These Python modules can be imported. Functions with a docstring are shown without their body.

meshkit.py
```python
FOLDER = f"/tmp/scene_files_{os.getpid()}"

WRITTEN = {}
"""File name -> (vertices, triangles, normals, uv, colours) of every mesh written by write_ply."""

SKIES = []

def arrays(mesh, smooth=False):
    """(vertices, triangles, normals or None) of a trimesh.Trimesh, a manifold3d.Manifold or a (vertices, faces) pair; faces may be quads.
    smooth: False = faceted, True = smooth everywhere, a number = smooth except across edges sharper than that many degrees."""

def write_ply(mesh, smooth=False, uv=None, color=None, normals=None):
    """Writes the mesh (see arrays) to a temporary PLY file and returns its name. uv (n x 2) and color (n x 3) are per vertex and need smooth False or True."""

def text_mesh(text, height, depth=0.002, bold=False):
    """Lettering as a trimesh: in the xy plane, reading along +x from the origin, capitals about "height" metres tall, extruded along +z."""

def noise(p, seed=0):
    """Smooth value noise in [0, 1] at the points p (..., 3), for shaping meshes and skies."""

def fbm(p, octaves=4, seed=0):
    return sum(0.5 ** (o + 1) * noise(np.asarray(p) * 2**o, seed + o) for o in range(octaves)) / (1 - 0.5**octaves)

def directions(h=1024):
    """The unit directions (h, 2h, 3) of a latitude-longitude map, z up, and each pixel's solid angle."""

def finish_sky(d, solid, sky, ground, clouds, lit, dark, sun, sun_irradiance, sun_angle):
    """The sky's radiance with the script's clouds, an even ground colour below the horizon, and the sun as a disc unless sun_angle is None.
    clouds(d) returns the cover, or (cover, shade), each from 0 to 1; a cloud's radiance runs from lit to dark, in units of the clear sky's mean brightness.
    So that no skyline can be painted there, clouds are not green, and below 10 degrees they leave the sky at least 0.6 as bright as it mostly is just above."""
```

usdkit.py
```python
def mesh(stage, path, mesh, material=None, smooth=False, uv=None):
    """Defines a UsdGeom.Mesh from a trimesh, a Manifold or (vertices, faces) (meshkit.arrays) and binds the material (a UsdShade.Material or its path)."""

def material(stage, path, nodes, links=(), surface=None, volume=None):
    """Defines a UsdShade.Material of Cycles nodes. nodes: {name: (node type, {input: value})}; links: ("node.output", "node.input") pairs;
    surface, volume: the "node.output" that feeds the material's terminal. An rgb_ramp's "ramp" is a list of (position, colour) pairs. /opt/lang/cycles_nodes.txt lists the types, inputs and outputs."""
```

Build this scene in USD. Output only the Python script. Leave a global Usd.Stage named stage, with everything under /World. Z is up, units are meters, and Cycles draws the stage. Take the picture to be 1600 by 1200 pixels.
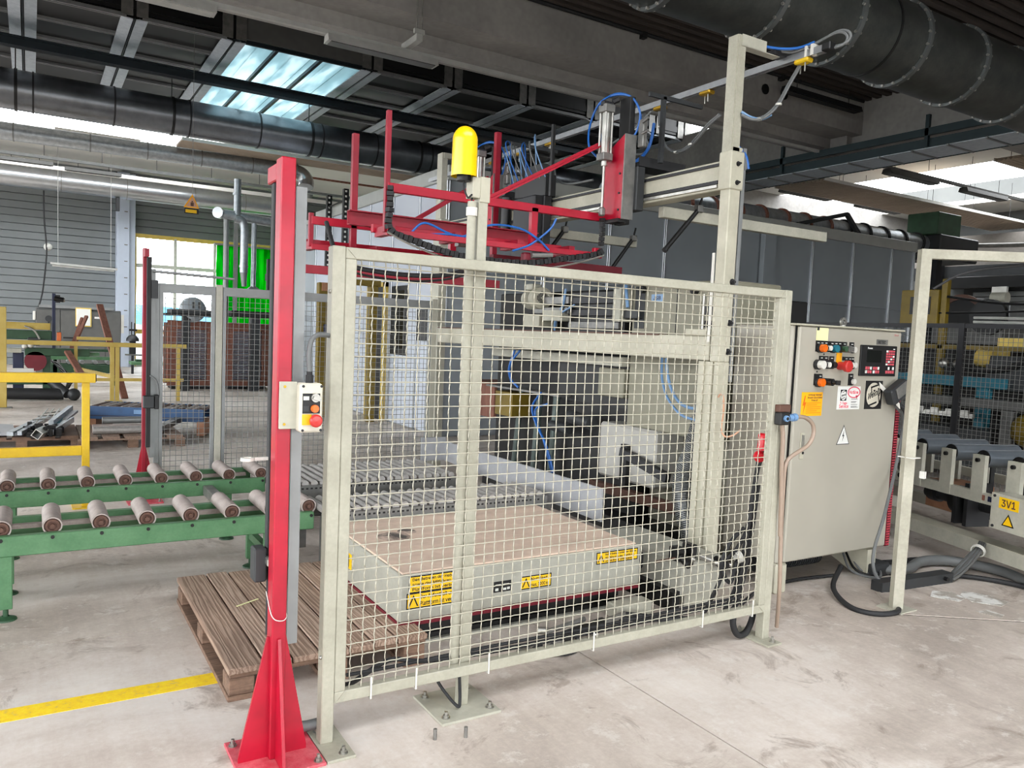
import math, random, re
import numpy as np, trimesh, usdkit, meshkit
from shapely.geometry import Polygon
from pxr import Usd, UsdGeom, UsdLux, UsdShade, Gf, Sdf
random.seed(7)
stage = Usd.Stage.CreateInMemory()
UsdGeom.SetStageUpAxis(stage, 'Z'); UsdGeom.SetStageMetersPerUnit(stage, 1.0)
UsdGeom.Xform.Define(stage, '/World'); UsdGeom.Scope.Define(stage, '/World/Looks')

# ---------------------------------------------------------------- camera, sky, exposure
FPX, PPX, PPY = 1225.67, 789.63, 617.17
cam = UsdGeom.Camera.Define(stage, '/World/camera')
cam.CreateHorizontalApertureAttr(36.0); cam.CreateVerticalApertureAttr(27.0)
cam.CreateFocalLengthAttr(FPX * 36 / 1600)
cam.CreateHorizontalApertureOffsetAttr((800 - PPX) * 36 / 1600)
cam.CreateVerticalApertureOffsetAttr((PPY - 600) * 36 / 1600)
cam.CreateClippingRangeAttr((0.05, 2000.0))
cam.CreateFStopAttr(0.0)
EXPOSURE = 0.45
cam.CreateExposureAttr(EXPOSURE)
RIGHT = (0.855641029520195, -0.5157849824879339, 0.042945086349226086)
UP = (0.002845693731051091, 0.08766148855569528, 0.9961462570583643)
BACK = (-0.5175619099477954, -0.8522214003791042, 0.07647453240830415)
cam.AddTransformOp().Set(Gf.Matrix4d(*RIGHT, 0, *UP, 0, *BACK, 0, 0, 0, 1.65, 1))

dome = UsdLux.DomeLight.Define(stage, '/World/sky')          # bright overcast sky, seen through the openings of the hall
dome.CreateIntensityAttr(1.0); dome.CreateColorAttr(Gf.Vec3f(0.95, 0.98, 1.0)); dome.CreateExposureAttr(0.7)

# ---------------------------------------------------------------- helpers
class B:
    """collects shapes that become ONE mesh"""
    def __init__(s): s.v = []; s.f = []; s.n = 0
    def add(s, v, f):
        v = np.asarray(v, float); f = np.asarray(f, int)
        if f.shape[1] == 4: f = np.vstack([f[:, [0, 1, 2]], f[:, [0, 2, 3]]])
        s.v.append(v); s.f.append(f + s.n); s.n += len(v); return s
    def tm(s, m): return s.add(m.vertices, m.faces)
    def hexa(s, p):                                            # 8 corners: bottom ring 0-3, top ring 4-7
        return s.add(p, [[0, 3, 2, 1], [4, 5, 6, 7], [0, 1, 5, 4], [1, 2, 6, 5], [2, 3, 7, 6], [3, 0, 4, 7]])
    def box(s, x0, y0, z0, x1, y1, z1, c=0):
        if x0 > x1: x0, x1 = x1, x0
        if y0 > y1: y0, y1 = y1, y0
        if z0 > z1: z0, z1 = z1, z0
        if c:
            c = min(c, .49 * min(x1 - x0, y1 - y0, z1 - z0)); pts = []
            for X, sx in ((x0, 1), (x1, -1)):
                for Y, sy in ((y0, 1), (y1, -1)):
                    for Z, sz in ((z0, 1), (z1, -1)):
                        pts += [(X, Y + sy * c, Z + sz * c), (X + sx * c, Y, Z + sz * c), (X + sx * c, Y + sy * c, Z)]
            h = trimesh.convex.convex_hull(np.array(pts)); return s.tm(h)
        return s.hexa([(x0, y0, z0), (x1, y0, z0), (x1, y1, z0), (x0, y1, z0), (x0, y0, z1), (x1, y0, z1), (x1, y1, z1), (x0, y1, z1)])
    def bar(s, p, q, w, h, up=(0, 0, 1), c=0):                 # rectangular bar from p to q, w sideways, h along up
        p, q = np.array(p, float), np.array(q, float); d = q - p; d /= np.linalg.norm(d)
        up = np.array(up, float); a = np.cross(d, up)
        if np.linalg.norm(a) < 1e-6: a = np.cross(d, [1, 0, 0])
        a /= np.linalg.norm(a); u = np.cross(a, d)
        a, u = a * w / 2, u * h / 2
        return s.hexa([p - a - u, p + a - u, q + a - u, q - a - u, p - a + u, p + a + u, q + a + u, q - a + u])
    def cyl(s, p, q, r, n=14, r2=None, caps=True):
        p, q = np.array(p, float), np.array(q, float); r2 = r if r2 is None else r2
        d = q - p; d /= np.linalg.norm(d); a = np.cross(d, [0, 0, 1.0])
        if np.linalg.norm(a) < 1e-3: a = np.cross(d, [1.0, 0, 0])
        a /= np.linalg.norm(a); b = np.cross(d, a); t = np.arange(n) * 2 * np.pi / n
        c = np.cos(t)[:, None] * a + np.sin(t)[:, None] * b
        v = np.vstack([p + r * c, q + r2 * c]); i = np.arange(n); j = (i + 1) % n
        s.add(v, np.stack([i, i + n, j + n, j], 1))
        if caps:
            for o, rr, k in ((p, r, 0), (q, r2, 1)):
                if rr > 1e-6:
                    f = np.stack([np.full(n, n), j, i], 1)
                    s.add(np.vstack([o + rr * c, o]), f if k else f[:, ::-1])
        return s
    def lathe(s, p, d, prof, n=18):                            # prof: (distance along d, radius)
        for (a, r), (b, r2) in zip(prof[:-1], prof[1:]):
            P = np.array(p, float); D = np.array(d, float); D /= np.linalg.norm(D)
            if abs(a - b) < 1e-9: b = a + 1e-5
            s.cyl(P + D * a, P + D * b, max(r, 1e-6), n, max(r2, 1e-6), caps=False)
        return s
    def pipe(s, p, q, r, ri, n=20):                            # hollow tube
        p, q = np.array(p, float), np.array(q, float); d = q - p; d /= np.linalg.norm(d)
        a = np.cross(d, [0, 0, 1.0]); a = np.cross(d, [1.0, 0, 0]) if np.linalg.norm(a) < 1e-3 else a
        a /= np.linalg.norm(a); b = np.cross(d, a); t = np.arange(n) * 2 * np.pi / n
        c = np.cos(t)[:, None] * a + np.sin(t)[:, None] * b
        v = np.vstack([p + r * c, q + r * c, q + ri * c, p + ri * c]); i = np.arange(n); j = (i + 1) % n
        return s.add(v, np.vstack([np.stack([i + k * n, i + ((k + 1) % 4) * n, j + ((k + 1) % 4) * n, j + k * n], 1) for k in range(4)]))
    def tube(s, pts, r, n=8, m=6):                             # round tube along a smooth curve
        p = spline(pts, m); t = np.gradient(p, axis=0); t /= np.linalg.norm(t, axis=1, keepdims=True) + 1e-12
        a = np.cross(t[0], [0, 0, 1.0]); a = np.cross(t[0], [1.0, 0, 0]) if np.linalg.norm(a) < 1e-2 else a
        A = []
        for k in range(len(p)):
            a = a - t[k] * (a @ t[k]); a /= np.linalg.norm(a) + 1e-12; A.append(a)
        A = np.array(A); Bn = np.cross(t, A); g = np.arange(n) * 2 * np.pi / n
        v = (p[:, None] + r * (np.cos(g)[None, :, None] * A[:, None] + np.sin(g)[None, :, None] * Bn[:, None])).reshape(-1, 3)
        i, j = np.meshgrid(np.arange(len(p) - 1), np.arange(n), indexing='ij')
        f = np.stack([i * n + j, i * n + (j + 1) % n, (i + 1) * n + (j + 1) % n, (i + 1) * n + j], -1).reshape(-1, 4)
        s.add(v, f)
        for k, e in ((0, 1), (len(p) - 1, 0)):
            ring = v[k * n:(k + 1) * n]; q = np.arange(n); F = np.stack([np.full(n, n), (q + 1) % n, q], 1)
            s.add(np.vstack([ring, p[k]]), F if e else F[:, ::-1])
        return s
    def prism(s, poly, axis, a, b):                            # polygon in the other two axes (x,y,z order), swept along axis from a to b
        m = trimesh.creation.extrude_polygon(Polygon(poly), b - a, engine='earcut'); v = np.array(m.vertices); v[:, 2] += a
        o = {'z': v[:, [0, 1, 2]], 'y': v[:, [0, 2, 1]], 'x': v[:, [2, 0, 1]]}[axis]
        return s.add(o, m.faces[:, ::-1] if axis == 'y' else m.faces)
    def sphere(s, c, r, sub=2, sc=(1, 1, 1)):
        m = trimesh.creation.icosphere(sub, 1.0); return s.add(np.array(m.vertices) * r * np.array(sc) + np.array(c), m.faces)
    def text(s, txt, h, org, right=(1, 0, 0), up=(0, 0, 1), width=None, bold=False, depth=.0012, slant=0):
        m = meshkit.text_mesh(txt, h, depth, bold); v = np.array(m.vertices); R_, U_ = np.array(right, float), np.array(up, float); N_ = np.cross(R_, U_)
        if width: v[:, 0] *= width / (v[:, 0].max() - v[:, 0].min())
        v[:, 0] += slant * v[:, 1]
        return s.add(np.array(org) + v[:, :1] * R_ + v[:, 1:2] * U_ + v[:, 2:] * N_, m.faces)
    def rot(s, c, deg, axis='z'):                              # turn everything so far about c
        a = math.radians(deg); k = {'x': (1, 2), 'y': (2, 0), 'z': (0, 1)}[axis]
        for v in s.v:
            w = v - np.array(c); u0 = w[:, k[0]].copy(); u1 = w[:, k[1]].copy()
            w[:, k[0]] = u0 * math.cos(a) - u1 * math.sin(a); w[:, k[1]] = u0 * math.sin(a) + u1 * math.cos(a); v[:] = w + np.array(c)
        return s

def spline(pts, m=6):
    p = np.array(pts, float)
    if len(p) < 3 or m < 2: return p
    q = np.vstack([2 * p[0] - p[1], p, 2 * p[-1] - p[-2]]); out = []
    for i in range(1, len(q) - 2):
        t = np.linspace(0, 1, m, endpoint=False)[:, None]
        out.append(.5 * (2 * q[i] + (q[i + 1] - q[i - 1]) * t + (2 * q[i - 1] - 5 * q[i] + 4 * q[i + 1] - q[i + 2]) * t ** 2 + (3 * q[i] - q[i - 1] - 3 * q[i + 1] + q[i + 2]) * t ** 3))
    return np.vstack(out + [p[-1:]])

USED = {}
def path_for(parent, name):
    k = (parent, name); USED[k] = USED.get(k, -1) + 1
    return f'{parent}/{name}' + (f'_{USED[k]:03d}' if USED[k] else '')
ORIGIN = {}
def keys(prim, label=None, cat=None, group=None, kind=None):
    for k, t in (('label', label), ('category', cat), ('group', group), ('kind', kind)):
        if t: prim.SetCustomDataByKey(k, t)
    return prim
def each(parent, name, parts, m, smooth=None):
    for b in parts: obj(parent, name, b, m, smooth)
def thing(name, label, cat, loc=(0, 0, 0), group=None, kind=None):
    x = UsdGeom.Xform.Define(stage, path_for('/World', name)); x.AddTranslateOp().Set(Gf.Vec3d(*map(float, loc)))
    ORIGIN[str(x.GetPath())] = np.array(loc, float)
    return keys(x.GetPrim(), label, cat, group, kind)
def obj(parent, name, b, m, smooth=None, label=None, kind=None, cat=None, group=None):
    pp = str(parent.GetPath()) if parent else '/World'
    path = path_for(pp, name); o = ORIGIN.get(pp, np.zeros(3)); ORIGIN[path] = o
    v, f = np.vstack(b.v) - o, np.vstack(b.f)
    tm = trimesh.Trimesh(v, f, process=False) if smooth is None or smooth is False else trimesh.Trimesh(v, f, process=True)
    prim = usdkit.mesh(stage, path, tm, MAT[m] if isinstance(m, str) else m, smooth or False).GetPrim()
    return keys(prim, label, cat, group, kind)
def copy(src, loc, rz=0, label=None, group=None):
    was = src.GetCustomData(); x = UsdGeom.Xform.Define(stage, path_for('/World', re.sub(r'_\d{3}$', '', src.GetName())))
    x.GetPrim().GetReferences().AddInternalReference(src.GetPath())
    x.ClearXformOpOrder(); x.AddTranslateOp(opSuffix='c').Set(Gf.Vec3d(*map(float, loc)))
    if rz: x.AddRotateZOp(opSuffix='c').Set(float(rz))
    x.GetPrim().SetInstanceable(True)
    return keys(x.GetPrim(), label or was.get('label'), was.get('category'), group or was.get('group'))

# ---------------------------------------------------------------- materials
MAT = {}
def lin(c): return tuple((x / 255 / 12.92) if x <= 10 else ((x / 255 + .055) / 1.055) ** 2.4 for x in c)
def M(name, rgb, rough=.5, metal=0., var=.10, scale=5., bump=0., rgb2=None, lo=.35, hi=.7, coat=0., stretch=None, emit=0., fine=0.):
    c = np.array(lin(rgb)); c2 = np.array(lin(rgb2)) if rgb2 else c * (1 + var); c1 = c if rgb2 else c * (1 - var)
    nodes = {'g': ('geometry', {}), 'n': ('noise_texture', {'scale': scale, 'detail': 5, 'roughness': .6}),
             'r': ('rgb_ramp', {'ramp': [(0, c1), (lo, c1), (hi, c2), (1, c2)]}),
             'p': ('principled_bsdf', {'roughness': rough, 'metallic': metal})}
    links = [('n.fac', 'r.fac')]
    if coat: nodes['p'][1].update(coat_weight=coat, coat_roughness=.12)
    if stretch:
        nodes['m'] = ('mapping', {'scale': stretch}); links += [('g.position', 'm.vector'), ('m.vector', 'n.vector')]
    else: links.append(('g.position', 'n.vector'))
    if fine:
        nodes['n2'] = ('noise_texture', {'scale': scale * 9, 'detail': 3}); nodes['mx'] = ('mix_color', {'blend_type': 'overlay', 'fac': fine})
        links += [('g.position', 'n2.vector'), ('r.color', 'mx.a'), ('n2.color', 'mx.b')]
        nodes['bw'] = ('rgb_ramp', {'ramp': [(0, (.25,) * 3), (1, (.75,) * 3)]}); links[-1] = ('n2.fac', 'bw.fac'); links += [('bw.color', 'mx.b'), ('mx.result', 'p.base_color')]
    else: links.append(('r.color', 'p.base_color'))
    if bump:
        nodes['b'] = ('bump', {'strength': bump, 'distance': .01}); links += [('n.fac', 'b.height'), ('b.normal', 'p.normal')]
    if emit:
        nodes['p'][1].update(emission_color=tuple(c), emission_strength=emit)
    MAT[name] = usdkit.material(stage, f'/World/Looks/{name}', nodes, links, surface='p.BSDF')

M('red', (172, 3, 40), .38, var=.12, scale=9, coat=.15)
M('red_dusty', (196, 60, 76), .6, rgb2=(214, 110, 118), scale=22, fine=.5)
M('red_dark', (150, 8, 38), .42, var=.15)
M('maroon', (112, 14, 34), .5)
M('gate_paint', (158, 154, 138), .45, rgb2=(178, 174, 158), scale=6, fine=.3)
M('leg_grey', (84, 96, 92), .5)
M('cream', (172, 168, 150), .45, rgb2=(192, 188, 170), scale=4, fine=.15)
M('cream_grey', (168, 166, 152), .5, rgb2=(186, 183, 168), scale=5, fine=.2)
M('fence_paint', (160, 157, 141), .45, rgb2=(175, 172, 156), scale=7, fine=.25)
M('wire', (178, 173, 156), .45, var=.08)
M('wire_grey', (120, 120, 116), .5)
M('cabinet', (165, 160, 147), .42, rgb2=(172, 167, 154), scale=1.5)
M('olive', (126, 123, 106), .5, rgb2=(138, 135, 118), scale=3)
M('lift_grey', (158, 157, 146), .5, rgb2=(173, 171, 159), scale=5, fine=.2)
M('green_paint', (72, 116, 78), .45, rgb2=(88, 130, 92), scale=8, fine=.3)
M('green_dark', (44, 78, 52), .5, var=.2)
M('teal', (20, 104, 122), .5)
M('louvre', (112, 118, 130), .5)
M('yellow', (226, 186, 18), .42, rgb2=(214, 174, 26), scale=6, fine=.25)
M('yellow_beacon', (252, 205, 10), .3, var=.04, coat=.3)
M('yellow_dull', (186, 158, 72), .5, rgb2=(198, 174, 96), scale=4)
M('mustard', (118, 98, 22), .5, var=.15)
M('sign_yellow', (246, 196, 14), .45, var=.03)
M('sign_orange', (250, 176, 12), .45, var=.03)
M('paper', (228, 228, 224), .6, var=.02)
M('note_yellow', (232, 230, 176), .6, var=.05)
M('black', (18, 18, 19), .45, var=.2)
M('rubber', (34, 34, 36), .65, var=.2, fine=.2)
M('stain', (205, 182, 166), .7, rgb2=(84, 78, 74), scale=9, lo=.42, hi=.6)
M('dark', (19, 19, 20), .6, rgb2=(28, 27, 26), scale=6)
M('charcoal', (46, 48, 50), .5, var=.15)
M('cable_grey', (104, 106, 106), .5)
M('hose_clear', (158, 138, 122), .3, var=.1)
M('blue_hose', (34, 98, 178), .35)
M('blue_light', (110, 146, 186), .35)
M('blue_paint', (30, 74, 118), .45, rgb2=(22, 58, 96), scale=4)
M('navy', (28, 36, 66), .5)
M('orange', (226, 104, 14), .35, coat=.3)
M('estop', (196, 48, 44), .35, coat=.2)
M('plug_red', (216, 28, 44), .35, coat=.3)
M('machine_white', (168, 166, 160), .5, var=.06)
M('white_plastic', (214, 212, 204), .4, var=.04)
M('box_plastic', (204, 200, 186), .45, rgb2=(212, 204, 186), scale=8)
M('alu', (178, 180, 182), .32, metal=.85, var=.08, scale=20)
M('alu_grey', (140, 142, 142), .45, metal=.5)
M('steel', (164, 162, 156), .36, metal=.9, rgb2=(196, 194, 188), scale=14)
M('steel_dull', (120, 120, 118), .5, metal=.7, rgb2=(146, 144, 140), scale=9)
M('steel_dark', (58, 58, 60), .5, metal=.6)
M('strip_metal', (186, 196, 206), .5, metal=.45, rgb2=(206, 214, 222), scale=12, fine=.2)
M('galv', (168, 174, 180), .4, metal=.85, rgb2=(196, 202, 206), scale=12, fine=.2)
M('duct_dark', (128, 132, 138), .30, metal=.92, rgb2=(150, 154, 160), scale=3)
M('duct_black', (78, 81, 80), .42, metal=.7, rgb2=(94, 97, 94), scale=5, fine=.3)
M('duct_bright', (196, 200, 204), .28, metal=.95, var=.06)
M('flange', (112, 116, 116), .45, metal=.6)
M('brass', (190, 150, 50), .35, metal=.8)
M('roller_grey', (178, 174, 170), .42, metal=.35, rgb2=(160, 156, 152), scale=6, stretch=(6, 1, 6))
M('roller_pink', (172, 160, 154), .62, rgb2=(150, 138, 132), scale=10, fine=.4)
M('roller_blue', (104, 112, 120), .32, metal=.4, rgb2=(122, 128, 134), scale=5)
M('hub_brown', (92, 62, 50), .6)
M('sheet_white', (150, 152, 156), .42, metal=.3, rgb2=(170, 171, 174), scale=3, fine=.2)
M('wood_pallet', (152, 128, 112), .8, rgb2=(124, 102, 88), scale=5, stretch=(9, .8, 6), fine=.5, bump=.25)
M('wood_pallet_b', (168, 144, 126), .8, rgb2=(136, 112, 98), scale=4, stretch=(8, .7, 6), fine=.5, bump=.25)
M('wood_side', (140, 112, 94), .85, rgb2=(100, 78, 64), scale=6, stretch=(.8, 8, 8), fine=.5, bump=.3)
M('wood_top', (226, 202, 182), .75, rgb2=(206, 182, 164), scale=3, stretch=(1, 3, 1), fine=.3)
M('wood_brown', (124, 78, 64), .7, rgb2=(146, 98, 80), scale=5, stretch=(4, 4, 1))
M('wood_orange', (176, 128, 98), .75, rgb2=(150, 104, 78), scale=6)
M('timber_deck', (62, 55, 51), .8, rgb2=(80, 70, 64), scale=3, stretch=(.5, 6, 6))
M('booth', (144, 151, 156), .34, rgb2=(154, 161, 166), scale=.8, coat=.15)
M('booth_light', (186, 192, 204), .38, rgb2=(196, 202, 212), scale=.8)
M('booth_trim', (170, 172, 168), .4, var=.05)
M('concrete_beam', (148, 145, 142), .8, rgb2=(166, 163, 158), scale=1.3, fine=.35)
M('concrete_soffit', (138, 132, 126), .85, rgb2=(152, 146, 140), scale=1.5, fine=.3)
M('clad_grey', (118, 123, 125), .5, rgb2=(127, 132, 134), scale=.7)
M('clad_dark', (84, 86, 86), .55, rgb2=(96, 98, 97), scale=.7)
M('col_blue', (196, 206, 222), .55, var=.03)
M('ceil_white', (226, 224, 218), .8, var=.03, scale=1)
M('ceil_dark', (11, 12, 14), .45, rgb2=(18, 19, 22), scale=3)
M('radiant', (176, 160, 142), .6, rgb2=(190, 174, 156), scale=2)
M('rib_dark', (36, 44, 50), .4, metal=.4)
M('tray_steel', (44, 58, 62), .45, metal=.4)
M('lamp_housing', (176, 176, 172), .45)
M('lamp_lens', (206, 206, 200), .35)
M('lamp_dark', (92, 92, 90), .5)
M('curtain', (6, 158, 44), .6, rgb2=(14, 190, 54), scale=3)
M('hill', (70, 140, 190), .9, rgb2=(92, 160, 204), scale=.05)
M('ground_out', (112, 112, 108), .9, scale=.2)
M('screen', (26, 28, 26), .18)
M('key_red', (208, 84, 96), .45)
M('pink_print', (226, 70, 96), .5)
M('sign_pink', (210, 160, 130), .5)
M('logo_cream', (196, 190, 174), .45)
M('dirt_black', (40, 36, 32), .8)
M('glue_white', (170, 162, 152), .8, rgb2=(226, 224, 220), scale=7, fine=.5, lo=.44, hi=.54)
M('window_frame', (206, 208, 196), .5)
M('window_yellow', (226, 196, 96), .5)

def wood_mat(name, a, b, seed):
    MAT[name] = usdkit.material(stage, f'/World/Looks/{name}', {'g': ('geometry', {}), 'm': ('mapping', {'scale': (1, .055, 1), 'location': (seed, seed * .3, 0)}),
        'w': ('wave_texture', {'wave_type': 'bands', 'bands_direction': 'x', 'scale': 15., 'distortion': 10., 'detail': 3., 'detail_scale': 1.6, 'detail_roughness': .6}),
        'n': ('noise_texture', {'scale': 40., 'detail': 4}), 'm2': ('mapping', {'scale': (1, .06, 1)}), 'x': ('mix_color', {'blend_type': 'overlay', 'fac': .5}), 'bw': ('rgb_ramp', {'ramp': [(0, (.3,) * 3), (1, (.7,) * 3)]}),
        'n3': ('noise_texture', {'scale': 2.2, 'detail': 4}), 'bw3': ('rgb_ramp', {'ramp': [(.3, (.34,) * 3), (.7, (.6,) * 3)]}), 'x3': ('mix_color', {'blend_type': 'overlay', 'fac': .7}),
        'r': ('rgb_ramp', {'ramp': [(0, lin(a)), (.35, lin(a)), (.75, lin(b)), (1, lin(b))]}), 'b': ('bump', {'strength': .3, 'distance': .006}), 'p': ('principled_bsdf', {'roughness': .82})},
        [('g.position', 'm.vector'), ('m.vector', 'w.vector'), ('w.fac', 'r.fac'), ('g.position', 'm2.vector'), ('m2.vector', 'n.vector'), ('n.fac', 'bw.fac'), ('r.color', 'x.a'), ('bw.color', 'x.b'), ('g.position', 'n3.vector'), ('n3.fac', 'bw3.fac'), ('x.result', 'x3.a'), ('bw3.color', 'x3.b'), ('x3.result', 'p.base_color'), ('w.fac', 'b.height'), ('b.normal', 'p.normal')], surface='p.BSDF')
wood_mat('pallet_board', (148, 122, 105), (176, 150, 132), 0.); wood_mat('pallet_board_b', (160, 134, 117), (186, 161, 143), 3.7)
# concrete floor: broad pale and grey patches, trowel streaks, scuffs and specks
def floor_mat():
    L = lambda c: tuple(lin(c))
    nodes = {'g': ('geometry', {}),
             'm1': ('mapping', {'scale': (.55, .8, 1), 'location': (3.1, 1.7, 0)}), 'n1': ('noise_texture', {'scale': 1.0, 'detail': 6, 'roughness': .62, 'distortion': .6}),
             'r1': ('rgb_ramp', {'ramp': [(0, L((158, 146, 137))), (.36, L((176, 164, 154))), (.47, L((196, 184, 174))), (.54, L((208, 197, 188))), (.64, L((222, 213, 205))), (1, L((228, 220, 213)))]}),
             'm2': ('mapping', {'scale': (9, 1.1, 1), 'rotation': (0, 0, .5)}), 'n2': ('noise_texture', {'scale': 1.3, 'detail': 7, 'roughness': .7}),
             'r2': ('rgb_ramp', {'ramp': [(0, (.40,) * 3), (.42, (.47,) * 3), (.6, (.53,) * 3), (1, (.62,) * 3)]}), 'x2': ('mix_color', {'blend_type': 'overlay', 'fac': .75}),
             'n3': ('noise_texture', {'scale': 38., 'detail': 4, 'roughness': .75}), 'r3': ('rgb_ramp', {'ramp': [(0, (.36,) * 3), (.36, (.46,) * 3), (.5, (.5,) * 3), (.66, (.56,) * 3), (1, (.66,) * 3)]}), 'x3': ('mix_color', {'blend_type': 'overlay', 'fac': .7}),
             'n4': ('noise_texture', {'scale': 5.5, 'detail': 8, 'roughness': .78}), 'r4': ('rgb_ramp', {'ramp': [(0, (0,) * 3), (.55, (0,) * 3), (.61, (.5,) * 3), (1, (.75,) * 3)]}), 'x4': ('mix_color', {'blend_type': 'mix', 'b': L((220, 214, 207))}),
             'n5': ('noise_texture', {'scale': 2.1, 'detail': 6, 'roughness': .7, 'distortion': 1.2}), 'r5': ('rgb_ramp', {'ramp': [(0, (.75,) * 3), (.34, (.6,) * 3), (.43, (0,) * 3), (1, (0,) * 3)]}), 'x5': ('mix_color', {'blend_type': 'mix', 'b': L((138, 122, 110))}),
             'b': ('bump', {'strength': .12, 'distance': .004}), 'p': ('principled_bsdf', {'roughness': .55, 'specular_ior_level': .35})}
    links = [('g.position', 'm1.vector'), ('m1.vector', 'n1.vector'), ('n1.fac', 'r1.fac'), ('g.position', 'm2.vector'), ('m2.vector', 'n2.vector'), ('n2.fac', 'r2.fac'),
             ('r1.color', 'x2.a'), ('r2.color', 'x2.b'), ('g.position', 'n3.vector'), ('n3.fac', 'r3.fac'), ('x2.result', 'x3.a'), ('r3.color', 'x3.b'),
             ('g.position', 'n4.vector'), ('n4.fac', 'r4.fac'), ('r4.color', 'x4.fac'), ('x3.result', 'x4.a'), ('g.position', 'n5.vector'), ('n5.fac', 'r5.fac'), ('r5.color', 'x5.fac'), ('x4.result', 'x5.a'),
             ('x5.result', 'p.base_color'), ('n3.fac', 'b.height'), ('b.normal', 'p.normal')]
    MAT['floor'] = usdkit.material(stage, '/World/Looks/floor', nodes, links, surface='p.BSDF')
floor_mat()
MAT['line_yellow'] = usdkit.material(stage, '/World/Looks/line_yellow', {'g': ('geometry', {}), 'n': ('noise_texture', {'scale': 26, 'detail': 6, 'roughness': .75}),
    'r': ('rgb_ramp', {'ramp': [(0, lin((190, 172, 130))), (.36, lin((222, 192, 100))), (.44, lin((250, 208, 40))), (.6, lin((254, 222, 46))), (1, lin((248, 230, 130)))]}), 'p': ('principled_bsdf', {'roughness': .55})},
    [('g.position', 'n.vector'), ('n.fac', 'r.fac'), ('r.color', 'p.base_color')], surface='p.BSDF')
MAT['pane'] = usdkit.material(stage, '/World/Looks/pane', {'t': ('transparent_bsdf', {'color': (.93, .96, .97)}), 'g': ('glossy_bsdf', {'roughness': .05}), 'f': ('fresnel', {'IOR': 1.45}), 'm': ('mix_closure', {})},
    [('f.fac', 'm.fac'), ('t.BSDF', 'm.closure1'), ('g.BSDF', 'm.closure2')], surface='m.closure')
MAT['skylight_pane'] = usdkit.material(stage, '/World/Looks/skylight_pane', {'g': ('geometry', {}), 'mp': ('mapping', {'scale': (1.6, .35, 1)}), 'n': ('noise_texture', {'scale': 2.0, 'detail': 3}),
    'r': ('rgb_ramp', {'ramp': [(0, (.26, .34, .36)), (.42, (.38, .50, .53)), (.55, (.56, .66, .68)), (1, (.74, .80, .80))]}), 't': ('translucent_bsdf', {}), 's': ('principled_bsdf', {'base_color': (.3, .4, .42), 'roughness': .35}), 'm': ('mix_closure', {'fac': .35})},
    [('g.position', 'mp.vector'), ('mp.vector', 'n.vector'), ('n.fac', 'r.fac'), ('r.color', 't.color'), ('t.BSDF', 'm.closure1'), ('s.BSDF', 'm.closure2')], surface='m.closure')
MAT['curtain'] = usdkit.material(stage, '/World/Looks/curtain_cloth', {'g': ('geometry', {}), 'mp': ('mapping', {'scale': (6, 6, .6)}), 'n': ('noise_texture', {'scale': 1.0, 'detail': 3}),
    'r': ('rgb_ramp', {'ramp': [(0, lin((0, 130, 40))), (.45, lin((0, 190, 40))), (.6, lin((20, 225, 40))), (1, lin((60, 240, 60)))]}), 't': ('translucent_bsdf', {}), 's': ('diffuse_bsdf', {}), 'm': ('mix_closure', {'fac': .35})},
    [('g.position', 'mp.vector'), ('mp.vector', 'n.vector'), ('n.fac', 'r.fac'), ('r.color', 't.color'), ('r.color', 's.color'), ('t.BSDF', 'm.closure1'), ('s.BSDF', 'm.closure2')], surface='m.closure')
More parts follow.
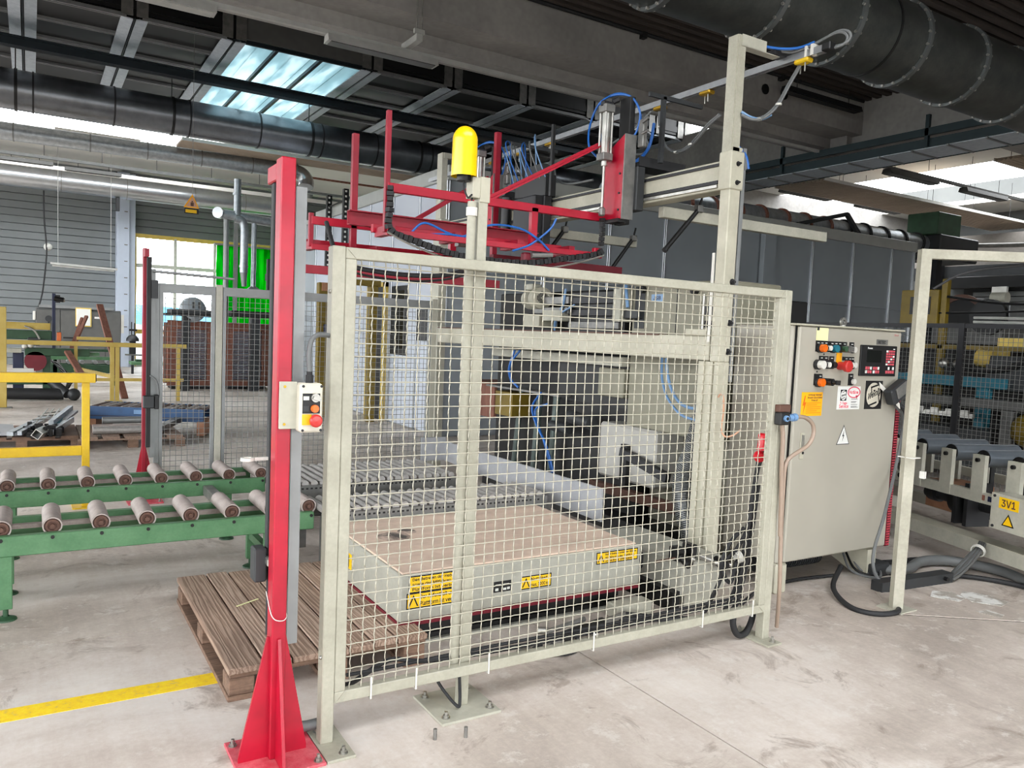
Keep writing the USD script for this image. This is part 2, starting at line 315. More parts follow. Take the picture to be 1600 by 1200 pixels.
# ================================================================ THE SETTING
def struct(name, b, m, parent=None, smooth=None): return obj(parent, name, b, m, smooth, kind=None if parent else 'structure')
fl = struct('floor', B().box(-9, -9, -.3, 30, 32, -.04), 'dirt_black')
FX, FY = [-9, -3.5, 2.47, 8.4, 14.4, 30], [-9, -1.6, 4.44, 10.4, 16.3, 22.5, 32]
for i in range(5):
    for j in range(6):
        g = .0035
        obj(fl, 'slab', B().box(FX[i] + g, FY[j] + g, -.04, FX[i + 1] - g, FY[j + 1] - g, 0), 'floor')
struct('ground', B().box(-200, -200, -.5, 200, 200, -.32), 'ground_out')
obj(None, 'hill', B().add(*(lambda xs: (np.vstack([np.c_[xs, np.full(len(xs), 420.), np.full(len(xs), -1.)], np.c_[xs, np.full(len(xs), 430.), 6 + 3.0 * np.sin(xs * .013) + 1.5 * np.sin(xs * .05)], np.c_[xs, np.full(len(xs), 520.), np.full(len(xs), -1.)]]),
    np.array([[i, i + 1, i + 1 + len(xs) * k + 0, i + len(xs) * k] if k == 1 else [i + len(xs), i + 1 + len(xs), i + 1 + 2 * len(xs), i + 2 * len(xs)] for i in range(len(xs) - 1) for k in (1, 2)])))(np.linspace(-300, 500, 60))), 'hill', kind='structure')

# far wall: horizontal cladding planks, a pale column, a tall window band
wf = struct('wall_far', B().box(-9, 30.12, 0, 3.0, 30.3, 6.9).box(3.0, 30.12, 4.56, 30, 30.3, 6.9).box(13.2, 30.12, 0, 30, 30.3, 4.56), 'clad_grey')
for k in range(28):
    z = .24 * k
    obj(wf, 'plank', B().box(-9, 30.05, z, 2.48, 30.125, z + .222, .008), 'clad_grey')
for k in range(9):
    z = 4.60 + .24 * k
    obj(wf, 'plank', B().box(3.05, 30.05, z, 14, 30.125, z + .222, .008), 'clad_grey')
tr = struct('trim_1', B().box(2.48, 29.5, 0, 2.86, 30.1, 6.5, .01).box(2.86, 29.62, 0, 3.05, 30.1, 6.5, .01), 'col_blue')
for k in range(9): obj(tr, 'fixing', B().box(2.70, 29.485, .8 + .55 * k, 2.80, 29.5, .83 + .55 * k), 'steel_dull')
w1 = struct('window_1', B().box(3.05, 29.98, 4.45, 13.2, 30.06, 4.58), 'window_yellow')
for x in (3.08, 4.37, 5.7, 7.05, 8.4, 9.75, 11.1, 12.45):
    obj(w1, 'mullion', B().box(x - .045, 29.97, 0, x + .045, 30.06, 4.5, .01), 'window_frame' if x > 3.2 else 'window_yellow')
for z, m, t in ((3.5, 'window_frame', .06), (1.22, 'window_yellow', .07), (.05, 'window_frame', .07)):
    obj(w1, 'transom', B().box(3.05, 29.975, z - t, 13.2, 30.05, z + t), m)
xs = (3.08, 4.37, 5.7, 7.05, 8.4, 9.75, 11.1, 12.45)
for a, b in zip(xs[:-1], xs[1:]):
    for z0, z1 in ((.12, 1.15), (1.29, 3.44), (3.56, 4.44)):
        obj(w1, 'pane', B().box(a + .05, 30.01, z0, b - .05, 30.016, z1), 'pane')

# left side and the side behind the camera: sill and lintel, wide open glazing between (out of view)
struct('wall_left', B().box(-9.2, -9, 0, -9, 32, .7).box(-9.2, -9, 5.8, -9, 32, 7.6), 'clad_grey')
struct('wall_back', B().box(-9, -9.2, 3.6, 30, -9, 7.6).box(14, -9.2, 0, 30, -9, 3.6), 'clad_grey')
wr = struct('wall_right', B().box(28.12, -9, 0, 28.3, 32, 7.6), 'clad_dark')
for k in range(24): obj(wr, 'plank', B().box(28.05, 6, .24 * k, 28.125, 30, .24 * k + .222, .008), 'clad_dark')

# roof
ce = struct('ceiling', B().box(-9.2, -9.2, 6.36, 13.6, -3.4, 6.5).box(-9.2, .6, 6.36, 13.6, 10.2, 6.5).box(-9.2, -3.4, 6.36, -2.0, .6, 6.5).box(5.5, -3.4, 6.36, 13.6, .6, 6.5), 'timber_deck')
for k in range(36): obj(ce, 'deck_rib', B().box(4.0, 2.4 + .2 * k, 6.29, 13.4, 2.5 + .2 * k, 6.362), 'timber_deck')
obj(ce, 'roof_slab', B().box(-9.2, 10.2, 7.3, 13.6, 14.4, 7.45), 'ceil_dark')
obj(ce, 'roof_slab', B().box(-9.2, 19.4, 6.6, -3.2, 30.2, 6.75).box(4.6, 19.4, 6.6, 13.6, 30.2, 6.75).box(-3.2, 19.4, 6.6, 4.6, 22.2, 6.75).box(-3.2, 25.4, 6.6, 4.6, 30.2, 6.75), 'ceil_white')
obj(ce, 'roof_slab', B().box(13.6, -9.2, 6.5, 30, 9.2, 6.65).box(13.6, 17.5, 6.5, 30, 30.2, 6.65).box(13.6, 9.2, 6.5, 20.6, 17.5, 6.65).box(26, 9.2, 6.5, 30, 17.5, 6.65).box(20.6, 9.2, 6.5, 26, 10.2, 6.65), 'ceil_white')
# sawtooth bay: dark panels between galvanised strips, one bay with pale translucent rooflight boards
SX = [-6.6, -4.4, -2.25, -.1, 1.45, 3.0, 5.5, 7.2, 8.95, 10.7, 12.5, 13.4]
for i in range(len(SX) - 1):
    a, b = SX[i], SX[i + 1]
    blue = abs(a - 3.0) < .01
    if not blue:
        for (y0, y1) in ((14.45, 15.35), (15.4, 16.4), (16.45, 18.0), (18.05, 19.4)):
            obj(ce, 'roof_panel', B().box(a + .1, y0, 6.52, b - .1, y1, 6.6), 'ceil_dark')
        obj(ce, 'riser_panel', B().box(a + .1, 14.38, 6.56, b - .1, 14.44, 7.3), 'ceil_dark')
    else:
        n = 7
        for k in range(n):
            x0 = a + .12 + (b - a - .24) * k / n; x1 = a + .12 + (b - a - .24) * (k + 1) / n
            for y0, y1 in ((14.44, 16.45), (16.45, 19.4)):
                obj(ce, 'rooflight_board', B().box(x0 + .001, y0, 6.53 + .012 * (k % 2), x1 + .004, y1, 6.54 + .012 * (k % 2)), 'skylight_pane')
        obj(ce, 'riser_panel', B().box(a + .1, 14.38, 6.54, b - .1, 14.44, 7.3), 'lamp_dark')
        for x in (3.75, 4.55): obj(ce, 'glazing_bar', B().box(x - .03, 14.44, 6.47, x + .03, 19.4, 6.53), 'rib_dark')
    for y in (14.43, 15.4, 16.42, 18.02):
        if not blue: obj(ce, 'purlin', B().box(a + .12, y - .05, 6.47, b - .12, y - .015, 6.53).box(a + .12, y + .02, 6.47, b - .12, y + .05, 6.53), 'alu_grey')
        elif y == 14.43: obj(ce, 'purlin', B().box(a + .12, y - .03, 6.47, b - .12, y + .03, 6.53), 'rib_dark')
for x in SX:
    for d in (-.2, .025):
        obj(ce, 'flashing_strip', B().prism([(x + d, 6.47), (x + d + .175, 6.45), (x + d + .175, 6.47), (x + d, 6.49)] if d < 0 else [(x + d, 6.45), (x + d + .175, 6.47), (x + d + .175, 6.49), (x + d, 6.47)], 'y', 14.4, 19.4), 'strip_metal')
        obj(ce, 'flashing_strip', B().box(x + d, 14.35, 6.5, x + d + .175, 14.37, 7.3), 'steel_dull')
    obj(ce, 'strip_joint', B().cyl((x, 14.4, 6.47), (x, 19.4, 6.47), .014, 6), 'rib_dark')
obj(ce, 'roof_slab', B().box(-9.2, 14.36, 6.62, 2.95, 19.6, 6.75).box(5.55, 14.36, 6.62, 13.6, 19.6, 6.75).box(-9.2, 14.40, 6.6, 13.6, 14.46, 7.45).box(2.85, 14.4, 6.505, 3.12, 19.6, 6.62).box(5.38, 14.4, 6.505, 5.62, 19.6, 6.62), 'ceil_dark')
obj(ce, 'roof_slab', B().box(-9.2, 19.4, 6.5, 13.6, 19.6, 6.62), 'ceil_white')
# long rail under the panels
obj(None, 'trim', B().box(-9, 15.75, 6.08, 13.4, 15.95, 6.2).box(-9, 15.65, 6.2, 13.4, 16.05, 6.215), 'rib_dark', kind='structure')
# concrete beams and the cross girder
tb = struct('beam', B().prism([(10.1, 5.5), (10.55, 5.5), (10.55, 5.72), (10.45, 5.8), (10.45, 7.3), (9.55, 7.3), (9.55, 5.68), (10.1, 5.68)], 'x', -9, 13.4), 'concrete_beam')
obj(tb, 'conduit', B().cyl((-9, 9.5, 6.27), (13.3, 9.5, 6.27), .03, 8), 'steel_dark', 30)
for x in (5.4, 7.9, 11.0): obj(tb, 'bracket', B().box(x, 9.46, 6.2, x + .08, 9.55, 6.34), 'dark')
for x in (10.7, 11.18): obj(tb, 'service_hole', B().cyl((x, 9.535, 6.0), (x, 9.56, 6.0), .085, 20), 'black', 30)
gd = struct('beam', B().box(13.4, -9, 5.5, 14.1, 30, 6.6, .03).box(13.22, 9.75, 5.45, 13.4, 10.7, 6.6, .02), 'concrete_beam')
for y in (3.2, 8.2, 17.5):
    struct('beam', B().prism([(y, 5.75), (y + .4, 5.75), (y + .4, 6.5), (y, 6.5)], 'x', 14.1, 28), 'concrete_beam')
struct('beam', B().box(-9, 20.6, 6.2, 13.4, 20.95, 6.6), 'ceil_white')
# ================================================================ FOREGROUND
def bolt(t, x, y, z, r=.013, m='steel', name='bolt', d=(0, 0, 1)):
    d = np.array(d, float); P = np.array((x, y, z), float)
    obj(t, name, B().cyl(P, P + d * .004, r * 1.35, 14).cyl(P + d * .004, P + d * .014, r, 6).cyl(P + d * .014, P + d * .028, r * .55, 10), m)
# painted floor line and cover plate
obj(None, 'floor_line', B().box(-3.0, 3.635, 0, .735, 3.755, .0015), 'line_yellow', label='worn yellow painted line on the concrete floor left of the pallet', cat='floor marking')
t = thing('floor_duct_cover', 'dusty flat cover plate of a floor channel below the open gate frame', 'floor plate', (5, 2.7, 0))
obj(t, 'plate', B().add([(4.66, 2.83, .004), (6.2, 1.78, .004), (6.42, 2.2, .004), (4.95, 3.16, .004), (4.66, 2.83, 0), (6.2, 1.78, 0), (6.42, 2.2, 0), (4.95, 3.16, 0)], [[0, 1, 2, 3], [0, 4, 5, 1], [1, 5, 6, 2], [2, 6, 7, 3], [3, 7, 4, 0]]), 'floor')
for q_ in ([(5.22, 2.93), (5.30, 2.78), (5.42, 2.80), (5.46, 2.92), (5.36, 3.0)], [(5.38, 2.74), (5.48, 2.60), (5.62, 2.62), (5.64, 2.80), (5.56, 2.90), (5.46, 2.86)], [(5.20, 2.62), (5.24, 2.48), (5.31, 2.50), (5.30, 2.60)]):
    obj(t, 'glue_patch', B().prism(q_, 'z', .0042, .006), 'glue_white', label='white glue residue')
obj(t, 'edge_gap', B().prism([(4.655, 2.828), (5.31, 2.382), (6.2, 1.776), (6.196, 1.77), (5.306, 2.376), (4.651, 2.822)], 'z', .0, .0006), 'dirt_black')

# ---- wire mesh fence
t = thing('safety_fence', 'large cream steel safety fence panel with crimped wire mesh in the foreground', 'fence', (2.26, 2.9, 0))
Y0, Y1 = 2.883, 2.925
obj(t, 'post', B().box(.97, 2.883, .01, 1.0215, 2.94, 1.957, .004), 'fence_paint')
obj(t, 'post', B().box(3.504, 2.883, .01, 3.556, 2.94, 1.957, .004), 'fence_paint')
obj(t, 'top_rail', B().box(1.0225, Y0, 1.912, 3.5025, Y1, 1.955, .003), 'fence_paint')
obj(t, 'bottom_rail', B().box(1.0225, Y0, .167, 3.5025, Y1, .212, .003), 'fence_paint')
obj(t, 'stile', B().box(1.0225, Y0 + .001, .212, 1.066, Y1, 1.912, .003), 'fence_paint'); obj(t, 'stile', B().box(3.457, Y0 + .001, .212, 3.5025, Y1, 1.912, .003), 'fence_paint')
for x0, x1, z0, z1 in ((1.03, 1.064, 1.95, 1.916), (3.495, 3.461, 1.95, 1.916), (1.03, 1.064, .172, .208), (3.495, 3.461, .172, .208)):
    obj(t, 'weld', B().bar((x0, Y0 - .001, z0), (x1, Y0 - .001, z1), .006, .005, up=(0, 1, 0)), 'fence_paint')
w = B()
def crimp(fixed, a0, a1, vert, amp, ph):
    n = int(round((a1 - a0) / .0125)); s = np.linspace(a0, a1, n + 1); off = amp * np.cos((s - ph) / .05 * 2 * np.pi)
    P = np.c_[np.full(n + 1, fixed), 2.905 + off, s] if vert else np.c_[s, 2.905 - off, np.full(n + 1, fixed)]
    if vert: P[:, 0] += .75 * off
    w.tube(P, .0026 if vert else .0024, 5, 1)
for k in range(48): crimp(1.091 + .05 * k, .21, 1.914, True, .0058, .042)
for k in range(34): crimp(.242 + .05 * k, 1.064, 3.459, False, .0022, .091)
obj(t, 'wire_mesh', w, 'wire', 25, kind='stuff')
for x, y0 in ((.955, 2.752), (3.452, 2.80)):
    obj(t, 'base_plate', B().box(x, y0, 0, x + .085 + .03, y0 + .27, .012, .002), 'fence_paint')
    bolt(t, x + .035, y0 + .235, .012); bolt(t, x + .075, y0 + .035, .012)
obj(t, 'screw', B().sphere((.968, 2.90, 1.785), .008, 1), 'steel'); obj(t, 'screw', B().sphere((.968, 2.90, .36), .008, 1), 'steel')
t = thing('fence_cable', 'black cable tied along the bottom rail behind the wire mesh fence', 'cable', (1.0, 2.93, .15))
each(t, 'cable', [B().tube([(1.06, 2.95, .23), (1.12, 2.98, .19), (1.3, 3.0, .25), (1.45, 2.96, .235), (1.8, 2.945, .225), (2.4, 2.945, .222), (3.0, 2.95, .225), (3.4, 2.96, .22)], .011, 8)], 'rubber', 40)
each(t, 'cable', [B().tube([(1.1, 2.97, .235), (1.3, 2.96, .238), (1.8, 2.955, .245), (2.4, 2.955, .24), (3.0, 2.96, .245), (3.42, 2.97, .24)], .008, 8)], 'rubber', 40)
for x in (1.17, 1.37, 1.72, 2.30, 3.02, 3.4):
    obj(t, 'cable_tie', B().box(x, 2.878, .163, x + .007, 2.882, .25).box(x, 2.878, .158, x + .007, 2.97, .163), 'white_plastic')

# ---- red light-barrier posts
def red_post(x, y, label, full=True):
    t = thing('light_barrier_post', label, 'post', (x, y, 0))
    obj(t, 'column', B().box(x - .027, y - .035, .012, x + .027, y + .035, 2.25, .004), 'red')
    obj(t, 'arm', B().box(x - .026, y + .035, 2.175, x + .026, y + .16, 2.238, .004), 'red')
    obj(t, 'base_plate', B().box(x - .15, y - .145, 0, x + .16, y + .17, .012, .002), 'red_dusty')
    zt = .48
    obj(t, 'gusset', B().prism([(x - .027, .012), (x - .027, zt), (x - .035, zt), (x - .135, .03), (x - .135, .012)], 'y', y - .006, y + .006), 'red')
    obj(t, 'gusset', B().prism([(x + .027, .012), (x + .027, zt), (x + .035, zt), (x + .122, .03), (x + .122, .012)], 'y', y - .006, y + .006), 'red')
    obj(t, 'gusset', B().prism([(y - .035, .012), (y - .035, zt), (y - .043, zt), (y - .14, .03), (y - .14, .012)], 'x', x - .006, x + .006), 'red')
    for dx, dy in ((-.125, .13), (.135, -.12), (-.125, -.12), (.135, .13)): bolt(t, x + dx, y + dy, .012, .012)
    obj(t, 'sensor_rod', B().box(x - .02, y + .085, .74, x + .012, y + .125, 2.175, .004), 'rubber', label='dark sensor strip')
    obj(t, 'sensor_rod', B().cyl((x - .004, y + .105, .45), (x - .004, y + .105, .74), .011, 12), 'steel_dark', 30)
    obj(t, 'clamp', B().box(x - .07, y + .07, .67, x - .022, y + .14, .80, .006), 'charcoal')
    obj(t, 'clamp', B().box(x - .03, y + .035, .735, x + .02, y + .11, .77, .006), 'steel')
    obj(t, 'profile', B().box(x + .045, y + .02, .43, x + .085, y + .045, 2.16).box(x + .045, y + .07, .43, x + .085, y + .09, 2.13).box(x + .05, y + .045, .44, x + .08, y + .07, 2.15).box(x + .075, y + .035, .43, x + .088, y + .08, 2.1), 'alu_grey', label='grey aluminium profile')
    obj(t, 'rod_end', B().pipe((x - .095, y + .1, 1.136), (x - .095, y + .1, 1.148), .026, .015, 18).bar((x - .07, y + .1, 1.142), (x - .02, y + .1, 1.142), .016, .012), 'white_plastic', 30)
    return t
t = red_post(.792, 2.895, 'tall red light barrier post on a gusseted foot at the front left of the fence')
obj(t, 'wire_loop', B().tube([(.762, 2.94, .64), (.764, 2.856, .57), (.80, 2.852, .55), (.822, 2.87, .56), (.822, 2.93, .58)], .002, 5), 'white_plastic', 30)
# ---- push button station on the red post
t = thing('push_button_station', 'pale push button box with red stop button on the red post', 'control box', (.85, 2.83, 1.35))
obj(t, 'bracket', B().box(.772, 2.846, 1.272, .836, 2.8585, 1.446, .002), 'cream_grey')
obj(t, 'housing', B().box(.834, 2.806, 1.262, .919, 2.868, 1.443, .008), 'box_plastic')
obj(t, 'lid', B().box(.836, 2.795, 1.264, .917, 2.808, 1.441, .006), 'box_plastic')
obj(t, 'face_plate', B().box(.841, 2.792, 1.334, .905, 2.796, 1.407), 'black')
obj(t, 'name_tag', B().box(.843, 2.790, 1.383, .864, 2.7925, 1.397), 'lamp_lens'); obj(t, 'name_tag', B().box(.843, 2.790, 1.342, .864, 2.7925, 1.362), 'charcoal')
obj(t, 'name_tag', B().box(.840, 2.791, 1.292, .874, 2.7945, 1.331), 'sign_orange', label='orange tag')
obj(t, 'selector_switch', B().cyl((.885, 2.793, 1.392), (.885, 2.778, 1.392), .016, 20).bar((.874, 2.772, 1.394), (.901, 2.772, 1.384), .008, .01, up=(0, 0, 1)), 'steel', 30)
obj(t, 'push_button', B().cyl((.884, 2.793, 1.352), (.884, 2.780, 1.352), .0145, 20).cyl((.884, 2.781, 1.352), (.884, 2.777, 1.352), .011, 20), 'orange', 30, label='orange push button')
obj(t, 'stop_button', B().cyl((.885, 2.793, 1.309), (.885, 2.775, 1.309), .013, 20).lathe((.885, 2.780, 1.309), (0, -1, 0), [(0, .018), (.004, .0235), (.012, .0235), (.018, .018), (.02, .001)], 24), 'estop', 35, label='red mushroom stop button')
for x in (.843, .910):
    for z in (1.272, 1.433): obj(t, 'screw', B().cyl((x, 2.796, z), (x, 2.793, z), .005, 10), 'steel_dark')
for z in (1.29, 1.428): obj(t, 'screw', B().cyl((.79, 2.847, z), (.79, 2.842, z), .005, 8), 'brass')
obj(t, 'gland', B().cyl((.877, 2.835, 1.443), (.877, 2.835, 1.472), .014, 10).cyl((.877, 2.835, 1.472), (.877, 2.835, 1.485), .011, 10), 'rubber', 30)
obj(t, 'conduit', B().tube([(.877, 2.835, 1.48), (.874, 2.838, 1.54), (.884, 2.85, 1.595), (.91, 2.865, 1.618), (.945, 2.885, 1.62), (.972, 2.905, 1.618)], .0095, 10), 'cable_grey', 40)

# ---- beacon post behind the fence
t = thing('beacon_post', 'thin cream post with round pipe standing behind the mesh fence', 'post', (1.62, 2.97, 0))
obj(t, 'base_plate', B().box(1.47, 2.815, 0, 1.76, 3.11, .012, .002), 'cream_grey')
for dx, dy in ((1.51, 3.07), (1.72, 3.07), (1.51, 2.86), (1.725, 2.86)): bolt(t, dx, dy, .012, .014)
obj(t, 'square_tube', B().box(1.61, 2.93, .012, 1.655, 2.975, 2.29, .003), 'fence_paint')
obj(t, 'round_pipe', B().cyl((1.585, 2.945, .2), (1.585, 2.945, 2.20), .019, 16), 'fence_paint', 35)
obj(t, 'sleeve', B().cyl((1.585, 2.945, 2.14), (1.585, 2.945, 2.175), .024, 16), 'white_plastic', 35)
obj(t, 'bracket', B().box(1.575, 2.925, 2.215, 1.612, 2.985, 2.30, .002).box(1.612, 2.926, 2.20, 1.66, 2.98, 2.305, .002), 'cream')
each(t, 'cable', [B().tube([(1.585, 2.95, 2.2), (1.575, 2.93, 2.225), (1.55, 2.92, 2.21), (1.545, 2.95, 2.26), (1.55, 2.95, 2.30)], .004, 6)], 'rubber', 30)
obj(t, 'foot_cable', B().tube([(1.60, 2.92, .16), (1.602, 2.91, .05), (1.585, 2.90, .03), (1.53, 2.93, .10), (1.49, 2.95, .17)], .007, 8), 'rubber', 30, label='black cable loop')
t = thing('beacon_cover', 'bright yellow domed beacon guard on top of the thin post', 'beacon', (1.545, 2.95, 2.3))
prof = [(0, .054), (.148, .052)] + [(.148 + .058 * math.sin(a), .052 * math.cos(a)) for a in np.linspace(.1, math.pi / 2, 12)]
obj(t, 'guard', B().lathe((1.545, 2.952, 2.298), (0, 0, 1), prof, 32), 'yellow_beacon', 40)
obj(t, 'socket', B().cyl((1.545, 2.952, 2.28), (1.545, 2.952, 2.345), .03, 18), 'black', 30)
for k, (x, y) in enumerate(((1.37, 2.72), (1.49, 2.68))):
    obj(None, 'anchor_stud', B().cyl((x + .03, y + .02, 0), (x + .03, y + .02, .045), .008, 10), 'steel_dull', 30, label=('cut threaded anchor stud in the floor left of the beacon post plate', 'cut threaded anchor stud in the floor in front of the beacon post plate')[k], cat='bolt')

# ---- pallet
t = thing('pallet', 'weathered wooden pallet lying on the floor behind the red post', 'pallet', (1.2, 4.1, 0))
px0, px1, py0, py1 = .73, 1.69, 3.42, 4.82
rng = random.Random(3)
bw = [.155, .115, .125, .125, .12, .115, .155]; gap = (px1 - px0 - sum(bw)) / 6; x = px0
for i, b in enumerate(bw):
    e = [rng.uniform(-.012, .012) for _ in range(2)]
    obj(t, 'board', B().box(x, py0 + e[0], .122, x + b, py1 + e[1], .150 + .002 * (i % 2), .004), ('pallet_board', 'pallet_board_b')[i % 2]); x += b + gap
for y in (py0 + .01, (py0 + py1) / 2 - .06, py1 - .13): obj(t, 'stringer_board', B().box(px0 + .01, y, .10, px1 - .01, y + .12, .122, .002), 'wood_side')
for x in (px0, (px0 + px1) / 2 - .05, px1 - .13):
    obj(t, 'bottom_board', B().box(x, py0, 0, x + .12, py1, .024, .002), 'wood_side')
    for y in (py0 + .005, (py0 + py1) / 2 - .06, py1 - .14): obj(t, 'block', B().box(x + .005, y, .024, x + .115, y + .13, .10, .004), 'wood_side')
obj(t, 'strap', B().bar((.93, 4.18, .155), (1.06, 4.25, .156), .012, .002), 'note_yellow')

# ---- lift table
t = thing('lift_table', 'low scissor lift table with grey skirt and dusty beige top behind the fence', 'lift table', (2.4, 4.15, 0))
lx0, lx1, ly0, ly1 = 1.60, 3.20, 3.585, 4.73
obj(t, 'platform', B().box(lx0, ly0, .155, lx1, ly1, .405, .012), 'lift_grey')
obj(t, 'top_board', B().box(lx0 + .02, ly0 + .02, .405, lx1 - .03, ly1, .4155, .003), 'wood_top')
obj(t, 'oil_stain', B().cyl((1.86, 4.28, .4157), (1.86, 4.28, .4162), .1, 18).cyl((1.98, 4.36, .4157), (1.98, 4.36, .4162), .06, 14), 'stain', label='dark oil stain')
obj(t, 'edge_strip', B().box(lx0 - .002, ly0 - .003, .138, lx1 + .002, ly0 + .01, .162).box(lx0 - .003, ly0, .138, lx0 + .01, ly1, .162), 'maroon', label='dark red safety edge')
bl = B()
for k in range(5): bl.box(lx0 + .13 + .012 * (k % 2), ly0 + .09 + .012 * (k % 2), .02 + .026 * k, lx1 - .09 - .012 * (k % 2), ly1 - .08, .046 + .026 * k)
obj(t, 'bellows', bl, 'black')
obj(t, 'base_frame', B().box(lx0 + .13, ly0 + .06, 0, lx1 - .05, ly1 - .05, .02, .003), 'lift_grey')
S = ly0 - .0012
def sign(t, x0, z0, x1, z1, y, lines, tri=False, m='sign_yellow', rim=True):
    if rim: obj(t, 'sign_rim', B().box(x0 - .006, y, z0 - .006, x1 + .006, y + .001, z1 + .006), 'black')
    obj(t, 'sign', B().box(x0, y - .0008, z0, x1, y + .001, z1), m)
    b = B(); h = (z1 - z0); X = x0 + (h * .95 if tri else .012); n = len(lines)
    for k, l in enumerate(lines):
        hh = h / n * .58; b.text(l, hh, (X, y - .0008, z1 - h / n * (k + 1) + h / n * .22), width=(x1 - X - .01) * (.62 + .38 * len(l) / max(map(len, lines))), depth=.0006, bold=True)
    if tri:
        cx, r = x0 + h * .46, h * .40
        b.prism([(cx - r, z0 + h * .1), (cx - r * .72, z0 + h * .1), (cx, z0 + h * .72), (cx + r * .72, z0 + h * .1), (cx + r, z0 + h * .1), (cx, z0 + h * .95)], 'y', y - .0014, y - .0006)
    obj(t, 'lettering', b, 'black')
sign(t, 1.655, .315, 1.985, .392, S, ['Das Betreten der Hebebühne', 'sowie das Mitfahren auf der', 'Plattform ist verboten!'])
sign(t, 1.645, .232, 1.985, .303, S, ['Der Aufenthalt unter der', 'Plattform ist verboten!'], True)
sign(t, 2.335, .243, 2.53, .306, S, ['Nutzlast', 'max. 1000 kg'], True)
sign(t, 2.86, .325, 3.165, .385, S, ['Bei Arbeiten unter der Bühne', 'Abstützung der Plattform', 'unbedingt einlegen'], True)
obj(t, 'type_plate', B().box(2.155, S - .001, .245, 2.265, S + .002, .305), 'black')
obj(t, 'type_plate_print', B().box(2.165, S - .002, .253, 2.185, S - .001, .268).box(2.215, S - .002, .253, 2.235, S - .001, .266).box(2.165, S - .002, .285, 2.20, S - .001, .289).box(2.215, S - .002, .285, 2.25, S - .001, .289).box(2.24, S - .002, .255, 2.258, S - .001, .268), 'lamp_lens')
obj(t, 'sign', B().box(lx0 - .0015, 4.28, .24, lx0 + .001, 4.5, .33), 'sign_yellow')
obj(t, 'sign_mark', B().box(lx0 - .0025, 4.32, .25, lx0 - .001, 4.36, .32).box(lx0 - .0025, 4.40, .25, lx0 - .001, 4.44, .32), 'black')
obj(t, 'hinge', B().box(3.20, 3.62, .24, 3.26, 3.70, .34, .01), 'dark')

# ---- floor beam to the right of the lift table with small valves
t = thing('side_channel', 'grey steel channel with black underside beside the lift table', 'steel channel', (3.5, 4.0, 0))
obj(t, 'channel', B().box(3.42, 3.45, .09, 3.80, 4.3, .30, .01), 'lift_grey'); obj(t, 'rubber_skirt', B().box(3.36, 3.46, .0, 3.42, 4.3, .12), 'black')
obj(t, 'foot', B().box(3.5, 3.5, 0, 3.75, 4.2, .09), 'cream_grey')
t = thing('pedal_valve', 'black pneumatic valve block with brass fittings on the channel by the gantry foot', 'valve', (3.45, 3.5, .3))
each(t, 'block', [B().box(3.40, 3.47, .30, 3.47, 3.56, .385, .006), B().box(3.50, 3.46, .31, 3.55, 3.55, .40, .006)], 'black')
each(t, 'cap', [B().cyl((3.43, 3.47, .33), (3.43, 3.40, .30), .028, 14), B().cyl((3.70, 3.45, .29), (3.70, 3.36, .27), .03, 14)], 'black', 30)
obj(t, 'fitting', B().cyl((3.56, 3.46, .33), (3.64, 3.42, .30), .018, 12).cyl((3.64, 3.41, .29), (3.76, 3.38, .27), .014, 10).sphere((3.49, 3.44, .32), .02, 1), 'steel', 30)
obj(t, 'rod', B().cyl((3.24, 3.50, .315), (3.40, 3.50, .32), .008, 8), 'hub_brown', 30)
t = thing('foot_pedal_cylinder', 'black foot pedal cylinder with hoses lying on the floor under the lift table', 'pedal', (2.6, 3.35, 0))
obj(t, 'box', B().box(2.95, 3.48, 0, 3.22, 3.585, .085, .006), 'cream_grey')
obj(t, 'cylinder', B().cyl((2.40, 3.29, .055), (2.75, 3.37, .06), .030, 16), 'black', 30)
obj(t, 'cylinder', B().cyl((2.75, 3.37, .06), (2.95, 3.42, .06), .018, 12).cyl((2.32, 3.30, .10), (2.62, 3.37, .10), .014, 10), 'steel_dull', 30)
obj(t, 'end_cap', B().cyl((2.33, 3.272, .05), (2.40, 3.29, .055), .034, 16).cyl((2.29, 3.34, .10), (2.34, 3.31, .10), .02, 12).cyl((2.64, 3.31, .03), (2.66, 3.31, .03), .02, 10), 'steel', 30)
each(t, 'hose', [B().tube([(2.36, 3.27, .05), (2.22, 3.22, .03), (2.2, 3.28, .025), (2.3, 3.31, .03)], .009, 8), B().tube([(2.25, 3.3, .03), (2.32, 3.2, .018), (2.45, 3.20, .018), (2.5, 3.27, .06)], .011, 8), B().tube([(2.9, 3.4, .05), (3.1, 3.38, .02), (3.25, 3.33, .016), (3.4, 3.26, .016), (3.5, 3.2, .03)], .014, 8), B().tube([(2.95, 3.4, .07), (3.2, 3.36, .022), (3.4, 3.28, .018), (3.5, 3.22, .05)], .012, 8)], 'rubber', 40)
obj(t, 'pedal_plate', B().bar((2.14, 3.27, .03), (2.22, 3.30, .034), .05, .006), 'steel_dull')

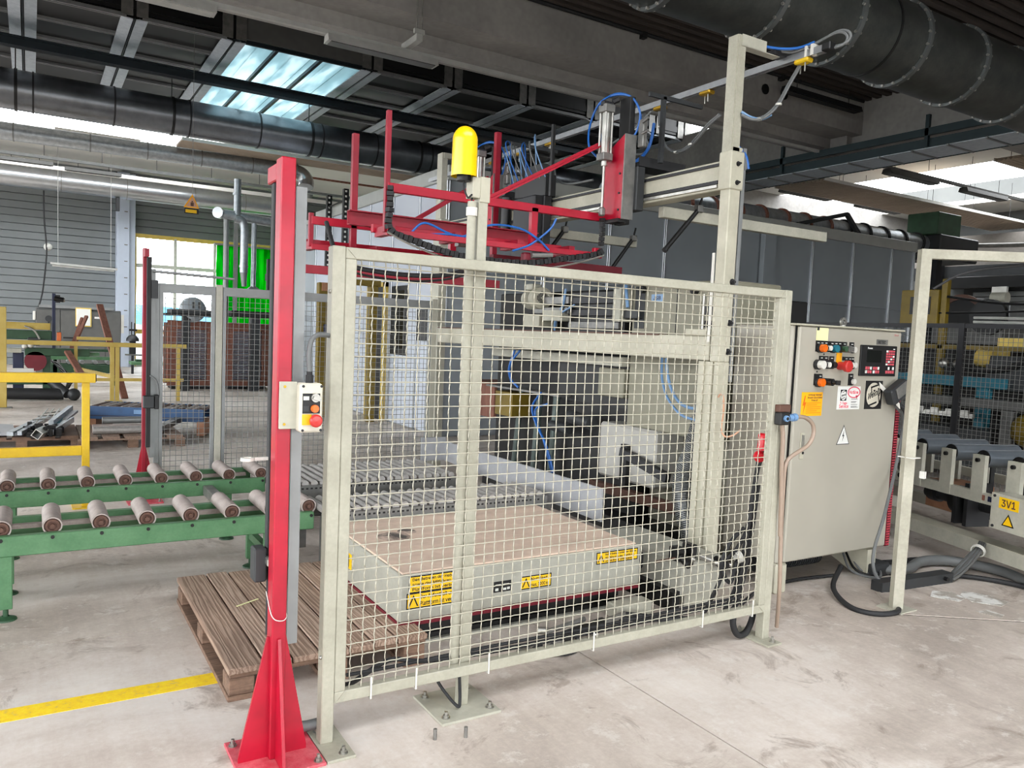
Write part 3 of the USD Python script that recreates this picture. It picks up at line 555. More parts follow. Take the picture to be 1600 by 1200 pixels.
# ---- roller conveyors, grey lanes
def roller(t, x, y0, y1, z, r, m, ends='steel_dark', name='roller'):
    p = obj(t, name, B().cyl((x, y0, z), (x, y1, z), r, 16), m, 35)
    return p
def grey_lane(label, x0, x1, y0, y1, z, pitch, grp=None):
    t = thing('roller_conveyor', label, 'roller conveyor', ((x0 + x1) / 2, (y0 + y1) / 2, 0))
    for y in (y0, y1): obj(t, 'side_rail', B().box(x0, y - .02, z - .14, x1, y + .02, z - .035).box(x0, y - .035, z - .14, x1, y + .035, z - .132), 'steel_dull')
    n = int((x1 - x0 - .06) / pitch)
    for k in range(n + 1): roller(t, x0 + .035 + pitch * k, y0 + .012, y1 - .012, z - .026, .026, 'roller_grey')
    hb = B()
    for k in range(2 * n): hb.box(x0 + .03 + pitch / 2 * k, y0 - .0215, z - .062, x0 + .047 + pitch / 2 * k, y0 - .0195, z - .05)
    obj(t, 'rail_slots', hb, 'dark', kind='stuff')
    for x in (x0 + .15, x1 - .15):
        for y in (y0, y1): obj(t, 'leg', B().box(x - .025, y - .018, 0, x + .025, y + .018, z - .14), 'steel_dull')
    for x in (x0 + .12, (x0 + x1) / 2, x1 - .25): obj(t, 'rail_bolt', B().cyl((x, y0 - .02, z - .1), (x, y0 - .032, z - .1), .012, 6), 'steel')
    return t
grey_lane('grey roller lane nearest the lift table with many slim dusty rollers', 1.585, 3.30, 4.79, 5.20, .5, .068)
grey_lane('grey roller lane farther from the lift table with many slim rollers', 1.585, 3.02, 5.70, 6.44, .5, .068)
t = thing('guide_sheet', 'long bright sheet metal guide plate at the right of the roller lanes', 'sheet metal', (3.44, 5.5, .35))
obj(t, 'sheet', B().add([(3.44, 4.30, .36), (3.36, 6.7, .44), (3.36, 6.7, .62), (3.44, 4.30, .60), (3.455, 4.30, .36), (3.375, 6.7, .44), (3.375, 6.7, .62), (3.455, 4.30, .60)], [[0, 1, 2, 3], [4, 7, 6, 5], [3, 2, 6, 7], [0, 3, 7, 4]]), 'sheet_white')
obj(t, 'end_plate', B().box(3.12, 6.60, .44, 3.37, 6.62, .66), 'sheet_white'); obj(t, 'stand', B().box(3.46, 5.0, 0, 3.5, 5.05, .55).box(3.42, 6.4, 0, 3.46, 6.45, .55), 'steel_dull')

# ---- green roller conveyor
def green_lane(label, y0, y1, z=.46):
    t = thing('green_conveyor', label, 'roller conveyor', (-.2, (y0 + y1) / 2, 0))
    for y in (y0, y1): obj(t, 'side_rail', B().box(-2.0, y - .025, z - .11, 1.56, y + .025, z, .004), 'green_paint')
    obj(t, 'belt_guide', B().box(-2.0, y1 - .13, z - .045, 1.5, y1 - .09, z - .02), 'roller_pink')
    for k in range(-6, 8):
        x = -.14 + .24 * k + .0
        r = obj(t, 'roller', B().pipe((x, y0 + .03, z + .028), (x, y1 - .03, z + .028), .049, .042, 24), 'roller_pink', 35)
        obj(r, 'hub', B().cyl((x, y0 + .06, z + .028), (x, y0 + .046, z + .028), .042, 20).pipe((x, y0 + .05, z + .028), (x, y0 + .036, z + .028), .036, .024, 18).cyl((x, y0 + .05, z + .028), (x, y0 + .02, z + .028), .012, 12), 'hub_brown', 35)
        obj(t, 'rail_bolt', B().cyl((x, y0 - .025, z - .02), (x, y0 - .033, z - .02), .010, 8), 'dark')
    for x in (-1.7, -.12, 1.28):
        for y in (y0, y1):
            obj(t, 'leg', B().box(x - .032, y - .02, .06, x + .032, y + .02, z - .11, .003), 'green_paint')
            obj(t, 'foot', B().cyl((x, y, .02), (x, y, .06), .014, 10).lathe((x, y, 0), (0, 0, 1), [(0, .055), (.008, .052), (.022, .018)], 20), 'green_dark', 35)
        obj(t, 'cross_bar', B().box(x - .02, y0, .2, x + .02, y1, .25), 'green_paint')
    return t
green_lane('green roller conveyor lane nearest the camera with pinkish dusty rollers', 4.90, 5.36)
green_lane('second green roller conveyor lane behind the nearest one', 6.14, 6.62)
t = thing('conveyor_tie', 'grey cross beam joining the two green conveyor lanes', 'cross beam', (1.15, 5.7, .4))
obj(t, 'tie_beam', B().box(1.10, 5.39, .36, 1.17, 6.11, .43, .004), 'steel_dull'); obj(t, 'tie_beam', B().box(-1.5, 5.39, .36, -1.43, 6.11, .43, .004), 'steel_dull')

# ---- control cabinet
t = thing('control_cabinet', 'large beige electrical control cabinet with buttons, display and warning stickers', 'control cabinet', (4.8, 3.65, 0))
obj(t, 'body', B().box(4.235, 3.418, .205, 5.395, 3.90, 1.80, .012), 'cabinet')
obj(t, 'door', B().box(4.272, 3.385, .222, 5.378, 3.415, 1.790, .008), 'cabinet')
obj(t, 'door_gap', B().box(4.262, 3.413, .214, 4.276, 3.419, 1.796), 'black')
obj(t, 'top_lip', B().box(4.228, 3.375, 1.793, 5.402, 3.91, 1.806, .003), 'cream')
obj(t, 'leg', B().box(4.235, 3.41, 0, 4.345, 3.5, .205, .012), 'cream'); obj(t, 'leg', B().prism([(3.40, .205), (3.88, .205), (3.88, .17), (3.52, .012), (3.40, .012)], 'x', 5.20, 5.30), 'cream')
obj(t, 'skirt', B().box(4.34, 3.86, .02, 5.38, 3.89, .205), 'cream_grey')
obj(t, 'eye_bolt', B().pipe((4.796, 3.46, 1.838), (4.796, 3.446, 1.838), .031, .014, 24).cyl((4.796, 3.453, 1.80), (4.796, 3.453, 1.815), .018, 14), 'steel', 30)
obj(t, 'lock', B().box(4.345, 3.378, .915, 4.382, 3.386, 1.09, .002), 'cream'); obj(t, 'lock_plate', B().box(4.352, 3.376, .99, 4.378, 3.379, 1.075), 'steel'); obj(t, 'keyhole', B().cyl((4.372, 3.379, .955), (4.372, 3.374, .955), .009, 12), 'black')
vt = B()
for k in range(64):
    for j in range(3): vt.box(5.398 + .0145 * j, 3.390, .225 + .019 * k, 5.407 + .0145 * j, 3.397, .233 + .019 * k)
obj(t, 'vent_panel', B().box(5.394, 3.396, .215, 5.44, 3.88, 1.45), 'maroon', label='dark red ventilation grille')
obj(t, 'vent_fins', vt, 'key_red', kind='stuff')
fy = 3.385
def pb(x, z, m, r=.026, d=.03, kind='push_button', label=None, tag='black'):
    b = B().cyl((x, fy, z), (x, fy - d * .45, z), r * 1.12, 20); obj(t, 'bezel', b, 'steel_dark' if m != 'black' else 'charcoal', 30)
    return obj(t, kind, B().cyl((x, fy - d * .45, z), (x, fy - d, z), r * .92, 20), m, 30, label=label)
def plate(x0, z0, x1, z1, m='black'): obj(t, 'legend_plate', B().box(x0, fy - .004, z0, x1, fy + .001, z1), m)
def legend(x, z, w=.02, m='lamp_lens'): obj(t, 'legend_print', B().box(x - w / 2, fy - .0055, z, x + w / 2, fy - .004, z + .006), m)
plate(4.432, 1.628, 4.565, 1.70); plate(4.570, 1.628, 4.70, 1.70); plate(4.705, 1.635, 4.755, 1.70); plate(4.785, 1.63, 4.833, 1.70)
for x in (4.455, 4.495, 4.535, 4.598, 4.64, 4.68, 4.73, 4.81): legend(x, 1.683)
pb(4.470, 1.652, 'orange', .028, .05, label='orange indicator lamp'); pb(4.515, 1.652, 'black', .018); pb(4.549, 1.654, 'white_plastic', .019, .035)
pb(4.603, 1.652, 'teal', .027, .045, label='green push button'); pb(4.655, 1.652, 'black', .018); pb(4.690, 1.652, 'green_dark', .02, .05)
obj(t, 'key_switch', B().cyl((4.735, fy, 1.652), (4.735, fy - .05, 1.652), .024, 18).box(4.731, fy - .075, 1.637, 4.739, fy - .05, 1.667), 'steel_dull', 30)
pb(4.815, 1.65, 'white_plastic', .022, .03)
plate(4.475, 1.575, 4.57, 1.60); plate(4.58, 1.575, 4.63, 1.60); plate(4.72, 1.575, 4.845, 1.60); plate(4.485, 1.515, 4.63, 1.575); plate(4.75, 1.515, 4.845, 1.575)
for x in (4.50, 4.545, 4.605, 4.76, 4.80, 4.83): legend(x, 1.584)
pb(4.455, 1.543, 'white_plastic', .03, .06, 'selector_switch'); pb(4.515, 1.543, 'black', .02); pb(4.556, 1.543, 'white_plastic', .02); pb(4.615, 1.543, 'black', .022)
obj(t, 'legend_plate', B().box(4.655, fy - .004, 1.555, 4.71, fy, 1.625), 'sign_orange', label='orange legend plate')
obj(t, 'stop_button', B().cyl((4.69, fy, 1.538), (4.69, fy - .05, 1.538), .028, 22).lathe((4.69, fy - .05, 1.538), (0, -1, 0), [(0, .028), (.006, .04), (.03, .04), (.036, .032), (.037, .001)], 26), 'estop', 35, label='red mushroom emergency stop button')
pb(4.795, 1.545, 'white_plastic', .022, .03); pb(4.833, 1.545, 'white_plastic', .021, .03)
plate(4.438, 1.405, 4.52, 1.48); legend(4.50, 1.462); pb(4.475, 1.425, 'orange', .029, .05, label='orange indicator lamp')
obj(t, 'key_switch', B().cyl((4.525, fy, 1.43), (4.525, fy - .085, 1.43), .024, 18).cyl((4.525, fy - .085, 1.43), (4.525, fy - .11, 1.43), .014, 14).box(4.521, fy - .14, 1.415, 4.529, fy - .11, 1.445), 'black', 30)
plate(4.80, 1.405, 4.85, 1.485); legend(4.825, 1.466); pb(4.835, 1.432, 'white_plastic', .02, .03)
for x, z in ((4.523, 1.612), (4.465, 1.495), (4.66, 1.615), (4.70, 1.625)): obj(t, 'spare_hole', B().cyl((x, fy + .001, z), (x, fy - .003, z), .006, 10), 'charcoal')
# display panel
obj(t, 'display_panel', B().box(4.905, fy - .012, 1.472, 5.317, fy, 1.687, .003), 'black')
obj(t, 'screen', B().box(4.972, fy - .0135, 1.568, 5.135, fy - .0115, 1.652), 'screen', label='dark glossy screen')
obj(t, 'display_print', B().box(4.975, fy - .013, 1.661, 4.985, fy - .0118, 1.674).box(4.988, fy - .013, 1.661, 5.03, fy - .0118, 1.669).box(5.27, fy - .013, 1.662, 5.29, fy - .0118, 1.669), 'paper')
for r in range(6):
    for c in range(4): obj(t, 'key', B().box(5.192 + .026 * c, fy - .014, 1.642 - .0185 * r, 5.213 + .026 * c, fy - .011, 1.656 - .0185 * r, .001), 'key_red' if (r + c) % 5 else 'paper')
for x0 in (4.963, 5.05):
    for r in range(2):
        for c in range(3): obj(t, 'key', B().box(x0 + .026 * c, fy - .014, 1.491 + .026 * r, x0 + .021 + .026 * c, fy - .011, 1.512 + .026 * r, .001), 'key_red' if (c + r) % 3 else 'paper')
for c, r in ((0, 0), (1, 0), (2, 0), (3, 0), (1, 1), (3, 1)): obj(t, 'key', B().box(5.195 + .026 * c, fy - .014, 1.491 + .026 * r, 5.216 + .026 * c, fy - .011, 1.512 + .026 * r, .001), 'key_red' if r == 0 else 'paper')
obj(t, 'name_plate', B().box(5.085, fy - .002, 1.693, 5.215, fy, 1.73), 'steel_dull'); obj(t, 'lettering', B().text('HITEC', .02, (5.10, fy - .002, 1.701), width=.085, bold=True, depth=.001, slant=.2), 'black')
obj(t, 'rating_print', B().text('315 A', .012, (5.285, fy - .001, 1.76), width=.05, depth=.0006), 'key_red')
# stickers
obj(t, 'note', B().box(4.432, fy - .002, 1.702, 4.552, fy, 1.786), 'note_yellow', label='faded yellowish paper note'); obj(t, 'note_clip', B().box(4.436, fy - .004, 1.768, 4.456, fy, 1.792), 'charcoal')
obj(t, 'warning_sticker', B().box(4.33, fy - .001, 1.20, 4.542, fy, 1.358), 'sign_orange', label='yellow orange warning sticker')
b = B().text('Achtung! Netzteil', .011, (4.395, fy - .001, 1.335), width=.135, depth=.0006, bold=True).text('Steuern abschalten', .011, (4.388, fy - .001, 1.317), width=.15, depth=.0006, bold=True).text('Fremd!', .011, (4.43, fy - .001, 1.299), width=.06, depth=.0006, bold=True)
obj(t, 'lettering', b, 'hub_brown')
b = B()
for k in range(6): b.box(4.38, fy - .0016, 1.284 - .013 * k, 4.53 - (.04 if k % 3 == 1 else 0), fy - .0008, 1.287 - .013 * k)
obj(t, 'small_print', b, 'orange')
obj(t, 'lightning_bolt', B().prism([(4.362, 1.335), (4.370, 1.335), (4.362, 1.29), (4.378, 1.293), (4.352, 1.215), (4.360, 1.272), (4.343, 1.268)], 'y', fy - .0018, fy - .0008), 'orange')
obj(t, 'service_sticker', B().box(4.697, fy - .001, 1.239, 4.945, fy, 1.398), 'paper', label='white service sticker with pink lettering')
obj(t, 'sticker_logo', B().box(4.73, fy - .0016, 1.30, 4.795, fy - .0008, 1.375), 'black')
def oval(cx, cz, rx, rz, n=40): return [(cx + rx * math.cos(a), cz + rz * math.sin(a)) for a in np.linspace(0, 2 * math.pi, n, endpoint=False)]
obj(t, 'sticker_oval', B().prism(oval(4.762, 1.337, .03, .034), 'y', fy - .0022, fy - .0015), 'paper')
obj(t, 'lettering', B().text('Weinig', .012, (4.737, fy - .0022, 1.326), (1, 0, .25), width=.05, depth=.0006, bold=True, slant=.25).bar((4.748, fy - .0024, 1.356), (4.78, fy - .0024, 1.366), .001, .004).bar((4.744, fy - .0024, 1.312), (4.778, fy - .0024, 1.322), .001, .004), 'black')
rng_ = Polygon(oval(4.875, 1.357, .07, .04)).difference(Polygon(oval(4.875, 1.357, .061, .033)))
m_ = trimesh.creation.extrude_polygon(rng_, .0008, engine='earcut'); v_ = np.array(m_.vertices)[:, [0, 2, 1]]; v_[:, 1] += fy - .0018
b = B().add(v_, m_.faces[:, ::-1]).text('Hotline', .022, (4.82, fy - .001, 1.347), width=.10, depth=.0006, bold=True).prism([(4.895, 1.335), (4.925, 1.335), (4.908, 1.312)], 'y', fy - .0018, fy - .0008)
b.text('7-Tage-', .018, (4.728, fy - .001, 1.274), width=.085, depth=.0006, bold=True).text('Service', .022, (4.722, fy - .001, 1.25), width=.10, depth=.0006, bold=True)
obj(t, 'lettering', b, 'pink_print')
b = B()
for k, (x0, x1, z) in enumerate(((4.85, 4.92, 1.309), (4.85, 4.91, 1.29), (4.85, 4.9, 1.284), (4.85, 4.92, 1.27), (4.85, 4.915, 1.257), (4.85, 4.93, 1.252))): b.box(x0, fy - .0016, z, x1, fy - .0008, z + .003)
obj(t, 'small_print', b, 'charcoal')
obj(t, 'logo_sticker', B().box(5.0, fy - .0015, 1.238, 5.195, fy, 1.438), 'black', label='black sticker with pale oval logo')
obj(t, 'logo_oval', B().prism(oval(5.097, 1.338, .082, .087, 56), 'y', fy - .0022, fy - .0012), 'logo_cream')
b = B().text('Weinig', .042, (5.026, fy - .0022, 1.302), (1, 0, .33), width=.145, depth=.0008, bold=True, slant=.22)
b.bar((5.06, fy - .0026, 1.39), (5.152, fy - .0026, 1.412), .001, .012).bar((5.044, fy - .0026, 1.262), (5.136, fy - .0026, 1.287), .001, .012).bar((5.075, fy - .0026, 1.334), (5.066, fy - .0026, 1.392), .009, .001, up=(0, 1, 0)).bar((5.165, fy - .0026, 1.285), (5.15, fy - .0026, 1.345), .008, .001, up=(0, 1, 0))
b.cyl((5.10, fy - .0026, 1.368), (5.10, fy - .002, 1.368), .008, 12).cyl((5.148, fy - .0026, 1.38), (5.148, fy - .002, 1.38), .008, 12)
obj(t, 'logo_lettering', b, 'black')
obj(t, 'hazard_sign', B().prism([(4.722, .995), (4.866, .995), (4.794, 1.133)], 'y', fy - .0012, fy), 'lamp_dark')
obj(t, 'hazard_face', B().prism([(4.732, 1.001), (4.856, 1.001), (4.794, 1.12)], 'y', fy - .0018, fy - .001), 'paper', label='white triangle sign with lightning flash')
obj(t, 'lightning_bolt', B().prism([(4.80, 1.095), (4.779, 1.052), (4.792, 1.055), (4.784, 1.018), (4.803, 1.063), (4.791, 1.06)], 'y', fy - .0026, fy - .0016), 'black')
obj(t, 'base_hose', B().tube([(4.36, 3.7, .12), (4.6, 3.72, .11), (4.9, 3.74, .10), (5.1, 3.76, .08)], .055, 14), 'rubber', 40, label='black ribbed hose under the cabinet')
hb = B()
for k in range(26): hb.pipe((4.36 + .027 * k, 3.7 + .002 * k, .12 - .0012 * k), (4.372 + .027 * k, 3.7 + .002 * k, .12 - .0012 * k), .062, .05, 14)
obj(t, 'hose_ribs', hb, 'charcoal', kind='stuff')
# plug at the cabinet's right edge and its cable
t = thing('mains_plug', 'dark grey plug connector with cable hanging at the right edge of the cabinet', 'plug', (5.35, 3.36, 1.3))
obj(t, 'mount_plate', B().add([(5.150, 3.384, 1.43), (5.160, 3.384, 1.39), (5.285, 3.30, 1.245), (5.275, 3.30, 1.285), (5.150, 3.379, 1.43), (5.160, 3.379, 1.39), (5.285, 3.295, 1.245), (5.275, 3.295, 1.285)], [[0, 3, 2, 1], [4, 5, 6, 7], [0, 1, 5, 4], [1, 2, 6, 5], [2, 3, 7, 6], [3, 0, 4, 7]]), 'white_plastic')
obj(t, 'connector', B().box(5.185, 3.29, 1.285, 5.385, 3.365, 1.405, .012).rot((5.245, 3.33, 1.345), -28, 'y'), 'charcoal')
obj(t, 'latch', B().box(5.225, 3.279, 1.32, 5.36, 3.292, 1.40, .004).rot((5.245, 3.33, 1.345), -28, 'y'), 'steel_dull')
each(t, 'cable', [B().tube([(5.30, 3.33, 1.28), (5.38, 3.31, 1.22), (5.42, 3.3, 1.05), (5.38, 3.28, .9), (5.20, 3.18, .70), (5.02, 3.06, .42), (4.88, 2.98, .15), (4.80, 2.9, .02), (4.66, 2.82, .016), (4.50, 2.86, .016), (4.47, 3.02, .016), (4.62, 3.25, .05), (4.9, 3.4, .12)], .017, 10)], 'rubber', 40)
each(t, 'cable', [B().tube([(5.31, 3.35, 1.27), (5.44, 3.36, 1.15), (5.40, 3.36, .85), (5.18, 3.28, .5), (5.02, 3.24, .22), (5.05, 3.2, .06), (5.2, 3.16, .02)], .012, 8)], 'cable_grey', 40)

# ---- pneumatic valve on the fence's right post with hose
t = thing('air_valve', 'black and blue compressed air valve with clear hose loop on the right fence post', 'valve', (3.53, 2.86, 1.2))
obj(t, 'bracket', B().box(3.475, 2.85, 1.295, 3.565, 2.885, 1.335, .003), 'hub_brown')
obj(t, 'block', B().box(3.47, 2.835, 1.225, 3.545, 2.882, 1.295, .006), 'black')
obj(t, 'fitting', B().cyl((3.508, 2.836, 1.262), (3.508, 2.822, 1.262), .017, 18), 'blue_light', 30); obj(t, 'fitting', B().cyl((3.508, 2.823, 1.262), (3.508, 2.819, 1.262), .009, 14), 'black', 30)
obj(t, 'coupling', B().cyl((3.545, 2.85, 1.262), (3.578, 2.85, 1.264), .018, 14).cyl((3.578, 2.85, 1.264), (3.606, 2.85, 1.266), .022, 16), 'blue_light', 30)
obj(t, 'coupling', B().cyl((3.606, 2.85, 1.266), (3.628, 2.85, 1.268), .011, 12), 'brass', 30)
each(t, 'hose', [B().tube([(3.62, 2.85, 1.268), (3.69, 2.85, 1.262), (3.755, 2.85, 1.225), (3.77, 2.85, 1.17), (3.735, 2.85, 1.11), (3.66, 2.85, 1.075), (3.585, 2.852, 1.04), (3.56, 2.855, 1.0), (3.56, 2.86, .9), (3.575, 2.865, .6), (3.60, 2.87, .3), (3.70, 2.95, .03)], .0115, 10)], 'hose_clear', 40)
each(t, 'hose', [B().tube([(3.515, 2.862, 1.225), (3.53, 2.862, 1.15), (3.535, 2.862, 1.0), (3.548, 2.862, .85), (3.565, 2.862, .6)], .0125, 10)], 'hose_clear', 40)
t = thing('power_plug', 'red power plug and socket hanging behind the right end of the mesh', 'plug', (3.56, 3.05, 1.1))
obj(t, 'socket', B().cyl((3.60, 3.05, 1.125), (3.585, 3.05, 1.05), .028, 18).box(3.575, 3.02, 1.09, 3.625, 3.08, 1.15, .01), 'plug_red', 35)
obj(t, 'plug_cap', B().lathe((3.545, 3.03, 1.03), (-.6, -.7, -.35), [(0, .03), (.02, .034), (.035, .028), (.042, .001)], 22), 'plug_red', 35)
obj(t, 'plug_body', B().cyl((3.587, 3.05, 1.05), (3.565, 3.05, .95), .022, 16, .014), 'black', 30)
each(t, 'cable', [B().tube([(3.565, 3.05, .95), (3.555, 3.06, .8), (3.545, 3.07, .62), (3.50, 3.1, .48), (3.44, 3.13, .40), (3.42, 3.12, .33), (3.46, 3.1, .28), (3.50, 3.1, .4), (3.53, 3.12, .25), (3.5, 3.16, .10), (3.48, 3.2, .03)], .012, 8), B().tube([(3.575, 3.06, .95), (3.57, 3.08, .75), (3.56, 3.1, .5), (3.54, 3.1, .3), (3.53, 3.12, .12), (3.48, 3.2, .03), (3.42, 3.26, .02)], .014, 8), B().tube([(3.59, 3.06, .85), (3.60, 3.1, .5), (3.58, 3.12, .25), (3.55, 3.15, .04)], .013, 8), B().tube([(3.52, 3.08, .6), (3.44, 3.1, .52), (3.40, 3.12, .40), (3.42, 3.14, .3), (3.38, 3.16, .18), (3.36, 3.22, .03)], .012, 8)], 'rubber', 40)
obj(t, 'cable_tie', B().pipe((3.49, 3.1, .42), (3.52, 3.09, .43), .035, .031, 12), 'white_plastic')
t = thing('hose_loop', 'thick dark hose bend on the floor under the right fence post', 'hose', (3.42, 2.97, 0))
each(t, 'hose', [B().tube([(3.36, 2.97, .19), (3.345, 2.96, .10), (3.38, 2.955, .035), (3.45, 2.96, .03), (3.52, 2.98, .09), (3.55, 3.0, .16)], .018, 10)], 'rubber', 40)
t = thing('hose_bend', 'thick grey hose curving from the red post foot to the left fence post', 'hose', (.9, 2.98, 0))
each(t, 'hose', [B().tube([(.83, 2.99, .20), (.845, 2.99, .12), (.88, 2.985, .07), (.93, 2.975, .055), (.985, 2.965, .06)], .021, 10)], 'cable_grey', 40)

# ---- gate frame on the right
a = np.array([4.755, 2.885]); d = np.array([.828, -.561]); nrm = np.array([.561, .828])
t = thing('gate_frame', 'open cream steel gate frame standing to the right of the control cabinet', 'gate frame', (4.755, 2.885, 0))
def obar(u0, u1, z0, z1, w=.06, c=0):
    P = [a + d * u0 - nrm * w / 2, a + d * u1 - nrm * w / 2, a + d * u1 + nrm * w / 2, a + d * u0 + nrm * w / 2]
    return B().hexa([(x, y, z0) for x, y in P] + [(x, y, z1) for x, y in P])
obj(t, 'post', obar(-.032, .032, .01, 2.29), 'gate_paint'); obj(t, 'post', obar(1.52, 1.58, .01, 2.29), 'gate_paint'); obj(t, 'top_bar', obar(.032, 1.52, 2.232, 2.29), 'gate_paint')
obj(t, 'base_plate', B().box(4.68, 2.80, 0, 4.85, 2.97, .01), 'cream_grey'); obj(t, 'cable_tie', B().box(4.715, 2.83, .985, 4.80, 2.93, .991), 'white_plastic'); obj(t, 'latch', B().box(4.80, 2.80, .86, 4.825, 2.83, .905), 'white_plastic')
obj(t, 'hook_cable', B().tube([(4.83, 2.86, 2.05), (4.95, 2.78, 2.14), (5.1, 2.68, 2.19), (5.3, 2.54, 2.22), (5.5, 2.4, 2.225)], .008, 8), 'rubber', 30)
# ================================================================ GANTRY AND MACHINE BEHIND THE FENCE
t = thing('gantry', 'cream steel gantry with two columns and long beam carrying red grippers', 'gantry', (3.93, 5.9, 0))
obj(t, 'leg', B().box(3.88, 3.70, 0, 3.98, 3.74, 1.53, .003).box(3.895, 3.74, 0, 3.98, 3.755, 1.53).box(3.88, 3.755, 0, 3.98, 3.80, 1.53, .003).box(3.895, 3.80, 0, 3.98, 3.835, 1.53).box(3.88, 3.835, 0, 3.98, 3.885, 1.53, .003), 'cream')
obj(t, 'column', B().box(3.88, 3.70, 1.53, 3.98, 3.787, 2.93, .006), 'cream')
obj(t, 'side_strip', B().box(3.985, 3.70, 1.4, 4.015, 3.705, 2.93).box(3.985, 3.705, 1.4, 3.99, 3.76, 2.93), 'alu_grey')
obj(t, 'edge_strip', B().box(3.872, 3.79, 1.66, 3.88, 3.81, 2.25), 'white_plastic')
obj(t, 'head_bracket', B().box(3.868, 3.69, 2.655, 3.99, 3.80, 2.90, .006), 'cream')
for z in (2.70, 2.82): bolt(t, 3.93, 3.69, z, .012, 'steel_dark', d=(0, -1, 0))
for z in (1.60, 1.79, 2.06): bolt(t, 3.955, 3.70, z, .016, 'steel_dark', d=(0, -1, 0))
obj(t, 'cable_duct', B().box(3.874, 3.705, 2.90, 3.88, 3.785, 3.63).box(3.88, 3.70, 2.90, 3.945, 3.706, 3.63).box(3.88, 3.775, 2.90, 3.945, 3.785, 3.60), 'fence_paint')
obj(t, 'cable_duct', B().box(3.905, 3.695, 3.565, 4.13, 3.70, 3.635).box(3.905, 3.695, 3.562, 4.26, 3.755, 3.567).box(3.905, 3.75, 3.565, 4.13, 3.755, 3.635), 'cream_grey')
obj(t, 'rail_clamp', B().box(4.20, 3.68, 3.57, 4.40, 3.76, 3.60), 'steel_dark')
obj(t, 'leg', B().box(3.88, 7.9, 0, 3.98, 8.14, 1.72, .004), 'cream_grey'); obj(t, 'column', B().box(3.88, 7.92, 1.72, 3.98, 8.10, 2.9, .004), 'cream_grey')
obj(t, 'cable_duct', B().box(3.88, 7.94, 2.9, 3.95, 8.06, 3.62, .003), 'cream_grey'); obj(t, 'cable_duct', B().box(3.90, 7.93, 3.56, 4.5, 8.0, 3.62, .003), 'cream_grey')
obj(t, 'gantry_beam', B().box(3.885, 3.80, 2.66, 4.02, 8.0, 2.85, .006), 'cream')
obj(t, 'linear_rail', B().box(3.868, 3.80, 2.815, 3.886, 7.9, 2.832), 'steel_dark'); obj(t, 'linear_rail', B().box(3.868, 3.80, 2.70, 3.886, 7.9, 2.722), 'steel_dark'); obj(t, 'rack', B().box(3.862, 3.80, 2.675, 3.886, 7.9, 2.693), 'steel')
obj(t, 'cross_beam', B().box(3.885, 3.80, 1.535, 3.99, 7.95, 1.70, .006), 'cream'); obj(t, 'cross_beam', B().box(3.876, 4.3, 1.694, 3.99, 7.9, 1.704), 'hub_brown')
obj(t, 'stop_block', B().box(3.87, 3.82, 1.70, 3.98, 4.02, 1.745, .004), 'cream')
obj(t, 'chain_guide', B().cyl((3.874, 3.86, 1.745), (3.874, 3.86, 1.98), .009, 10), 'steel', 30)
for y, x1, z in ((4.5, 5.9, 2.62), (6.0, 5.05, 2.60)): obj(t, 'cross_arm', B().box(4.02, y - .03, z - .05, x1, y + .03, z + .03, .003), 'cream_grey')
obj(t, 'wire_hook', B().tube([(3.875, 3.68, 1.30), (3.875, 3.66, 1.325), (3.875, 3.635, 1.30), (3.89, 3.64, 1.20), (3.90, 3.66, 1.09), (3.91, 3.63, 1.045), (3.93, 3.58, 1.06), (3.95, 3.54, 1.10)], .006, 6), 'sign_pink', 30)
ROD = (((4.37, 4.47, 2.67), (4.06, 4.47, 2.34), 'black hanging suction rod with clamp nearest the front gantry column'), ((4.98, 5.95, 2.63), (4.72, 5.95, 2.30), 'black hanging suction rod at the end of the middle cross arm'), ((4.17, 5.95, 2.63), (3.96, 5.95, 2.36), 'black hanging suction rod close behind the red gripper'))
for p, q, l in ROD:
    r = thing('suction_rod', l, 'rod', p); p, q = np.array(p), np.array(q); u = (q - p) / np.linalg.norm(q - p)
    obj(r, 'rod', B().cyl(p, q, .018, 14), 'black', 30); obj(r, 'end_cap', B().cyl(q, q + u * .02, .021, 14), 'rubber', 30)
    obj(r, 'clamp', B().box(*(p - .028), *(p + .028), .006), 'steel_dull'); obj(r, 'lever', B().bar(p, p - u * .09 + np.array([-.03, 0, .03]), .012, .012), 'dark')

# festoon rail with trolleys and cable loops
t = thing('festoon_rail', 'pale horizontal festoon rail running along the gantry top', 'rail', (4.33, 6.5, 3.55))
obj(t, 'rail', B().box(4.31, 3.40, 3.54, 4.355, 9.2, 3.575).box(4.31, 3.40, 3.53, 4.318, 9.2, 3.54).box(4.347, 3.40, 3.53, 4.355, 9.2, 3.54), 'alu')
obj(t, 'end_stop', B().box(4.30, 3.34, 3.53, 4.36, 3.405, 3.58, .006), 'black')
obj(t, 'cable_clip', B().box(4.305, 3.47, 3.53, 4.36, 3.49, 3.60).box(4.305, 3.52, 3.53, 4.36, 3.535, 3.60), 'white_plastic')
TR = [3.56, 4.42, 4.93, 6.5, 7.05, 7.6]
TL_ = ['first brass cable trolley at the near end of the festoon rail', 'brass cable trolley just behind the gantry column top', 'brass cable trolley right of the tall pneumatic cylinder', 'brass cable trolley in the middle of the festoon rail', 'brass cable trolley left of the middle one on the festoon rail', 'brass cable trolley farthest along the festoon rail']
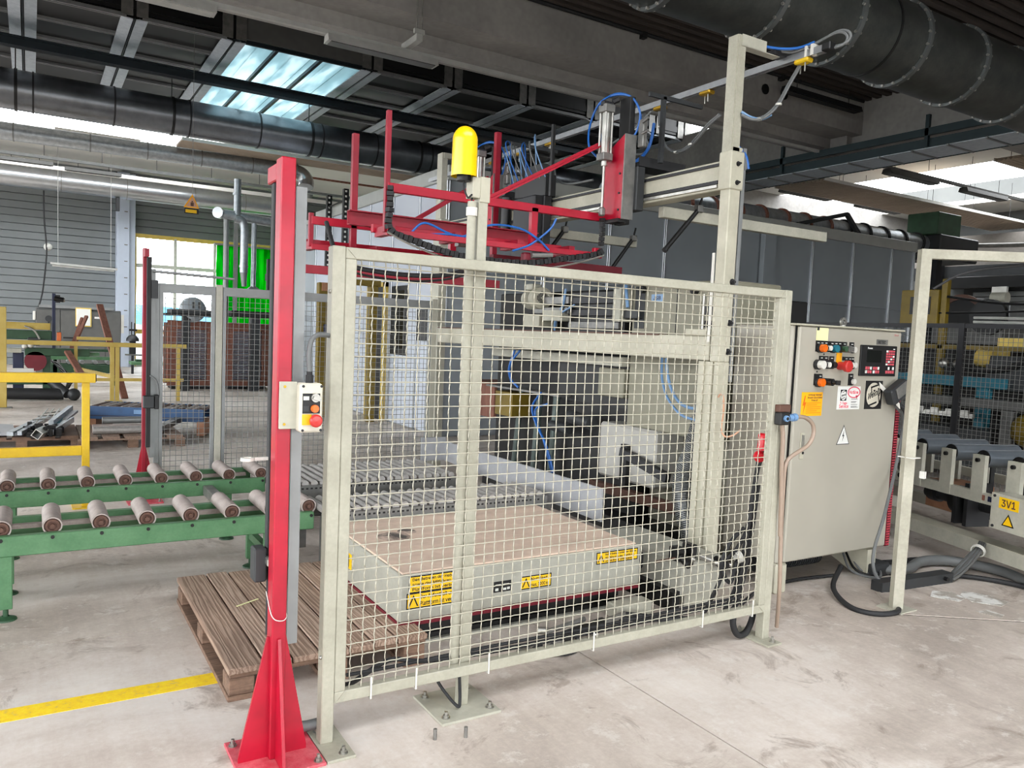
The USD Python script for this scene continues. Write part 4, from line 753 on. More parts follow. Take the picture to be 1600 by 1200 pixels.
for y, l in zip(TR, TL_):
    r = thing('cable_trolley', l, 'cable trolley', (4.33, y, 3.5))
    obj(r, 'body', B().box(4.30, y - .055, 3.50, 4.365, y + .055, 3.53, .008).prism([(y - .05, 3.53), (y + .05, 3.53), (y + .03, 3.548), (y - .03, 3.548)], 'x', 4.315, 4.35), 'yellow' if y < 4 else 'brass')
    obj(r, 'pin', B().cyl((4.32, y - .025, 3.50), (4.32, y - .025, 3.445), .005, 8), 'steel'); obj(r, 'pin', B().cyl((4.345, y + .03, 3.50), (4.345, y + .03, 3.445), .005, 8), 'steel')
t = thing('festoon_cables', 'bundled grey and blue cable loops hanging from the festoon rail', 'cables', (4.3, 5, 3.2))
def loop(name, pts, m, off=((0, 0, 0),), r=.009):
    for o in off: obj(t, name, B().tube(np.array(pts) + np.array(o), r, 7), m, 40)
loop('cable', [(4.33, 3.58, 3.49), (4.26, 3.60, 3.36), (4.17, 3.60, 3.22), (4.08, 3.62, 3.13), (3.99, 3.64, 3.10), (3.93, 3.69, 3.13)], 'cable_grey', ((0, 0, 0), (.012, .02, .012)))
loop('cable', [(4.13, 3.62, 3.15), (4.06, 3.64, 3.115), (3.98, 3.66, 3.12), (3.93, 3.69, 3.15)], 'blue_light')
loop('cable', [(4.25, 3.70, 3.60), (4.30, 3.62, 3.585), (4.33, 3.5, 3.60), (4.36, 3.36, 3.64), (4.38, 3.30, 3.63), (4.385, 3.28, 3.59), (4.36, 3.30, 3.55), (4.34, 3.4, 3.545)], 'cable_grey', ((0, 0, 0), (.01, -.015, .01)))
loop('cable', [(4.12, 3.72, 3.61), (4.22, 3.66, 3.60), (4.3, 3.58, 3.60), (4.33, 3.48, 3.615)], 'blue_hose')
loop('cable', [(4.33, 4.93, 3.49), (4.32, 4.9, 3.36), (4.26, 4.75, 3.17), (4.16, 4.5, 3.07), (4.05, 4.25, 3.06), (3.97, 4.02, 3.13), (3.94, 3.88, 3.17)], 'cable_grey', ((0, 0, 0), (.015, .03, .015)))
loop('cable', [(3.93, 3.74, 2.96), (3.97, 3.72, 2.93), (4.01, 3.70, 2.88), (4.03, 3.69, 2.80)], 'blue_hose'); loop('cable', [(3.92, 3.73, 2.95), (3.96, 3.71, 2.91), (4.0, 3.70, 2.86), (4.02, 3.70, 2.8)], 'cable_grey', ((0, 0, 0), (-.012, 0, -.008)))
loop('cable', [(4.30, 5.0, 3.50), (4.2, 5.1, 3.36), (4.05, 5.15, 3.24), (3.92, 5.12, 3.16)], 'cable_grey'); loop('cable', [(3.80, 5.0, 3.24), (3.86, 4.98, 3.08), (3.98, 4.95, 3.02), (4.1, 4.9, 3.06), (4.2, 4.88, 3.18), (4.22, 4.86, 3.36)], 'blue_hose', ((0, 0, 0), (.01, .02, .012)))
loop('cable', [(4.22, 5.0, 3.44), (4.16, 4.98, 3.34), (4.2, 4.95, 3.28), (4.22, 4.92, 3.2), (4.2, 4.95, 3.14), (4.08, 5.02, 3.13)], 'cable_grey')
loop('cable', [(4.33, 6.5, 3.49), (4.3, 6.4, 3.38), (4.2, 6.2, 3.22), (4.05, 5.95, 3.06), (3.95, 5.6, 2.96), (3.9, 5.2, 2.93)], 'cable_grey', ((0, 0, 0),)); loop('cable', [(4.33, 7.05, 3.49), (4.3, 6.95, 3.35), (4.25, 6.75, 3.2), (4.2, 6.6, 3.05), (4.1, 6.5, 2.95)], 'blue_light', ((0, 0, 0), (.02, .03, .02)))
loop('cable', [(4.33, 7.6, 3.49), (4.3, 7.5, 3.3), (4.25, 7.35, 3.15), (4.2, 7.2, 3.2), (4.2, 7.1, 3.4)], 'cable_grey', ((0, 0, 0), (.02, .03, .02)))
for q_ in ((4.17, 3.6, 3.22), (4.04, 3.64, 3.11), (4.32, 4.9, 3.36), (4.18, 4.55, 3.08), (4.05, 4.26, 3.065)): obj(t, 'cable_tie', B().pipe(np.array(q_) - (0, 0, .006), np.array(q_) + (0, 0, .006), .02, .016, 10), 'white_plastic')

# carriages, cylinders
def carriage(y, label, big=True):
    t = thing('gantry_carriage', label, 'carriage', (3.75, y, 2.6))
    obj(t, 'backing_plate', B().box(3.79, y - .16, 2.60, 3.865, y + .17, 2.92, .006), 'charcoal')
    obj(t, 'mast', B().box(3.74, y - .10, 2.5, 3.79, y + .02, 3.42, .004), 'dark')
    obj(t, 'top_tray', B().box(3.80, y - .16, 2.92, 4.25, y + .02, 2.95).box(3.80, y - .165, 2.92, 4.25, y - .155, 2.99), 'steel_dark')
    obj(t, 'red_slide', B().prism([(y - .12, 2.53), (y + .105, 2.545), (y + .105, 3.02), (y - .12, 3.14)], 'x', 3.69, 3.735), 'red')
    obj(t, 'slide_edge', B().box(3.688, y - .13, 2.53, 3.79, y - .119, 3.14), 'steel_dull'); obj(t, 'foot_pad', B().box(3.67, y - .11, 2.51, 3.75, y + .05, 2.535), 'black')
    for z in (2.60, 2.72, 2.86): obj(t, 'screw', B().cyl((3.69, y - .085, z), (3.683, y - .085, z), .008, 8), 'steel_dark')
    cx, cy = 3.62, y + .02
    cb = B().cyl((cx, cy, 3.00), (cx, cy, 3.31), .032, 18)
    for k in range(4):
        aa = math.pi / 4 + k * math.pi / 2; cb.cyl((cx + .043 * math.cos(aa), cy + .043 * math.sin(aa), 2.96), (cx + .043 * math.cos(aa), cy + .043 * math.sin(aa), 3.35), .009, 8)
    obj(t, 'cylinder_tube', cb, 'steel', 30)
    obj(t, 'cylinder_cap', B().box(cx - .045, cy - .045, 2.955, cx + .045, cy + .045, 3.01, .006), 'steel_dull'); obj(t, 'cylinder_cap', B().box(cx - .045, cy - .045, 3.30, cx + .045, cy + .045, 3.36, .006), 'steel_dull')
    obj(t, 'cap_ridges', B().box(cx - .05, cy - .02, 3.34, cx + .05, cy + .02, 3.385, .01).cyl((cx + .05, cy, 3.39), (cx + .09, cy - .02, 3.41), .02, 10), 'steel_dark')
    obj(t, 'piston_rod', B().cyl((cx, cy, 2.60), (cx, cy, 2.955), .011, 12).cyl((cx, cy, 2.92), (cx, cy, 2.96), .024, 14), 'steel', 30)
    obj(t, 'clevis', B().box(cx - .022, cy - .022, 2.555, cx + .022, cy + .022, 2.62, .01), 'steel_dull')
    each(t, 'air_hose', [B().tube([(cx - .02, cy + .05, 2.98), (cx - .05, cy + .13, 3.08), (cx - .02, cy + .17, 3.25), (cx + .02, cy + .12, 3.40), (cx + .08, cy + .02, 3.45), (cx + .14, cy - .1, 3.42), (cx + .17, cy - .17, 3.30), (cx + .17, cy - .15, 3.18), (cx + .16, cy - .1, 3.12)], .008, 8), B().tube([(cx - .01, cy + .06, 3.32), (cx + .02, cy + .09, 3.41), (cx + .09, cy + .0, 3.46), (cx + .15, cy - .11, 3.41), (cx + .18, cy - .17, 3.28), (cx + .18, cy - .14, 3.2)], .006, 8)], 'blue_hose', 40)
    obj(t, 'valve', B().box(3.79, y - .2, 3.05, 3.83, y - .14, 3.25, .006).cyl((3.78, y - .2, 3.22), (3.78, y - .26, 3.24), .012, 8).cyl((3.78, y - .2, 3.14), (3.78, y - .26, 3.15), .012, 8), 'steel_dull', 30)
    obj(t, 'bracket_post', B().box(3.93, y - .24, 2.95, 3.96, y - .21, 3.42), 'charcoal'); obj(t, 'bracket_post', B().box(3.80, y - .24, 3.40, 4.32, y - .22, 3.43), 'charcoal')
    return t
carriage(4.68, 'nearer gantry carriage with red slide and bright pneumatic cylinder')
t2 = carriage(6.58, 'farther gantry carriage with red slide and bright pneumatic cylinder')
obj(t2, 'red_upright', B().box(3.70, 6.44, 2.38, 3.75, 6.49, 3.52), 'red_dark')
t = thing('valve_cluster', 'dense cluster of black valves and blue hoses behind the farther carriage', 'valves', (3.85, 6.1, 3.0))
obj(t, 'block', B().box(3.80, 5.75, 2.86, 3.92, 6.25, 3.05, .008), 'black'); obj(t, 'block', B().box(3.82, 5.85, 3.05, 3.9, 6.1, 3.16, .008), 'charcoal'); obj(t, 'column', B().box(3.78, 5.72, 2.3, 3.86, 6.0, 2.86, .006), 'steel_dark'); obj(t, 'post', B().box(3.80, 5.66, 2.85, 3.825, 5.69, 3.45), 'black')
rng = random.Random(11)
for k in range(7):
    y = 5.75 + .085 * k; obj(t, 'hose', B().tube([(3.80, y, 3.02), (3.72 + rng.uniform(-.05, .05), y + .05, 3.22 + rng.uniform(-.05, .12)), (3.78, y + .16, 3.36 + rng.uniform(-.08, .05)), (3.86, y + .25, 3.2), (3.85, y + .2, 3.0)], .006, 6), ('blue_light', 'cable_grey', 'blue_hose')[k % 3], 40)
t = thing('drive_unit', 'dark steel drive unit with cable chain below the farther carriage', 'drive', (3.8, 6.0, 2.3))
obj(t, 'column', B().box(3.70, 5.75, 2.30, 3.86, 6.1, 2.86, .01), 'steel_dark'); obj(t, 'plate', B().box(3.62, 5.7, 2.24, 3.9, 6.2, 2.30), 'black'); obj(t, 'motor', B().cyl((3.74, 6.28, 2.55), (3.74, 6.28, 2.9), .05, 16), 'black', 30)

# red gripper frames
def gripper(y, x0, x1, ztop, zbot, label, zpost, diag=True):
    t = thing('gripper_frame', label, 'gripper frame', ((x0 + x1) / 2, y, zbot))
    obj(t, 'top_bar', B().box(x0, y - .02, ztop - .028, x1, y + .02, ztop + .028, .002), 'red')
    obj(t, 'bottom_bar', B().box(x0, y - .03, zbot - .02, x1, y + .0, zbot + .02, .002), 'red'); obj(t, 'bottom_bar', B().box(x0, y + .22, zbot + .02, x1 - .2, y + .26, zbot + .075, .002), 'red')
    obj(t, 'upright', B().box(x0 - .016, y - .016, zbot, x0 + .016, y + .016, zpost, .002), 'red_dark'); obj(t, 'upright', B().box(x0 + 1.1, y - .02, zbot, x0 + 1.15, y + .02, ztop), 'red'); 
    for x in (x0 + .02, x0 + .5, x0 + 1.0, x0 + 1.45): obj(t, 'bridge', B().box(x, y, zbot - .01, x + .05, y + .24, zbot + .05), 'red_dark')
    if diag:
        obj(t, 'brace', B().bar((x0 + .70, y, ztop - .02), (x1 - .01, y - .06, ztop + .55), .035, .012), 'red'); obj(t, 'brace', B().bar((x0 + .70, y + .015, ztop - .005), (x1 - .01, y - .045, ztop + .565), .012, .03), 'red')
    return t
t = gripper(4.79, 1.955, 3.69, 2.56, 2.275, 'nearer red gripper frame hanging from the gantry above the fence', 3.04)
obj(t, 'end_plate', B().box(3.62, 4.76, 2.27, 3.69, 4.8, 2.33, .004), 'red'); obj(t, 'clamp', B().box(3.0, 4.76, 2.17, 3.28, 4.82, 2.24, .01), 'maroon'); obj(t, 'fitting', B().cyl((3.05, 4.75, 2.22), (3.22, 4.74, 2.235), .02, 10), 'steel_dull', 30)
each(t, 'air_hose', [B().tube([(2.12, 4.78, 2.28), (2.22, 4.77, 2.36), (2.4, 4.77, 2.31), (2.52, 4.77, 2.305), (2.72, 4.77, 2.40), (2.95, 4.76, 2.40), (3.1, 4.75, 2.34), (3.2, 4.75, 2.27)], .008, 7), B().tube([(2.12, 4.78, 2.27), (2.35, 4.77, 2.30), (2.5, 4.77, 2.30), (2.62, 4.77, 2.25)], .007, 7), B().tube([(2.9, 4.76, 2.24), (3.05, 4.76, 2.30), (3.2, 4.75, 2.42), (3.25, 4.75, 2.5)], .008, 7)], 'blue_hose', 40)
t = gripper(5.55, 1.70, 3.60, 2.40, 2.215, 'farther red gripper frame with long bars behind the nearer one', 2.45, False)
obj(t, 'upright', B().box(1.99, 5.53, 2.2, 2.035, 5.57, 3.05, .002), 'red_dark'); obj(t, 'channel', B().box(1.86, 5.25, 2.36, 3.4, 5.257, 2.45).box(1.86, 5.2, 2.355, 3.4, 5.25, 2.362).box(1.86, 5.2, 2.448, 3.4, 5.257, 2.455), 'red_dark'); obj(t, 'low_bar', B().box(1.66, 5.6, 2.03, 3.3, 5.64, 2.09), 'red_dark')
obj(t, 'brace', B().bar((2.3, 5.55, 2.36), (3.15, 5.6, 2.90), .03, .03), 'red_dark'); obj(t, 'long_beam', B().box(3.0, 5.2, 2.20, 4.25, 5.26, 2.255), 'maroon'); obj(t, 'clip', B().box(2.75, 5.3, 2.3, 2.9, 5.36, 2.36), 'steel_dull')
# energy chains
def chain(label, pts, r=.022):
    t = thing('drag_chain', label, 'drag chain', pts[0]); P = spline(pts, 12); L = np.r_[0, np.cumsum(np.linalg.norm(np.diff(P, axis=0), axis=1))]; n = int(L[-1] / .034)
    for k in range(n):
        a = np.array([np.interp(L[-1] * k / n, L, P[:, i]) for i in range(3)]); b = np.array([np.interp(L[-1] * (k + .82) / n, L, P[:, i]) for i in range(3)])
        obj(t, 'link', B().bar(a, b, r * (2 if k % 2 else 1.6), r * (1.5 if k % 2 else 1.9)), 'rubber' if k % 3 else 'dark')
    return t
t = chain('black drag chain sagging below the nearer red gripper frame', [(1.96, 4.74, 2.56), (1.955, 4.73, 2.42), (1.96, 4.73, 2.285), (2.12, 4.73, 2.235), (2.40, 4.73, 2.175), (2.70, 4.73, 2.155), (3.02, 4.73, 2.165), (3.35, 4.73, 2.225), (3.60, 4.73, 2.275), (3.67, 4.73, 2.31)])
obj(t, 'support_strip', B().tube([(1.93, 4.70, 2.265), (2.1, 4.70, 2.20), (2.4, 4.70, 2.125), (2.7, 4.70, 2.09), (3.02, 4.70, 2.11), (3.4, 4.70, 2.19), (3.66, 4.70, 2.27)], .007, 6), 'steel', 30)
chain('short black drag chain hanging at the right end of the nearer gripper', [(3.66, 4.74, 2.55), (3.665, 4.74, 2.45), (3.66, 4.74, 2.34)], .018)
t = thing('sagging_hose', 'two black hoses sagging behind the top rail of the mesh fence', 'hose', (2.1, 5, 2.02))
each(t, 'hose', [B().tube([(1.72, 5.27, 2.36), (1.74, 5.12, 2.15), (1.80, 5.0, 2.06), (2.0, 5.0, 2.035), (2.25, 5.0, 2.03), (2.5, 5.0, 2.05), (2.7, 5.0, 2.11)], .016, 8)], 'rubber', 40); each(t, 'hose', [B().tube([(1.75, 5.0, 2.025), (2.0, 5.0, 1.995), (2.25, 5.0, 1.99), (2.5, 5.0, 2.02), (2.7, 5.0, 2.08)], .008, 8)], 'black', 40)

# machine body behind the gantry
t = thing('feeding_machine', 'bulky woodworking machine with olive housing and dark interior behind the gantry', 'machine', (5.2, 5.8, 0))
obj(t, 'housing', B().box(4.35, 4.12, .92, 4.95, 5.16, 2.12, .012), 'olive'); obj(t, 'lower_housing', B().box(4.6, 4.15, 0, 5.2, 5.1, .92, .01), 'olive')
obj(t, 'panel_seam', B().box(4.345, 4.62, 1.72, 4.352, 4.625, 2.1).box(4.346, 5.0, 1.75, 4.352, 5.12, 2.1), 'charcoal')
obj(t, 'socket', B().box(4.335, 4.93, 1.60, 4.352, 5.06, 1.68), 'black'); obj(t, 'label', B().box(4.344, 4.78, 1.97, 4.352, 4.92, 2.03), 'blue_light'); obj(t, 'label_print', B().text('JSB', .03, (4.3435, 4.90, 1.985), (0, -1, 0), (0, 0, 1), width=.09, depth=.001, bold=True), 'navy')
obj(t, 'connector', B().box(4.29, 5.02, 1.83, 4.352, 5.2, 1.90, .006), 'charcoal'); obj(t, 'vent_slot', B().box(4.344, 4.16, 1.86, 4.352, 4.32, 1.93), 'black'); obj(t, 'vent_slot', B().box(4.344, 4.16, 1.77, 4.352, 4.32, 1.82), 'dark')
obj(t, 'knob', B().cyl((4.35, 5.02, 2.07), (4.31, 5.02, 2.07), .03, 14), 'dark', 30); obj(t, 'knob', B().cyl((4.35, 4.42, 2.05), (4.31, 4.42, 2.05), .03, 14), 'dark', 30)
obj(t, 'frame', B().box(4.5, 5.16, 0, 6.6, 7.6, 2.1, .01), 'dark')
obj(t, 'slide_block', B().box(4.32, 5.22, 1.70, 4.5, 6.0, 2.07, .006), 'black'); 
for k in range(3): obj(t, 'slide_bar', B().box(4.28, 5.25, 1.74 + .11 * k, 4.34, 5.98, 1.80 + .11 * k, .004), 'steel_dark' if k else 'steel_dull')
obj(t, 'bracket', B().box(4.25, 5.2, 1.80, 4.4, 5.3, 2.08, .004), 'cream_grey'); obj(t, 'bracket', B().box(4.2, 6.0, 1.80, 4.45, 6.3, 1.9, .004), 'cream_grey'); obj(t, 'bracket', B().box(4.2, 6.35, 1.74, 4.42, 6.62, 1.86, .004), 'cream')
obj(t, 'side_bar', B().box(4.25, 5.95, 1.96, 4.3, 6.55, 2.03, .004), 'steel_dull'); obj(t, 'side_bar', B().box(4.25, 5.95, 1.87, 4.3, 6.55, 1.93, .004), 'steel_dull')
obj(t, 'white_box', B().box(4.28, 4.70, .46, 4.6, 5.43, .93, .02), 'machine_white'); obj(t, 'pusher', B().box(4.24, 5.0, .42, 4.28, 5.08, .78), 'black'); obj(t, 'pusher', B().bar((4.22, 5.04, .72), (4.2, 4.45, .60), .05, .07), 'steel_dark')
obj(t, 'recess', B().box(4.44, 5.17, 1.05, 4.5, 6.3, 1.5), 'black'); obj(t, 'control_box', B().box(4.33, 5.2, 1.15, 4.5, 5.55, 1.40, .008), 'olive')
obj(t, 'shelf', B().box(4.3, 5.2, 1.42, 4.52, 7.4, 1.50, .004), 'cream_grey'); obj(t, 'shelf', B().box(4.3, 6.1, 1.08, 4.6, 7.5, 1.10), 'steel_dull')
for y in (6.35, 6.65): obj(t, 'support_post', B().cyl((4.4, y, 0), (4.42, y - .05, 1.08), .035, 12), 'leg_grey', 30)
obj(t, 'support_post', B().cyl((4.4, 7.05, 0), (4.42, 6.95, 1.08), .03, 12), 'leg_grey', 30)
obj(t, 'plinth', B().box(4.3, 4.6, 0, 4.75, 7.5, .12), 'black'); obj(t, 'crossbar', B().box(4.25, 4.4, .32, 4.32, 5.5, .40, .004), 'hub_brown'); obj(t, 'bin', B().box(4.28, 6.9, .8, 4.5, 7.25, 1.05), 'mustard'); obj(t, 'crate', B().box(4.5, 7.65, .7, 5.0, 8.3, 1.1, .004), 'wood_brown')
obj(t, 'hydraulic_part', B().cyl((4.25, 5.5, .9), (4.3, 5.9, .92), .06, 14).cyl((4.3, 5.9, .8), (4.3, 6.2, .8), .05, 14), 'charcoal', 30)
each(t, 'air_hose', [B().tube([(4.25, 6.75, 1.5), (4.2, 6.85, 1.35), (4.22, 6.85, 1.2), (4.25, 6.75, 1.12)], .012, 7), B().tube([(4.25, 6.85, 1.5), (4.22, 6.9, 1.3), (4.25, 6.88, 1.15)], .012, 7), B().tube([(4.3, 6.4, 1.1), (4.3, 6.55, .95), (4.28, 6.45, .8), (4.28, 6.25, .6), (4.3, 6.1, .3), (4.32, 6.08, .1)], .012, 7), B().tube([(4.32, 6.3, 1.0), (4.3, 6.5, .9), (4.3, 6.3, .6), (4.34, 6.12, .15)], .01, 7)], 'blue_hose', 40)
each(t, 'air_hose', [B().tube([(4.2, 4.55, 1.52), (4.18, 4.5, 1.4), (4.16, 4.42, 1.28), (4.12, 4.28, 1.2), (4.08, 4.12, 1.18), (4.06, 3.98, 1.2)], .012, 7), B().tube([(4.25, 4.65, 1.52), (4.2, 4.58, 1.36), (4.15, 4.45, 1.22), (4.1, 4.25, 1.12), (4.06, 4.05, 1.1)], .01, 7), B().tube([(4.25, 6.0, 2.1), (4.24, 6.02, 1.95), (4.22, 6.1, 1.8), (4.25, 6.15, 1.7)], .012, 7), B().tube([(4.25, 5.85, 1.95), (4.22, 6.05, 1.85), (4.25, 6.15, 1.72)], .01, 7), B().tube([(4.3, 5.2, 2.15), (4.26, 5.14, 2.05), (4.25, 5.1, 1.92)], .014, 7)], 'blue_light', 40)
t = thing('electric_motor', 'pale electric motor with round fan cover behind the mesh near the top rail', 'motor', (4.28, 6.5, 2.0))
obj(t, 'casing', B().cyl((4.26, 6.42, 2.02), (4.36, 6.78, 2.02), .095, 24), 'cream_grey', 30)
for k in range(14): obj(t, 'cooling_fin', B().box(-.1, -.002, -.115, .1, .002, .115).rot((0, 0, 0), 0).add(*(lambda: (np.array([(-.1, -.003, -.1), (.1, -.003, -.1), (.1, .003, -.1), (-.1, .003, -.1), (-.1, -.003, .1), (.1, -.003, .1), (.1, .003, .1), (-.1, .003, .1)]) , np.array([[0, 1, 2, 3]])))()) if False else B().cyl((4.30 + .005 * k, 6.55 + .016 * k, 2.02), (4.3013 + .005 * k, 6.5545 + .016 * k, 2.02), .105, 20), 'cream_grey')
obj(t, 'fan_cover', B().lathe((4.245, 6.37, 2.02), (.25, .97, 0), [(0, .001), (0, .08), (.012, .105), (.12, .108)], 26), 'cream', 40)
fb = B()
for i in range(-4, 5):
    for j in range(-4, 5):
        if 2 <= i * i + j * j <= 17: fb.box(4.244 + i * -.0135 * .97 - .005, 6.368 + i * .0135 * .25 - .004, 2.015 + j * .0145, 4.244 + i * -.0135 * .97 + .004, 6.369 + i * .0135 * .25, 2.025 + j * .0145)
obj(t, 'fan_grille', fb, 'charcoal', kind='stuff'); obj(t, 'terminal_box', B().box(4.2, 6.5, 2.1, 4.32, 6.62, 2.16, .008), 'cream_grey')
t = thing('spiral_hose', 'grey ribbed spiral extraction hose hanging beside the front gantry leg', 'hose', (4.2, 4.2, .7)); sp = spline([(4.12, 4.02, 1.22), (4.14, 4.08, 1.05), (4.17, 4.17, .85), (4.18, 4.26, .65), (4.18, 4.25, .45), (4.17, 4.16, .28), (4.16, 4.08, .12)], 14)
each(t, 'hose', [B().tube([(4.12, 4.02, 1.22), (4.14, 4.08, 1.05), (4.17, 4.17, .85), (4.18, 4.26, .65), (4.18, 4.25, .45), (4.17, 4.16, .28), (4.16, 4.08, .12)], .068, 14)], 'charcoal', 40)
hb = B()
for k in range(len(sp) - 1): hb.pipe(sp[k], sp[k] + (sp[k + 1] - sp[k]) * .5, .078, .06, 16)
obj(t, 'hose_ribs', hb, 'alu_grey', kind='stuff')
t = thing('machine_leg_plate', 'dark purple cable duct between gantry leg and control cabinet', 'cable duct', (4.08, 3.9, 0)); obj(t, 'duct', B().box(4.06, 3.83, .25, 4.10, 3.93, 1.75), 'hub_brown'); obj(t, 'duct', B().box(4.11, 3.95, 0, 4.2, 4.0, 1.3), 'black'); obj(t, 'socket', B().box(4.07, 3.86, 1.17, 4.11, 3.93, 1.27), 'plug_red')

# ---- grey booth
t = thing('spray_booth', 'long grey panelled booth with bright metal strips behind the machines', 'booth', (11.6, 13.5, 0))
obj(t, 'core', B().box(5.53, 11.03, 0, 17.66, 19.0, 4.0), 'booth'); XS = [5.5, 6.1, 7.3, 8.66, 9.95, 11.4, 12.9, 14.07, 15.43, 16.83, 17.68]
for a_, b_ in zip(XS[:-1], XS[1:]):
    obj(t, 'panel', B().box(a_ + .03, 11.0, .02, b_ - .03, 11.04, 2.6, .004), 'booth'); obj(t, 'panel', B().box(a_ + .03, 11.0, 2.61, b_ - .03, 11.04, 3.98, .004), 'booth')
for x in XS: obj(t, 'strip', B().box(x - .035, 10.97, 0, x - .005, 11.01, 3.98, .006).box(x + .005, 10.97, 0, x + .035, 11.01, 3.98, .006), 'duct_bright')
YS = [11.03, 12.0, 13.1, 14.2, 15.3, 16.4, 17.5]
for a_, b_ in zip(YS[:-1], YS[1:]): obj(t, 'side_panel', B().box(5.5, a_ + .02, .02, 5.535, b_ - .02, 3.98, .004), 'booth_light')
for y in YS[1:]: obj(t, 'strip', B().box(5.48, y - .02, 0, 5.52, y + .02, 3.98, .004), 'duct_bright')
obj(t, 'cornice', B().box(5.46, 10.94, 3.98, 17.72, 11.05, 4.2, .01), 'booth_trim'); obj(t, 'cornice', B().box(5.46, 11.05, 3.98, 5.55, 17.5, 4.2, .01), 'booth_trim'); obj(t, 'roof', B().box(5.5, 11.0, 4.0, 17.7, 19, 4.1), 'booth_trim')
d_ = obj(t, 'window', B().box(5.475, 12.36, 1.22, 5.505, 13.06, 2.42, .06), 'black'); obj(d_, 'pane', B().box(5.466, 12.44, 1.32, 5.476, 12.98, 2.34, .02), 'screen')
obj(t, 'doorway', B().box(5.47, 13.35, 0, 5.505, 14.05, 2.42), 'black'); obj(t, 'door_frame', B().box(5.44, 13.26, 0, 5.5, 13.36, 2.5).box(5.44, 14.05, 0, 5.5, 14.15, 2.5).box(5.44, 13.26, 2.42, 5.5, 14.15, 2.5), 'window_yellow')
obj(t, 'control_box', B().box(5.4, 11.4, 1.5, 5.5, 11.8, 2.0, .01), 'charcoal'); obj(t, 'wall_duct', B().box(12.45, 10.85, 0, 12.8, 10.97, 3.95, .01), 'booth')
t = thing('ribbed_pipe', 'silver ventilation pipe with dark clamps running along the booth roof edge', 'pipe', (15, 11.5, 4.3)); obj(t, 'pipe', B().cyl((9, 11.6, 4.32), (19.0, 11.6, 4.32), .24, 24), 'galv', 40)
for k in range(14): obj(t, 'clamp', B().pipe((9.5 + .7 * k, 11.6, 4.32), (9.56 + .7 * k, 11.6, 4.32), .275, .235, 24), 'wood_brown' if k < 9 else 'rubber')
obj(t, 'stay', B().bar((13.9, 11.3, 4.25), (15.4, 11.2, 4.62), .08, .08).bar((15.4, 11.2, 4.62), (15.9, 11.2, 4.2), .08, .08), 'charcoal')
t = thing('fan_box', 'dark metal fan housing at the right end of the booth pipe', 'fan', (19.6, 11.6, 4.2)); obj(t, 'housing', B().box(18.9, 11.1, 3.95, 20.6, 12.1, 4.55, .03), 'charcoal'); obj(t, 'motor_box', B().box(18.9, 11.2, 4.55, 19.9, 12.0, 5.1, .02), 'green_dark'); obj(t, 'stand', B().box(19.0, 11.2, 0, 19.2, 11.4, 3.95), 'steel_dark')

# ---- far mesh fence and far red post, mirrored across the line
t = thing('mesh_fence', 'far grey wire mesh fence behind the roller conveyors', 'fence', (2.3, 7.75, 0)); w = B()
for a_, b_ in ((1.0, 1.48), (1.55, 3.72)):
    each(t, 'frame', [B().box(a_, 7.73, 1.90, b_, 7.77, 1.98), B().box(a_, 7.73, .10, b_, 7.77, .15)], 'alu_grey'); obj(t, 'stile', B().box(a_, 7.73, .15, a_ + .03, 7.77, 1.90), 'alu_grey'); obj(t, 'stile', B().box(b_ - .03, 7.73, .15, b_, 7.77, 1.90), 'alu_grey')
    n = int((b_ - a_) / .05)
    for k in range(1, n): w.box(a_ + .05 * k - .002, 7.748, .12, a_ + .05 * k + .002, 7.752, 1.93)
    for k in range(36): w.box(a_, 7.7475, .15 + .05 * k - .002, b_, 7.7525, .15 + .05 * k + .002)
obj(t, 'wire_mesh', w, 'wire_grey', kind='stuff')
for x in (1.515, 3.75): obj(t, 'post', B().box(x - .03, 7.72, 0, x + .03, 7.78, 2.0, .003), 'cream_grey')
obj(t, 'post', B().box(.96, 7.72, 0, 1.0, 7.78, 1.98, .003), 'alu_grey')
t = thing('light_barrier_post', 'distant red light barrier post beside the far mesh fence', 'post', (.89, 7.75, 0)); x, y = .885, 7.75
obj(t, 'column', B().box(x - .025, y - .03, .01, x + .008, y + .03, 2.28, .003), 'red_dark'); obj(t, 'arm', B().box(x - .025, y - .15, 2.2, x + .01, y - .03, 2.27), 'red_dark'); obj(t, 'sensor_rod', B().box(x + .0, y - .10, .5, x + .035, y - .05, 2.2), 'dark'); obj(t, 'profile', B().box(x + .035, y - .06, .4, x + .075, y - .01, 2.1), 'alu_grey')
obj(t, 'clamp', B().box(x - .03, y - .16, .86, x + .06, y - .09, .97, .006), 'charcoal'); obj(t, 'clamp', B().box(x + .06, y - .15, .85, x + .10, y - .09, .98, .006), 'black'); obj(t, 'reflector', B().box(x + .03, y - .1, 1.84, x + .09, y - .05, 2.0), 'charcoal'); obj(t, 'cross_rod', B().cyl((x + .05, y - .07, 2.08), (x + .75, y - .07, 2.06), .012, 10), 'alu', 30)
each(t, 'cable', [B().tube([(x + .03, y - .1, 1.15), (x + .08, y - .12, 1.1), (x + .10, y - .12, 1.0), (x + .09, y - .12, .92)], .009, 7)], 'cable_grey', 30)
obj(t, 'gusset', B().prism([(x - .025, .01), (x - .025, .5), (x - .11, .03), (x - .11, .01)], 'y', y - .005, y + .005).prism([(x + .008, .01), (x + .008, .5), (x + .11, .03), (x + .11, .01)], 'y', y - .005, y + .005), 'red'); obj(t, 'base_plate', B().box(x - .15, y - .2, 0, x + .14, y + .15, .012), 'red_dusty')
for dx, dy in ((-.12, -.17), (.11, -.17)): bolt(t, x + dx, y + dy, .012, .01)
obj(None, 'foam_scrap', B().sphere((.62, 7.25, .0), .16, 2, (1, .8, .05)), 'white_plastic', 40, label='pale flat dust heap on the floor by the far red post foot', cat='dust heap')
